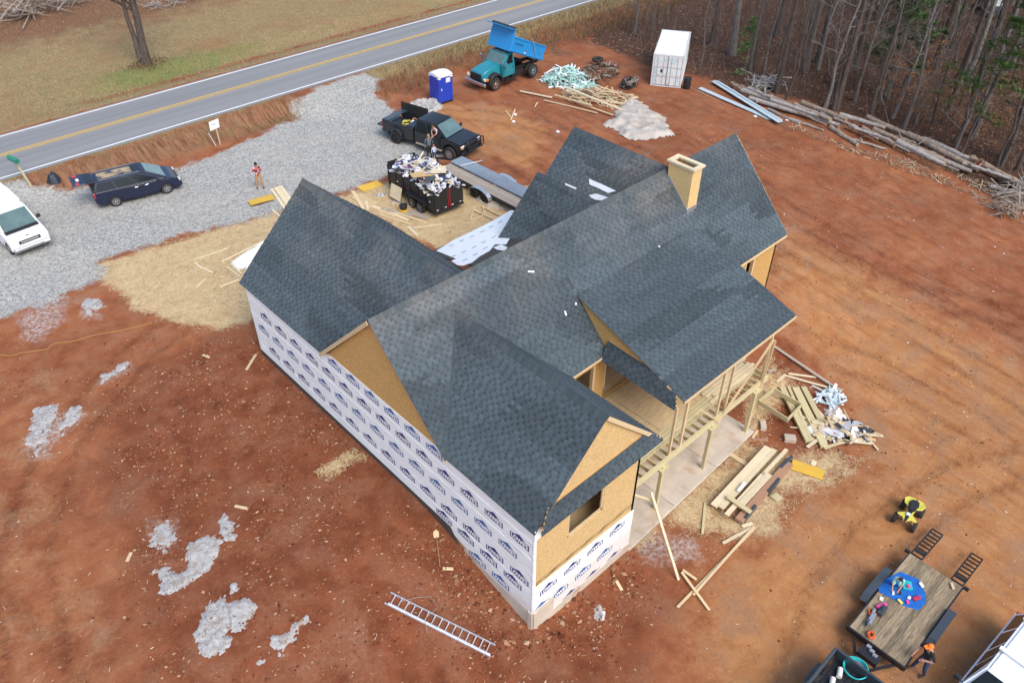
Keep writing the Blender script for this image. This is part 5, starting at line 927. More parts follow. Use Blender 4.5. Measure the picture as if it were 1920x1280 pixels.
for k, (q, lb) in enumerate((([(363, 1190), (372, 1155), (395, 1125), (435, 1118), (478, 1130), (470, 1160), (440, 1190), (420, 1220), (400, 1230), (370, 1215)], 'large cracked oval concrete spill lying on the red clay'), ([(290, 1070), (310, 1062), (335, 1075), (350, 1040), (355, 1015), (385, 1002), (410, 1010), (415, 1045), (385, 1075), (350, 1100), (320, 1118), (295, 1100)], 'curved lumpy concrete spill beside the large oval one'), ([(405, 975), (418, 962), (430, 975), (440, 990), (440, 1010), (420, 1020), (415, 1000)], 'small clump of concrete crumbs beyond the curved spill'), ([(505, 1215), (520, 1190), (545, 1170), (575, 1155), (580, 1165), (555, 1195), (525, 1228)], 'narrow crumbled concrete spill beside the large oval one'), ([(425, 1095), (440, 1090), (448, 1105), (435, 1115)], 'small round concrete lump touching the large oval spill'), ([(50, 830), (62, 765), (110, 752), (100, 790), (80, 830), (70, 862)], 'long streaky pale spill with straw stain on the open clay'), ([(105, 800), (130, 765), (155, 760), (150, 785), (115, 810)], 'short streaky pale spill beside the long streaky one'), ([(180, 715), (210, 690), (240, 675), (246, 685), (215, 705), (190, 722)], 'thin pale spill below the straw patch'), ([(150, 570), (165, 558), (190, 562), (198, 575), (175, 582), (165, 590)], 'small white spill at the gravel edge'), ([(280, 1000), (300, 980), (325, 985), (330, 1010), (300, 1035), (282, 1030)], 'broken crust of concrete at the tip of the curved spill'), ([(483, 1240), (500, 1232), (500, 1245), (486, 1250)], 'tiny concrete crumb past the narrow spill'), ([(1102, 1150), (1115, 1135), (1132, 1145), (1130, 1160), (1110, 1165)], 'pale concrete lump around the white pipe by the house'))):
    crust('concrete_spill', q, .075 if k < 2 else .055, 'spill', lb, 'concrete spill', 20+k)
for k, (a, b, lb) in enumerate(((1130, 1152, 'short white drain pipe standing in pale concrete by the house'),)):
    p = at(a, b+8); o = MB().tube([p-Vector((0, 0, .1)), p+Vector((.02, 0, .42))], .055, 10).build('drain_pipe', 'white_paint', smooth=60); tag(o, lb, 'pipe')
# ------------------------------------------------------------ boards by pixel ends
def pb(p0, p1, wd=.14, th=.04, mt='pine', h0=.03, h1=None, lb='', nm='board', cat='board', grp=None):
    a = at(p0[0], p0[1], h0); b = at(p1[0], p1[1], h0 if h1 is None else h1); a = a+Vector((0, 0, h0)); b = b+Vector((0, 0, h0 if h1 is None else h1)); L = (b-a).length; m = MB(); m.box((0, 0, 0), (L, wd, th)); o = m.build(nm, mt, bevel=.004); d = (b-a).normalized(); o.location = (a+b)/2; o.rotation_euler = (0, -math.asin(max(-1, min(1, d.z))), math.atan2(d.y, d.x)); return tag(o, lb, cat, grp)
crust('gravel_mound', [(762, 206), (775, 193), (795, 188), (822, 190), (830, 200), (815, 214), (785, 217)], .3, 'spill', 'low pale gravel mound between the black pickup and the blue toilet', 'mound', 77, st=.1, ragged=.2)
# ladder and shovel
def ladder():
    a, b = at(727, 1122), at(924, 1222); ax = (b-a); L = ax.length; az = math.atan2(ax.y, ax.x); t = thing('ladder', 'aluminium extension ladder lying flat on the red clay', 'ladder', (a.x, a.y, 0), az); t.location.z = (a.z+b.z)/2+.06; t.rotation_euler = (0, -math.atan2(b.z-a.z, L), az); t.location.z = a.z+.06
    for y in (-.22, .22): MB().box((L/2, y, 0), (L, .035, .09)).build('rail', 'alu', t); MB().box((L/2+.05, y*.86, .07), (L*.96, .03, .07)).build('rail', 'alu', t)
    for k in range(15): MB().tube([(.2+(L-.4)*k/14, -.22, 0), (.2+(L-.4)*k/14, .22, 0)], .02, 6).build('rung', 'alu', t)
    m = MB(); m.tube([(.5, .1, .05), (.9, .5, .03), (1.3, .75, .02), (1.7, .5, .02), (1.5, -.1, .06), (1.8, -.5, .02)], .012, 5); m.build('rope', 'grey_wood', t, smooth=60)
ladder()
def shovel():
    a, b = at(818, 1003), at(825, 1063); t = thing('shovel', 'shovel with tan blade lying on clay beside the house wall', 'shovel', (a.x, a.y, a.z+.04), math.atan2(b.y-a.y, b.x-a.x)); L = (b-a).length; t.rotation_euler.y = -math.asin((b.z-a.z)/L); MB().tube([(.1, 0, 0), (L, 0, .03)], .018, 6).build('handle', 'redwood', t); m = MB(); m.prism([(.12, -.1, 0), (.12, .1, 0), (-.1, .11, .02), (-.2, 0, .03), (-.1, -.11, .02)], (0, 0, .008)); m.build('blade', 'pine', t)
shovel()
# yard in front of the house
G1 = 'boards scattered in the front yard'
pb((467, 381), (512, 368), .5, .10, 'yellow', .1, lb='bundle of yellow planks on the gravel near the plaid-shirted person', nm='plank_bundle', cat='planks'); pb((470, 384), (514, 372), .16, .03, 'yellow', .18, lb='single yellow plank on top of the yellow bundle', nm='plank')
for k, (a, b) in enumerate((((509, 354), (538, 395)), ((516, 352), (545, 392)), ((521, 350), (552, 392)), ((526, 349), (557, 390)))): pb(a, b, .2, .04, 'pale', .03+.03*(k % 2), lb='pale board on gravel sticking out from under the garage roof edge', grp='pale boards by the garage')
pb((511, 394), (530, 410), .12, .05, 'pale', lb='short pale post end showing past the garage roof edge'); pb((675, 355), (713, 343), .75, .05, 'yellow', .05, lb='wide yellow sheet lying on straw near the black trailer', nm='sheet', cat='sheet')
pw = loose('plywood_sheet', 'pale', Vector((13.45, 17.6, .58)), 1.0, .85, .03, math.radians(92), 0, 'pale plywood sheet leaning against the black trailer side', 'plywood', roll=math.radians(-74))
FY = [((661, 358), (682, 392), .22, 'pine'), ((668, 366), (700, 386), .8, 'plywood'), ((684, 368), (690, 393), .15, 'pale'), ((690, 385), (740, 405), .2, 'pine'), ((700, 386), (765, 412), .16, 'pale'), ((715, 390), (770, 405), .3, 'grey_wood'), ((740, 398), (800, 418), .18, 'pine'), ((765, 425), (783, 441), .2, 'pale'), ((775, 427), (829, 420), .1, 'pale'), ((735, 380), (790, 392), .14, 'pine'), ((712, 402), (768, 420), .16, 'pine'), ((750, 392), (805, 408), .5, 'grey_wood')]
LB = ['long reddish board on edge of the front yard straw', 'wide thin plywood offcut flat on the front yard straw', 'stubby pale board crossing the plywood offcut', 'pine board on bare red soil behind the garage ridge', 'pale board running towards the trailer wheels', 'weathered wide plank among the front yard boards', 'pine board ending near the trailer tail', 'short pale board lying alone on straw', 'slim pale batten lying alone on open straw', 'pine board next to the trailer wheel', 'pine board parallel to the red soil strip', 'greyed sheet offcut near the trailer tail']
for (a, b, w_, mt), lb in zip(FY, LB): pb(a, b, w_, .035, mt, .03, lb=lb)
for (q, lb) in (([(703, 365), (726, 360), (724, 366), (705, 371)], 'pale blue plastic strip on straw beside the leaning plywood'), ([(728, 378), (755, 375), (757, 381), (735, 384)], 'pale blue plastic strip by the black trailer wheels')): lump('plastic_strip', q, .08, 'galv', lb, 'plastic', 4, .5)
p = at(757, 396); m = MB(); m.tube([(0, 0, 0), (0, 0, .18)], .3, 14, 0); m.tube([(0, 0, .18), (0, 0, .42), (0, 0, .5)], [.22, .26, .1], 14, 1); o = m.build('shop_vacuum', ['yellow', 'black_plastic'], smooth=40); o.location = p; tag(o, 'black and yellow shop vacuum on the ground by trailer wheel', 'vacuum')
def frame3(pts, wd, th, mt, nm, lb, cat, h=.05):
    P = [at(a, b)+Vector((0, 0, h)) for a, b in pts]; t = thing(nm, lb, cat, P[0]); 
    for i in range(len(P)): a, b = P[i]-P[0], P[(i+1) % len(P)]-P[0]; MB().bar(a, b, wd, th).build('board', mt, t)
frame3([(888, 394), (882, 414), (908, 405)], .08, .06, 'pine', 'truss_frame', 'small triangular timber frame lying on straw by the flat trailer', 'frame')
pb((888, 394), (926, 411), .08, .06, 'pine', .1, lb='timber batten running from the triangular frame'); pb((903, 387), (938, 404), .08, .06, 'pine', .08, lb='timber batten beyond the triangular frame'); pb((905, 386), (908, 402), .08, .06, 'pine', .08, lb='short batten joining the two long ones')
lump('plastic_sheet', [(880, 362), (905, 368), (930, 384), (960, 392), (950, 396), (915, 390), (890, 376)], .25, 'concrete', 'dirty grey plastic sheet crumpled beside the flat trailer', 'plastic', 8, .8)
pb((927, 347), (957, 344), .12, .04, 'pale', .72, lb='pale board lying across the metal roofing panels'); pb((862, 311), (905, 301), .05, .05, 'galv', .9, lb='thin metal pole over the trailer drawbar', nm='pole', cat='pole')
# beside the garage
lump('white_sheet', [(428, 492), (470, 465), (500, 445), (500, 470), (470, 505), (440, 510)], .12, 'white_wrap', 'crumpled white sheet lying beside the garage wall', 'sheet', 5, .5)
for (a, b, lb) in (((415, 491), (498, 450), 'long pale board along the white sheet by the garage'), ((437, 498), (452, 513), 'short stubby board below the white sheet'), ((412, 538), (448, 524), 'pale batten on red soil beside the garage corner'), ((363, 487), (430, 464), 'thin batten on straw out from the garage'), ((365, 492), (378, 503), 'small stick on straw near the thin batten'), ((375, 500), (398, 511), 'small stick lying on rutted red soil'), ((368, 540), (385, 523), 'thin stick on straw below the rutted soil'), ((425, 500), (450, 518), 'broad pale offcut under the garage eave')): pb(a, b, .1, .04, 'pale', .04, lb=lb)
# ------------------------------------------------------------ debris by the container
simple('teal_strip', (.36, .56, .50), .6, var=.25, sc=4); simple('brown_debris', (.16, .11, .07), .9, var=.5, sc=4); n_ = simple('film', (.66, .59, .50), .35, var=.25, sc=1.2, dirt=((.5, .36, .24), .8, .55))
def heapo(name, px, L, W, h, n, gen, mats, lb, cat, seed, az=0):
    rr = random.Random(seed); p = at(*px); m = MB()
    for k in range(n):
        r = math.sqrt(rr.random()); a = rr.uniform(0, 2*PI); x, y = r*L*math.cos(a), r*W*math.sin(a); gen(m, rr, Vector((x, y, h*(1-r*r)*rr.uniform(.3, 1)+.04)))
    o = m.build(name, mats, smooth=50); o.location = p; o.rotation_euler = (0, 0, az); return tag(o, lb, cat)
def strip(m, rr, c):
    a = rr.uniform(0, 2*PI); el = rr.uniform(-.2, .9); d = Vector((math.cos(a)*math.cos(el), math.sin(a)*math.cos(el), math.sin(el))); L = rr.uniform(.5, 1.5); s_ = d.orthogonal()*rr.uniform(-.5, .5); P = [c-d*L/2, c+s_*.5, c+d*L/2+Vector((0, 0, rr.uniform(-.2, .1)))]; P = [Vector((q.x, q.y, max(q.z, .05))) for q in P]; m.tube(P, rr.uniform(.035, .075), 5, rr.choice((0, 0, 0, 1)))
heapo('strip_heap', (1058, 152), 1.9, 1.5, 1.1, 135, strip, ['teal_strip', 'toy_white'], 'heap of pale green foam strips beside the dump truck', 'strip heap', 1)
heapo('strip_heap', (1090, 168), 1.3, .9, .5, 70, strip, ['teal_strip', 'toy_white'], 'low tail of pale green strips running into the lumber pile', 'strip heap', 9)
def offc(m, rr, c):
    a = rr.gauss(-.5, .6); el = rr.uniform(-.15, .15); L = rr.uniform(.5, 1.8); d = Vector((math.cos(a)*math.cos(el), math.sin(a)*math.cos(el), math.sin(el)))*L/2; a_, b_ = c-d, c+d; a_.z = max(.03, a_.z); b_.z = max(.03, b_.z); m.bar(a_, b_, rr.choice((.05, .09, .14)), .04, rr.choice((0, 0, 1, 2)))
heapo('lumber_heap', (1125, 186), 2.9, 1.5, .7, 150, offc, ['pine', 'pale', 'redwood'], 'loose heap of pine offcuts beside the plastic film', 'lumber heap', 2, math.radians(-55))
def deb(m, rr, c):
    a = rr.uniform(0, 6.3); L = rr.uniform(.3, 1.2); el = rr.uniform(-.2, .5); d = Vector((math.cos(a)*math.cos(el), math.sin(a)*math.cos(el), math.sin(el)))*L/2; a_, b_ = c-d, c+d; a_.z = max(.03, a_.z); b_.z = max(.03, b_.z); m.tube([a_, c+Vector((0, 0, rr.uniform(0, .1))), b_], rr.uniform(.015, .05), 5, rr.choice((0, 0, 1, 2)))
heapo('brush_heap', (1122, 140), 2.6, 1.5, .6, 150, deb, ['brown_debris', 'grey_wood', 'dark_metal'], 'brown heap of brush and rubbish behind the green strips', 'brush heap', 3, .3)
def wir(m, rr, c):
    r = rr.uniform(.3, .8); ph = rr.uniform(0, 6); t_ = Euler((rr.uniform(-.5, .5), rr.uniform(-.5, .5), 0)).to_matrix(); m.tube([Vector((0, 0, .35))+c*.3+t_@Vector((r*math.cos(a+ph), r*.8*math.sin(a+ph), .1*math.sin(3*a))) for a in np.linspace(0, 5.5, 14)], .022, 4, rr.choice((0, 0, 1)))
heapo('wire_coil', (1180, 164), .8, .6, .4, 34, wir, ['dark_metal', 'grey_wood'], 'dark tangled coil of wire beside the white container', 'wire', 4)
for (px, r, lb) in (((1120, 122), .38, 'black tyre lying on top of the brush heap'), ((1144, 184), .36, 'black tyre at the head of the plastic film')): 
    p = at(*px); m = MB(); m.tube([(r*math.cos(a), r*math.sin(a), .12) for a in np.linspace(0, 2*PI, 20)], .13, 8); o = m.build('tyre', 'rubber', smooth=60); o.location = p+Vector((0, 0, .35 if r > .37 else .02)); tag(o, lb, 'tyre')
for (a, b, w_, h_, lb) in (((975, 171), (1035, 183), .16, .15, 'long pale board end reaching out from the lumber heap'), ((1062, 164), (1165, 206), .24, .75, 'thick pale beam laid across the top of the lumber heap'), ((1020, 188), (1120, 212), .12, .12, 'pine board along the outer side of the lumber heap'), ((1060, 184), (1150, 216), .12, .2, 'pine board leaning low on the lumber heap'), ((1040, 178), (1110, 198), .12, .35, 'pine board lying half way up the lumber heap'), ((1115, 160), (1155, 172), .1, .05, 'reddish batten between lumber heap and wire coil')): pb(a, b, w_, .06, 'pale' if 'pale' in lb else 'pine', h_, lb=lb)
def film():
    px = [(1160, 195), (1190, 188), (1222, 204), (1232, 214), (1252, 220), (1245, 232), (1268, 256), (1222, 262), (1190, 266), (1165, 256), (1150, 242), (1128, 236), (1150, 222), (1155, 210)]; P = [at(a, b) for a, b in px]; A = np.array([(p.x, p.y) for p in P]); lo, hi = A.min(0), A.max(0); st = .12; xs = np.arange(lo[0], hi[0]+st, st); ys = np.arange(lo[1], hi[1]+st, st); X, Y = np.meshgrid(xs, ys); Q = np.stack([X.ravel(), Y.ravel()], 1); D = sdist(Q, A); D = D+np.array([.4*nz.noise((q[0]*.9, q[1]*.9, 2))+.1*nz.noise((q[0]*3, q[1]*3, 6)) for q in Q])
    v = []; idx = {}; m = MB()
    for i, (q, d) in enumerate(zip(Q, D)):
        r = (1-abs(nz.noise((q[0]*.8, q[1]*.8, 3))))**3*.5+(1-abs(nz.noise((q[0]*2.0, q[1]*1.2, 8))))**4*.32+(1-abs(nz.noise((q[0]*4, q[1]*3, 1))))**3*.12; z = float(gz(*q))+.02+min(1, max(0, d)*1.8)*(.04+r*.46); m.v.append((q[0]+.06*nz.noise((q[0]*3, q[1]*3, 5)), q[1]+.06*nz.noise((q[0]*3, q[1]*3, 9)), z))
    W = len(xs)
    for j in range(len(ys)-1):
        for i in range(W-1):
            k = j*W+i
            if min(D[k], D[k+1], D[k+W], D[k+W+1]) > -.05: m.f.append((k, k+1, k+W+1, k+W)); m.m.append(0)
    o = m.build('plastic_film', 'film', smooth=80); bm = bmesh.new(); bm.from_mesh(o.data); bmesh.ops.delete(bm, geom=[v for v in bm.verts if not v.link_faces], context='VERTS'); bm.to_mesh(o.data); bm.free(); tag(o, 'crumpled dirty translucent plastic film spread behind the house', 'plastic film'); return o
film(); nb_ = MATS['film'].node_tree.nodes['Principled BSDF']; nb_.inputs['Transmission Weight'].default_value = .25
p = at(1287, 166); m = MB(); m.tube([(0, 0, 0), (0, 0, .3), (0, 0, .85)], [.27, .31, .30], 14); m.disc((0, 0, .86), (0, 0, 1), .26, .32, .05, 14); o = m.build('barrel', 'black_plastic', smooth=40); o.location = p; tag(o, 'black plastic barrel standing at the corner of the container', 'barrel')
pb((1288, 161), (1361, 198), .09, .05, 'redwood', .04, lb='thin reddish board on clay leading away from the container')
for (a, b, w_, h_, lb) in (((1338, 152), (1463, 229), .45, .25, 'upper long pale metal flashing resting against the logs'), ((1345, 152), (1466, 226), .16, .32, 'folded lip of metal on the upper flashing'), ((1312, 165), (1444, 223), .42, .08, 'lower long pale metal flashing lying on clay')): pb(a, b, w_, .04, 'galv_pale', h_, lb=lb, nm='metal_flashing', cat='metal') if 'galv_pale' in MATS else (simple('galv_pale', (.55, .66, .70), .45, .2, var=.1), pb(a, b, w_, .04, 'galv_pale', h_, lb=lb, nm='metal_flashing', cat='metal'))
for k, (a, b) in enumerate(((1415, 218), (1475, 225), (962, 228), (965, 215), (1045, 247))): lump('paper_scrap', [(a-5, b), (a, b-4), (a+6, b-1), (a+4, b+4)], .05, 'toy_white', ('white scrap below the lower metal flashing', 'white scrap at the end of the metal flashing', 'white scrap on clay among thrown sticks', 'thin white scrap beside thrown sticks', 'white scrap lying alone near the front gable')[k], 'scrap', 60+k, .5)
for k, (a, b) in enumerate((((958, 225), (966, 205)), ((948, 208), (958, 220)), ((1003, 200), (1008, 192)))): pb(a, b, .09, .04, 'pine', lb='short stick of pine thrown on the clay behind the pickup', grp='sticks on the clay', nm='stick', cat='stick')
# ------------------------------------------------------------ back yard timber
BS = 'stacked boards behind the deck'
for k, (a, b, w_, h_, lb) in enumerate((((1338, 948), (1440, 838), .3, .35, 'widest board of the pale stack on sawhorses'), ((1352, 952), (1452, 842), .24, .35, 'second board of the pale stack, long and straight'), ((1362, 965), (1430, 890), .2, .38, 'short board on the pale stack'), ((1385, 950), (1442, 888), .28, .4, 'thick top board of the pale stack'), ((1366, 958), (1475, 842), .16, .3, 'narrow outer board of the pale stack'))): pb(a, b, w_, .05, 'pale', h_, lb=lb)
pb((1385, 976), (1480, 868), .34, .14, 'redwood', .2, lb='long reddish brown timber lying beside the pale stack'); pb((1364, 930), (1408, 960), .2, .06, 'treated', .5, lb='greenish board laid across the pale stack'); pb((1384, 920), (1397, 904), .14, .02, 'toy_white', .48, lb='white paper strip on the pale stack', nm='paper_strip', cat='paper')
for (a, b, lb) in (((1395, 975), (1416, 950), 'sawhorse under the near end of the pale stack'), ((1462, 880), (1484, 858), 'sawhorse under the far end of the pale stack'), ((1440, 925), (1460, 900), 'grey sawhorse leg piece beside the reddish timber')): pb(a, b, .12, .3, 'charcoal', .14, lb=lb, nm='sawhorse', cat='sawhorse')
pb((1484, 870), (1544, 890), .6, .05, 'yellow', .05, lb='yellow plank lying on clay past the pale stack', nm='plank'); pb((1425, 925), (1436, 930), .35, .05, 'pale', .04, lb='square pale offcut near the reddish timber'); pb((1450, 935), (1462, 928), .35, .05, 'treated', .04, lb='square greenish offcut near the sawhorse leg'); pb((1521, 866), (1530, 869), .3, .04, 'pale', .03, lb='small pale square offcut above the yellow plank')
for (a, b, w_, lb) in (((1466, 726), (1516, 828), .28, 'leftmost long greenish beam beside the timber frame'), ((1478, 726), (1522, 826), .14, 'narrow beam between the two wide greenish beams'), ((1491, 727), (1546, 838), .34, 'wide greenish beam beside the rubbish heap'), ((1506, 726), (1556, 822), .26, 'outer greenish beam touching the rubbish heap')): pb(a, b, w_, .14, 'treated', .1, lb=lb, nm='beam', cat='beam')
frame3([(1418, 766), (1447, 744), (1498, 773), (1472, 800)], .05, .26, 'treated', 'timber_frame', 'open rectangular timber frame standing on the ground beside the deck', 'frame', .45)
for (a, b, w_, lb) in (((1450, 648), (1578, 734), .15, 'long greyish board lying from the deck corner out onto clay'), ((1470, 703), (1577, 733), .1, 'thin pale board converging on the long greyish one'), ((1478, 700), (1530, 707), .1, 'short pale board near the thin one'), ((1457, 716), (1472, 702), .12, 'stubby pale board at the corner of the thin one'), ((1440, 697), (1453, 692), .14, 'tiny board offcut on straw by the deck corner')): pb(a, b, w_, .05, 'pale' if 'pale' in lb else 'grey_wood', .05, lb=lb)
def trash(m, rr, c):
    if rr.random() < .5: offc(m, rr, c)
    else:
        a = rr.uniform(0, 6.3); s_ = rr.uniform(.1, .35); rot = Euler((rr.uniform(-.5, .5), rr.uniform(-.5, .5), a)).to_matrix(); m.prism([c+rot@Vector(q) for q in ((-s_, -s_*.7, 0), (s_, -s_*.5, .03), (s_*.8, s_*.7, 0), (-s_*.7, s_*.6, .02))], rot@Vector((0, 0, .012)), rr.choice((3, 3, 4)))
heapo('rubbish_heap', (1568, 808), 1.5, .75, .35, 110, trash, ['pine', 'pale', 'treated', 'torn_wrap', 'scrap_dark'], 'rubbish heap of wrap and wood scraps beside greenish beams', 'rubbish heap', 6, math.radians(-50))
heapo('plastic_heap', (1555, 748), .6, .4, .3, 26, strip, ['galv_pale', 'toy_white'], 'pale blue plastic strips at the top of the rubbish heap', 'plastic', 8); lump('white_bag', [(1543, 765), (1575, 762), (1590, 785), (1560, 795), (1548, 785)], .25, 'white_wrap', 'large white torn bag on the rubbish heap', 'bag', 9, .6)
for (a, b, lb) in (((1513, 838), (1550, 812), 'pale T-shaped board by the rubbish heap'), ((1580, 825), (1634, 831), 'pale board end sticking out of the rubbish heap'), ((1545, 840), (1580, 828), 'greenish board at the foot of the rubbish heap'), ((1590, 795), (1610, 828), 'narrow board on the outer side of the rubbish heap')): pb(a, b, .14, .05, 'treated' if 'green' in lb else 'pale', .12, lb=lb)
pb((1278, 1072), (1330, 1143), .1, .05, 'pine', .12, lb='short pine board crossing the long one') ; pb((1270, 1138), (1414, 990), .1, .05, 'pine', .05, lb='long pine board lying on clay, crossed by two others'); pb((1300, 1115), (1414, 986), .09, .05, 'pine', .09, lb='second pine board lying along the long crossed one'); pb((1280, 1068), (1306, 1086), .1, .05, 'pine', .16, lb='stubby pine board at the crossing'); pb((1355, 1018), (1410, 988), .12, .05, 'pale', .05, lb='short pale board pointing at the pale stack'); pb((1391, 987), (1410, 981), .14, .08, 'pale', .05, lb='pale block at the tip of the crossed boards')
pb((1322, 942), (1317, 1000), .1, .05, 'treated', .04, lb='green board lying on the ground past the slab'); pb((1363, 848), (1405, 875), .22, .12, 'pine', .05, lb='open timber trough beside the slab', nm='trough', cat='trough')
o = MB().bar(Vector((6.15, -8.05, 1.15)), at(1272, 1088)+Vector((0, 0, .05)), .10, .05).build('leaning_board', 'pale'); tag(o, 'long pale board leaning from the deck corner down to the ground', 'board')
for (px, d, mt, lb) in (((1430, 800), (.5, .25, .18), 'concrete', 'grey block under the end of the timber frame'), ((1480, 825), (.5, .35, .22), 'concrete', 'grey block near the greenish beams'), ((1425, 825), (.7, .12, .06), 'redwood', 'reddish batten beside the slab corner'), ((1440, 845), (.4, .2, .06), 'redwood', 'red-brown brick lying near the trough'), ((1415, 815), (.6, .1, .06), 'pine', 'short pine batten at the slab corner')):
    p = at(*px); loose('block', mt, p+Vector((0, 0, d[2]/2)), d[0], d[1], d[2], R.uniform(-1, 1), 0, lb, 'block')
MB_ = None
for k, (a, b) in enumerate((((238, 1052), (246, 1035)), ((440, 948), (465, 953)), ((830, 1065), (850, 1066)), ((1150, 1078), (1166, 1106)), ((462, 693), (480, 664)), ((380, 665), (394, 670)))): pb(a, b, .12, .03, 'pine', .02, lb=('small triangular pine offcut on the open clay', 'small pine stick near the crumb of concrete', 'orange stick beside the shovel handle', 'thin stick on clay near the white drain pipe', 'thin stick near the garage wall foot', 'small stick on clay under the straw patch')[k], nm='stick', cat='stick')
m = MB(); P = [at(a, b)+Vector((0, 0, .03)) for a, b in ((-10, 664), (20, 668), (40, 662), (90, 655), (100, 645), (140, 640), (180, 628), (230, 620), (285, 606))]; m.tube(P, .012, 5); o = m.build('yellow_cord', 'cord_dull' if simple('cord_dull', (.45, .27, .07), .7) else '', smooth=60); tag(o, 'yellow cord trailing across the red clay below the gravel', 'cord')
# ------------------------------------------------------------ logs along the wood edge
n_ = NT('bark'); tc_ = n_.node('TexCoord').outputs['Object']; oi_ = n_.node('ObjectInfo').outputs['Random']; f_ = n_.noise(tc_, 5, 6, .7); k_ = n_.noise(tc_, 1.1, 3)
c_ = n_.ramp(f_, .3, .7, (.13, .085, .06), (.42, .33, .25)); c_ = n_.mix(n_.ramp(n_.math('ADD', n_.math('MULTIPLY', oi_, .5), n_.math('MULTIPLY', k_, .6)), .5, .7), c_, n_.ramp(f_, .3, .7, (.20, .185, .18), (.46, .42, .38))); n_.out(c_, .95); n_.bump(f_, .8, .03)
wood('cut_wood', (.40, .27, .15))
LG = [((1391, 169), (1536, 218), .17, .55), ((1406, 184), (1575, 235), .17, .3), ((1372, 156), (1420, 190), .13, .3), ((1504, 192), (1588, 225), .2, .35), ((1557, 238), (1608, 272), .17, .15), ((1592, 236), (1640, 256), .17, .35), ((1575, 215), (1660, 240), .17, .5), ((1626, 219), (1728, 264), .19, .5), ((1703, 251), (1822, 311), .22, .6), ((1730, 260), (1832, 304), .20, .45), ((1638, 242), (1700, 269), .17, .35), ((1617, 241), (1678, 272), .2, .2), ((1697, 268), (1770, 297), .16, .35), ((1710, 277), (1822, 322), .17, .3), ((1703, 280), (1797, 320), .15, .1), ((1820, 297), (1908, 344), .25, .45), ((1890, 333), (1960, 365), .2, .45), ((1857, 350), (1950, 372), .16, .15), ((1876, 377), (1960, 405), .16, .1), ((1440, 205), (1500, 232), .11, .1), ((1470, 200), (1560, 225), .12, .2), ((1380, 158), (1410, 172), .08, .4), ((1480, 222), (1545, 245), .09, .08), ((1660, 262), (1705, 285), .1, .1), ((1600, 262), (1660, 280), .09, .08)]
rr = random.Random(31); LX = [(1385, 163), (1480, 196), (1580, 228), (1650, 250), (1740, 275), (1830, 313), (1925, 358)]
for k in range(16):
    f = rr.uniform(0, 5.2); i = int(f); t = f-i; x = LX[i][0]*(1-t)+LX[i+1][0]*t; y = LX[i][1]*(1-t)+LX[i+1][1]*t+rr.uniform(-6, 9); L = rr.uniform(35, 90); sl = rr.uniform(.28, .5); LG.append(((x, y), (x+L, y+L*sl), rr.uniform(.06, .17), rr.uniform(.1, .75)))
for k, (a, b, r, h) in enumerate(LG):
    p0, p1 = at(*a, h)+Vector((0, 0, h)), at(*b, h)+Vector((0, 0, h)); d = p1-p0; m = MB(); rr = random.Random(k); n = 7; P = [p0+d*(i/n)+Vector((rr.uniform(-.05, .05), rr.uniform(-.05, .05), rr.uniform(-.03, .03))) for i in range(n+1)]
    m.tube([p-p0 for p in P], [r*(1.08-.25*i/n)*rr.uniform(.94, 1.06) for i in range(n+1)], 10, 0, cap=False)
    o = m.build('log', 'bark', smooth=60); o.location = p0; e = MB(); e.disc((0, 0, 0), d.normalized(), .001, r*1.05, .02, 10); e.disc(P[-1]-p0, d.normalized(), .001, r*.82, .02, 10); e.build('cut_end', 'cut_wood', o)
    if k % 4 == 0: s_ = MB(); q = d*.3; s_.tube([q, q+Vector((rr.uniform(-.3, .3), rr.uniform(-.3, .3), .35)), q+Vector((rr.uniform(-.6, .6), rr.uniform(-.6, .6), .8))], [.05, .035, .015], 5); s_.build('branch_stub', 'bark', o)
    sz = 'thick' if r > .18 else 'thin' if r < .12 else 'middling'; tag(o, sz+' felled trunk in the long log pile along the wood edge', 'log', sz+' logs along the wood edge')
p = at(1826, 320); m = MB(); rr = random.Random(2)
for k in range(40): a, e = rr.uniform(0, 6.3), rr.uniform(-.5, 1.2); d = Vector((math.cos(a)*math.cos(e), math.sin(a)*math.cos(e), math.sin(e))); m.tube([Vector((0, 0, .35)), Vector((0, 0, .35))+d*.35, Vector((0, 0, .35))+d*.6], [.12, .06, .02], 5)
o = m.build('root_ball', 'clay_root' if 'clay_root' in MATS else simple('clay_root', (.22, .07, .03), .95, bump=.5), smooth=60); o.location = p; tag(o, 'red clay root ball at the butt of a felled trunk', 'root ball')
# ------------------------------------------------------------ batches of small stuff
def batch(name, mats, V, nper, cols, label, cat, par=None, kind='stuff'):
    """V: (n, nper, 3) polygons"""
    n = len(V); me = bpy.data.meshes.new(name); me.vertices.add(n*nper); me.vertices.foreach_set('co', np.asarray(V, np.float32).ravel()); me.loops.add(n*nper); me.loops.foreach_set('vertex_index', np.arange(n*nper, dtype=np.int32)); me.polygons.add(n); me.polygons.foreach_set('loop_start', np.arange(0, n*nper, nper, dtype=np.int32)); me.polygons.foreach_set('loop_total', np.full(n, nper, np.int32)); me.update(calc_edges=True)
    c = np.repeat(np.asarray(cols, np.float32), nper, axis=0); c = np.column_stack([c, np.ones(len(c))]); a = me.color_attributes.new('tone', 'FLOAT_COLOR', 'POINT'); a.data.foreach_set('color', c.astype(np.float32).ravel()); me.materials.append(MATS[mats])
    o = put(name, me, par)
    if label: tag(o, label, cat)
    return tag(o, kind=kind)
for nm, tr in (('vcol', 0), ('leafcol', .35)):
    n_ = NT(nm); t_ = n_.node('Attribute', attribute_name='tone').outputs['Color']; n_.out(t_, .9, 0, .15)
    if tr: n_.b.inputs['Subsurface Weight'].default_value = 0
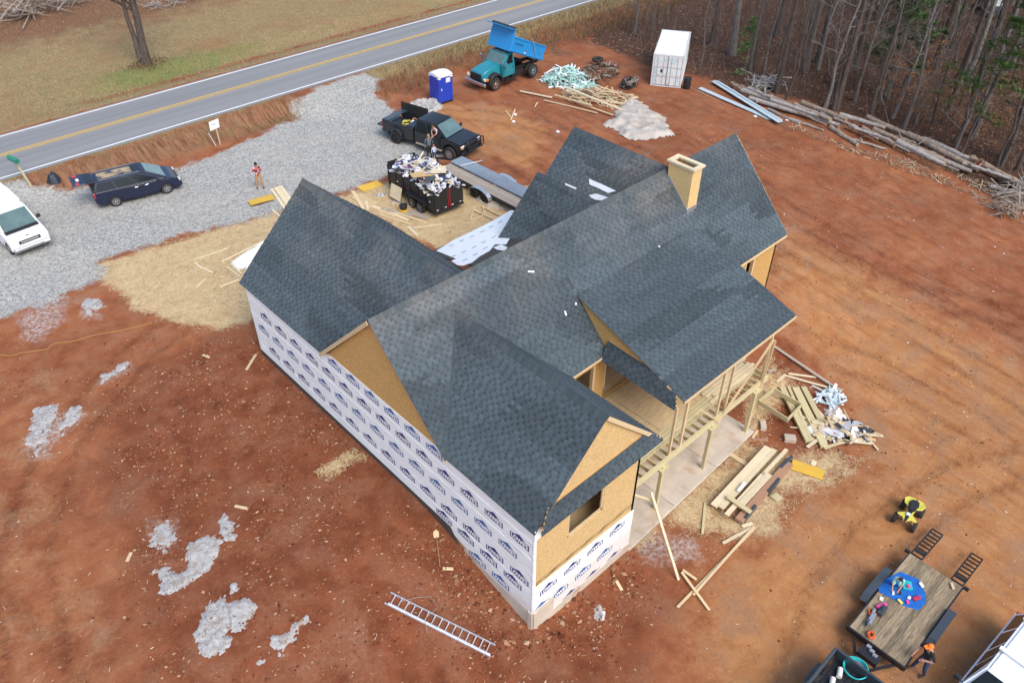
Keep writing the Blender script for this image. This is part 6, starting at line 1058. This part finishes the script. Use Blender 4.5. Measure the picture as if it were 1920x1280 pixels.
def inpoly(px, n):
    A = np.array([(p.x, p.y) for p in (at(a, b) for a, b in px)]); lo, hi = A.min(0), A.max(0); out = []
    while sum(len(o) for o in out) < n:
        q = NP.uniform(lo, hi, (n, 2)); out.append(q[sdist(q, A) > NP.uniform(-.35, .3, n)])
    return np.concatenate(out)[:n]
def slivers(Q, L0, L1, w0, w1, tilt, pal, h=.0):
    n = len(Q); a = NP.uniform(0, 2*PI, n); L = NP.uniform(L0, L1, n); w_ = NP.uniform(w0, w1, n); z = gz(Q[:, 0], Q[:, 1])+h+NP.uniform(.006, .03, n); t = NP.uniform(-tilt, tilt, n); dx, dy = np.cos(a), np.sin(a)
    c = np.column_stack([Q, z]); d = np.column_stack([dx, dy, np.abs(t)*.0+t])*L[:, None]/2; s_ = np.column_stack([-dy, dx, NP.uniform(-.4, .4, n)])*w_[:, None]/2
    V = np.stack([c-d-s_, c+d-s_, c+d+s_, c-d+s_], 1); V[:, :, 2] = np.maximum(V[:, :, 2], (gz(Q[:, 0], Q[:, 1])+.004)[:, None]); pal = np.array(pal); col = pal[NP.randint(0, len(pal), n)]*NP.uniform(.75, 1.2, (n, 1)); return V, col
STR = [(.60, .45, .23), (.66, .52, .30), (.50, .35, .16), (.42, .28, .13), (.7, .6, .4)]
Q = np.concatenate([inpoly(p, k) for p, k in zip(STRAW, (9000, 7000, 3600, 400, 400))]); V, c = slivers(Q, .10, .28, .006, .015, .2, STR); batch('straw', 'vcol', V, 4, c, 'loose yellow straw strewn over the soil', 'straw')
# clods and stones
def clods(Q, r0, r1, pal, name, label, cat):
    n = len(Q); r = r0+(r1-r0)*NP.random_sample(n)**4; z = gz(Q[:, 0], Q[:, 1])+r*.3; c = np.column_stack([Q, z]); a = NP.uniform(0, PI, n); e1 = np.column_stack([np.cos(a), np.sin(a), 0*a])*(r*NP.uniform(.8, 1.5, n))[:, None]; e2 = np.column_stack([-np.sin(a), np.cos(a), 0*a])*(r*NP.uniform(.6, 1, n))[:, None]; e3 = np.array([[0, 0, 1.]])*(r*NP.uniform(.5, .9, n))[:, None]+e1*NP.uniform(-.3, .3, (n, 1))
    T = []; top = c+e3; bot = c-e3; ring = [c+e1, c+e2, c-e1, c-e2]; ring = [q+NP.uniform(-.25, .25, (n, 1))*e3 for q in ring]
    for k in range(4): T += [np.stack([ring[k], ring[(k+1) % 4], top], 1), np.stack([ring[(k+1) % 4], ring[k], bot], 1)]
    pal = np.array(pal); col = pal[NP.randint(0, len(pal), n)]*NP.uniform(.7, 1.25, (n, 1)); batch(name, 'vcol', np.concatenate(T), 3, np.concatenate([col]*8), label, cat)
def clustered(px, n, sc=.9, thr=.0):
    from mathutils import noise as nz
    q = inpoly(px, n*3); f = np.array([nz.noise((x*sc*.35, y*sc*.35, 0))+.6*nz.noise((x*sc, y*sc, 4)) for x, y in q]); keep = q[f+NP.uniform(-.25, .25, len(q)) > thr]; return keep[:n]
CL = [(.29, .125, .063), (.23, .08, .038), (.34, .18, .10), (.17, .055, .027), (.38, .24, .15), (.13, .04, .022), (.2, .068, .033), (.25, .09, .045)]
clods(np.concatenate([clustered(DARK, 5000), inpoly(LEFTTAN, 700), clustered([(180, 640), (480, 640), (800, 900), (990, 1170), (900, 1280), (250, 1280), (200, 900)], 7000, 1.6, .1), inpoly([(840, 960), (1000, 1180), (1150, 1120), (1190, 1045), (1230, 1100), (1100, 1240), (900, 1200), (780, 1020)], 1600)]), .008, .07, CL, 'clay_clods', 'small clods and stones scattered over dark red clay', 'clods')
clods(inpoly([(985, 1185), (905, 1085), (860, 1060), (850, 1090), (900, 1150), (960, 1215), (1060, 1200), (1180, 1060), (1185, 1045)], 170), .05, .16, CL, 'stones', 'bigger loose stones heaped along the house foot', 'stones')
clods(np.concatenate([inpoly([(1500, 470), (1900, 600), (1900, 1000), (1650, 1200), (1300, 1250), (1300, 1100), (1500, 950)], 1500), inpoly([(900, 180), (1250, 190), (1900, 420), (1900, 560), (1500, 440), (1300, 260), (1050, 230)], 1500), inpoly([(1340, 760), (1410, 800), (1520, 860), (1620, 830), (1560, 740), (1490, 640)], 500)]), .01, .06, CL+[(.6, .55, .5)], 'clay_crumbs', 'sparse crumbs of clay and stone on the smooth clay', 'crumbs')
CH = [(.5, .32, .18), (.58, .42, .27), (.36, .2, .11), (.62, .55, .46), (.28, .13, .07)]
Q = np.concatenate([clustered(DARK, 500, 1.4, .05), inpoly([(900, 180), (1250, 190), (1900, 420), (1900, 700), (1500, 440), (1300, 260), (1050, 230)], 450), inpoly(LEFTTAN, 500), inpoly([(640, 360), (900, 330), (960, 400), (850, 470)], 400), inpoly([(1170, 1000), (1420, 800), (1640, 850), (1480, 990), (1300, 1060)], 700), inpoly(ORANGE, 450)]); V, c = slivers(Q, .04, .15, .01, .024, .1, CH); batch('wood_chips', 'vcol', V, 4, c, 'wood chips and twigs scattered over the clay', 'wood chips')
# brush along the log pile and wood floor litter
Q = np.concatenate([inpoly([(1370, 165), (1440, 215), (1560, 265), (1700, 300), (1800, 350), (1920, 400), (1920, 420), (1780, 350), (1600, 290), (1430, 225)], 700), inpoly([(1800, 330), (1920, 370), (1920, 390), (1820, 350)], 300)]); V, c = slivers(Q, .12, .6, .015, .045, .3, [(.36, .34, .24), (.3, .22, .16), (.55, .42, .28), (.2, .12, .08)], .05); batch('brush_litter', 'vcol', V, 4, c, 'broken twigs and bark littering the foot of the logs', 'twigs')
FQ = np.column_stack([NP.uniform(44.5, 100, 30000), NP.uniform(-24, 33, 30000)]); FQ = FQ[NP.random_sample(len(FQ)) < np.clip(1.4-(FQ[:, 0]-44)/60, .25, 1)]; V, c = slivers(FQ, .08, .30, .05, .14, .3, [(.16, .08, .05), (.11, .055, .036), (.20, .125, .085), (.25, .17, .115), (.08, .045, .03)], .01); batch('leaf_litter', 'vcol', V, 4, c, 'brown leaf litter covering the wood floor', 'leaves')
FQ = np.column_stack([NP.uniform(45.5, 98, 11000), NP.uniform(-24, 33, 11000)]); n = len(FQ); z = gz(FQ[:, 0], FQ[:, 1]); b0 = np.column_stack([FQ, z]); hh = .3+4.2*NP.random_sample(n)**2.2; tp = b0+np.column_stack([NP.uniform(-.5, .5, n)*hh, NP.uniform(-.5, .5, n)*hh, hh]); w_ = np.column_stack([NP.uniform(-.016, .016, n), NP.uniform(-.016, .016, n), 0*z]); V = np.stack([b0-w_, b0+w_, tp+w_*.3, tp-w_*.3], 1); pal = np.array([(.13, .095, .07), (.24, .2, .16), (.08, .056, .042)]); batch('undergrowth', 'vcol', V, 4, pal[NP.randint(0, 3, n)], 'bare twiggy undergrowth filling the wood', 'undergrowth')
# grass across the road and on the verges
def blades(Q, h0, h1, pal, name, label, wd=.03):
    n = len(Q); z = gz(Q[:, 0], Q[:, 1]); b = np.column_stack([Q, z-.02]); h = NP.uniform(h0, h1, n); t = b+np.column_stack([NP.uniform(-.6, .6, n)*h, NP.uniform(-.6, .6, n)*h, h]); a = NP.uniform(0, PI, n); w_ = np.column_stack([np.cos(a), np.sin(a), 0*a])*wd/2; pal = np.array(pal); col = pal[NP.randint(0, len(pal), n)]*NP.uniform(.7, 1.25, (n, 1)); return np.stack([b-w_, b+w_, t], 1), col
DG = [(.36, .26, .14), (.44, .33, .19), (.30, .19, .10), (.27, .22, .11)]; GG = [(.13, .18, .05), (.17, .22, .07), (.10, .14, .04)]
x = NP.uniform(-12, 62, 52000); y = 42.6+NP.random_sample(52000)**1.4*40; Q = np.column_stack([x, y]); V1, c1 = blades(Q, .06, .28, DG, '', '')
gq = np.column_stack([NP.normal(11, 4, 5000), NP.normal(46.2, 1.7, 5000)]); gq = gq[gq[:, 1] > 42.8]; V2, c2 = blades(gq, .05, .18, GG, '', ''); vq = np.column_stack([NP.uniform(24, 60, 9000), 31.5+NP.random_sample(9000)**.7*3.1]); V3, c3 = blades(vq, .06, .3, DG+GG[:2]+[(.2, .11, .06)], '', ''); vq = np.column_stack([NP.uniform(-6, 16.5, 2500), NP.uniform(34.0, 34.8, 2500)]); V4, c4 = blades(vq, .05, .16, DG+GG[:1], '', ''); vq = np.column_stack([NP.uniform(8, 16.8, 900), NP.normal(32.8, .35, 900)]); V5, c5 = blades(vq, .05, .2, GG+DG[:1], '', '')
batch('grass', 'leafcol', np.concatenate([V1, V2, V3, V4, V5]), 3, np.concatenate([c1, c2, c3, c4, c5]), 'dry winter grass with green patches across the road', 'grass')
wq = np.concatenate([inpoly([(700, 165), (760, 130), (900, 75), (1000, 45), (1150, 0), (1290, 0), (1230, 40), (1100, 70), (1000, 90), (880, 110), (800, 160), (720, 190)], 6500)]); V, c = blades(wq, .2, .95, [(.18, .10, .06), (.26, .17, .10), (.12, .08, .05), (.17, .14, .07)], '', '', .025); batch('bank_weeds', 'leafcol', V, 3, c, 'dead brown weeds growing on the bank by the road', 'weeds')
# ------------------------------------------------------------ trees
n_ = NT('tree_bark'); tc_ = n_.node('TexCoord').outputs['Object']; mp_ = n_.node('Mapping', {'Vector': tc_, 'Scale': (5, 5, .9)}).outputs[0]; f_ = n_.noise(mp_, 2.2, 6, .7); oi_ = n_.node('ObjectInfo').outputs['Random']; c_ = n_.ramp(f_, .3, .72, (.035, .025, .021), (.15, .112, .09)); c_ = n_.mix(n_.ramp(oi_, .5, .9), c_, n_.ramp(f_, .3, .7, (.09, .078, .068), (.29, .26, .23))); n_.out(c_, .95); n_.bump(f_, .7, .03)
def tree_mesh(seed, H, r, nb, lo, blen, crook=.25, sub=3, seg=8, low_twigs=True):
    rr = random.Random(seed); m = MB(); n = 9; P = []; x = y = 0
    for i in range(n+1): P.append(Vector((x, y, H*i/n-.1))); x += rr.uniform(-crook, crook)*H/n*.35; y += rr.uniform(-crook, crook)*H/n*.35
    m.tube(P, [r*(1.35 if i == 0 else 1)*(1-.86*i/n) for i in range(n+1)], seg, 0, False); tips = []
    for k in range(nb):
        f = lo+(1-lo)*(k+rr.random())/nb; i = min(n-1, int(f*n)); b = P[i].lerp(P[i+1], f*n-i); a = rr.uniform(0, 2*PI); L = blen*(1.15-f*.75)*rr.uniform(.5, 1.2); up = rr.uniform(.1, .9); d = Vector((math.cos(a), math.sin(a), up)).normalized(); q = [b]; r0 = max(.012, r*(1-.86*f)*.38)
        for j in range(3): d = (d+Vector((rr.uniform(-.35, .35), rr.uniform(-.35, .35), rr.uniform(-.1, .3)))).normalized(); q.append(q[-1]+d*L/3)
        m.tube(q, [r0, r0*.7, r0*.45, r0*.15], 4, 0, False); tips.append(q[-1])
        for s_ in range(sub):
            t = rr.uniform(.3, 1); j = min(2, int(t*3)); b2 = q[j].lerp(q[j+1], t*3-j); d2 = (d+Vector((rr.uniform(-1, 1), rr.uniform(-1, 1), rr.uniform(-.3, .7)))).normalized(); e = b2+d2*L*rr.uniform(.2, .45); m.tube([b2, (b2+e)/2+Vector((0, 0, rr.uniform(-.05, .1))), e], [r0*.35, r0*.22, .004], 3, 0, False); tips.append(e)
    return m, tips
simple('pine_needle', (.085, .18, .04), .8, var=.5, sc=1.2); simple('brown_leaf', (.30, .14, .055), .85, var=.4, sc=2)
def tuft(m, rr, c, R_, n, flat=.6):
    for k in range(n):
        a, e = rr.uniform(0, 6.3), rr.uniform(-.4, 1.1); d = Vector((math.cos(a)*math.cos(e), math.sin(a)*math.cos(e), math.sin(e)*flat))*R_*rr.uniform(.5, 1.1); s_ = d.orthogonal().normalized()*rr.uniform(.012, .03); b = c+d*.15; m.add([b-s_, b+s_, c+d+Vector((0, 0, -.06*R_))], [(0, 1, 2)])
def leafy(tips, seed, mt, n, R_, flat, frac=1.):
    rr = random.Random(seed); m = MB()
    for t in tips:
        if rr.random() < frac: tuft(m, rr, t, R_*rr.uniform(.7, 1.3), n, flat)
    return m.mesh('crown', mt)
def leaves(tips, seed, mt, n, R_):
    rr = random.Random(seed); m = MB()
    for t in tips:
        for k in range(n):
            c = t+Vector((rr.uniform(-1, 1), rr.uniform(-1, 1), rr.uniform(-.5, .5)))*R_; rot = Euler((rr.uniform(-1, 1), rr.uniform(-1, 1), rr.uniform(0, 6))).to_matrix(); s_ = rr.uniform(.04, .08); m.add([c+rot@Vector(q) for q in ((-s_, 0, 0), (0, -s_*.5, 0), (s_, 0, 0), (0, s_*.5, 0))], [(0, 1, 2, 3)])
    return m.mesh('crown', mt)
PINE, HARD, SAPL, BEEC = [], [], [], []
for k in range(5):
    m, t = tree_mesh(100+k, 19+k*.8, .21+.025*k, 26, .5, 2.6, .12, 2); tr = m.mesh('trunk', 'tree_bark', smooth=60); PINE.append((tr, leafy([q for q in t if q.z > 12.5], k, 'pine_needle', 22, .75, .6)))
for k in range(6):
    m, t = tree_mesh(200+k, 12+k*1.1, .075+.018*k, 30, .12, 2.4, .5, 8); HARD.append((m.mesh('trunk', 'tree_bark', smooth=60), None))
for k in range(3):
    m, t = tree_mesh(300+k, 5.2+k*.9, .06, 34, .22, 1.5, .3, 4); SAPL.append((m.mesh('trunk', 'tree_bark', smooth=60), leafy(t, 40+k, 'pine_needle', 22, .42, .8)))
for k in range(3):
    m, t = tree_mesh(400+k, 3.4+k*.5, .03, 24, .2, 1.6, .5, 4); BEEC.append((m.mesh('trunk', 'tree_bark', smooth=60), leaves([q for q in t], k, 'brown_leaf', 5, .22)))
def plant(kind, x, y, i, label, cat, group, sc=1., lean=(0, 0), name=None):
    tr, cr = kind[i % len(kind)]; t = thing(name or 'tree', label, cat, (x, y, float(gz(x, y))-.05), R.uniform(0, 6.28), group); t.scale = (sc*R.uniform(.9, 1.12),)*2+(sc*R.uniform(.93, 1.1),); t.rotation_euler = (lean[0]+R.uniform(-.03, .03), lean[1]+R.uniform(-.03, .03), R.uniform(0, 6.28)); put('trunk', tr, t)
    if cr: put('crown', cr, t)
    return t
PE = ('tall reddish pine trunk at the front of the wood behind the logs', 'tree', 'pines at the wood edge'); HE = ('slender bare grey tree at the front of the wood behind the logs', 'tree', 'slender trees at the wood edge'); PL = ('tall pine trunk deeper in the wood behind the front row', 'tree', 'pine trees in the wood'); HL = ('slender bare tree deeper in the wood behind the front row', 'tree', 'slender bare trees in the wood')
for i, (px, py) in enumerate(((1455, 174), (1566, 206), (1575, 170), (1655, 125), (1372, 104), (1412, 128), (1510, 130), (1722, 120), (1750, 130), (1830, 170), (1880, 300), (1700, 60), (1640, 40), (1780, 90))): p = at(px, py); plant(PINE, p.x, p.y, i, *PE, sc=1.05 if i in (0, 1, 8) else .95, name='pine_tree')
for i, (px, py) in enumerate(((1312, 128), (1472, 188), (1480, 180), (1546, 204), (1562, 208), (1632, 222), (1716, 232), (1790, 280), (1868, 316), (1905, 320), (1602, 190), (1690, 250), (1820, 262), (1430, 150), (1660, 180))): p = at(px, py); plant(HARD, p.x, p.y, i, *HE, name='bare_tree')
rr = random.Random(77); pts = []
while len(pts) < 205:
    x, y = rr.uniform(47.5, 104), rr.uniform(-26, 31)
    if all((x-a)**2+(y-b)**2 > 1.8 for a, b in pts) and (x-80)**2+(y-8.6)**2 > 9 and not (abs(x-62) < 9 and y > 20): pts.append((x, y))
for i, (x, y) in enumerate(pts):
    if i % 9 < 4: plant(PINE, x, y, i, *PL, sc=rr.uniform(.7, 1.05), name='pine_tree')
    else: plant(HARD, x, y, i, *HL, sc=rr.uniform(.7, 1.1), name='bare_tree')
for i, (px, py, sc, lb) in enumerate(((1664, 186, 1.75, 'bright green young pine standing well inside the wood'), (1798, 296, 1.8, 'dark green young pine near the log pile'), (1394, 132, .6, 'small green sapling at the wood edge near the container'), (1770, 60, 1.5, 'shadowed young pine far back in the wood'))): p = at(px, py); plant(SAPL, p.x, p.y, i, lb, 'tree', None, sc, name='young_pine')
for i, (px, py) in enumerate(((1740, 232), (1768, 262), (1700, 240), (1850, 300), (1900, 300), (1725, 200), (1880, 262), (1660, 205), (1800, 240))): p = at(px, py); plant(BEEC, p.x, p.y, i, 'low sapling still holding orange brown leaves near the logs', 'sapling', 'brown-leaved saplings', name='beech_sapling')
p = at(1384, 143); m = MB(); rr = random.Random(4)
for k in range(60): a, e = rr.uniform(0, 6.3), rr.uniform(.1, 1.4); c = Vector((math.cos(a)*math.cos(e), math.sin(a)*math.cos(e), math.sin(e)))*rr.uniform(.3, .75); rot = Euler((rr.uniform(-1, 1), rr.uniform(-1, 1), a)).to_matrix(); m.add([c+rot@Vector(q) for q in ((-.12, 0, 0), (0, -.05, 0), (.12, 0, 0), (0, .05, 0))], [(0, 1, 2, 3)])
o = m.build('shrub', simple('shrub_leaf', (.08, .19, .045), .6, var=.3)); o.location = p; tag(o, 'small bright green shrub at the wood edge', 'shrub')
def brushpile(px, L, W, n, lb, seed, r0=.02, r1=.07, ln=(.6, 2.0), h=.8):
    rr = random.Random(seed); m = MB(); p = at(*px)
    for k in range(n):
        a = rr.uniform(0, 6.3); c = Vector((rr.gauss(0, L*.45), rr.gauss(0, W*.45), rr.uniform(.05, h))); e = rr.uniform(-.3, .6); d = Vector((math.cos(a)*math.cos(e), math.sin(a)*math.cos(e), math.sin(e)))*rr.uniform(*ln)/2; q = [c-d, c+Vector((rr.uniform(-.1, .1), rr.uniform(-.1, .1), rr.uniform(0, .15))), c+d]; q = [Vector((v.x, v.y, max(.03, v.z))) for v in q]; r = rr.uniform(r0, r1); m.tube(q, [r, r*.8, r*.3], 4, 0)
    o = m.build('brush_pile', 'bark', smooth=60); o.location = p; return tag(o, lb, 'brush pile', kind='stuff')
brushpile((1432, 165), 1.8, 1.2, 90, 'tangled brush pile behind the log ends at the wood edge', 5); brushpile((1900, 365), 2.0, 1.0, 60, 'splintered brush pile at the end of the logs', 6); brushpile((1880, 395), 1.5, .8, 30, 'grey branches dumped beside the last log', 8, .03, .08)
brushpile((60, 30), 4, 2.2, 60, 'fallen grey branches heaped beyond the field', 7, .03, .12, (1.5, 5.0), 1.6); brushpile((130, 10), 4, 2.0, 160, 'fine grey brush behind the fallen branches', 9, .01, .04, (.8, 2.6), 1.8)
brushpile((335, 8), 5, 1.4, 70, 'brown brush at the far edge of the field', 10, .01, .04, (.6, 2.0), .9)
# lone tree across the road
m, t = tree_mesh(503, 16, .33, 50, .24, 3.6, .2, 14, 10); lone = thing('bare_tree', 'lone thick bare tree with drooping twigs in the grass across the road', 'tree', at(274, 118), 2.2); lone.rotation_euler = (math.radians(-3), math.radians(-4), 2.2); m.build('trunk', 'tree_bark', lone, smooth=60); m2, _ = tree_mesh(504, 14, .2, 36, .26, 3.2, .2, 12); k2 = m2.build('second_stem', 'tree_bark', lone, smooth=60); k2.location = (.25, .2, .6); k2.rotation_euler = (.05, .08, 0)
Q = np.column_stack([NP.normal(at(274, 118).x, .8, 500), NP.normal(at(274, 118).y-.3, .5, 500)]); V, c = slivers(Q, .06, .2, .05, .1, .3, [(.2, .1, .06), (.12, .07, .05)], .01); batch('leaf_ring', 'vcol', V, 4, c, 'dead leaves around the lone tree foot', 'leaves')
for i in range(26):
    x, y = -14+i*4.3+R.uniform(-1.5, 1.5), 84+R.uniform(-5, 12); plant(HARD, x, y, i, 'bare tree in the line beyond the field', 'tree', 'trees beyond the field', R.uniform(.8, 1.1), name='bare_tree')
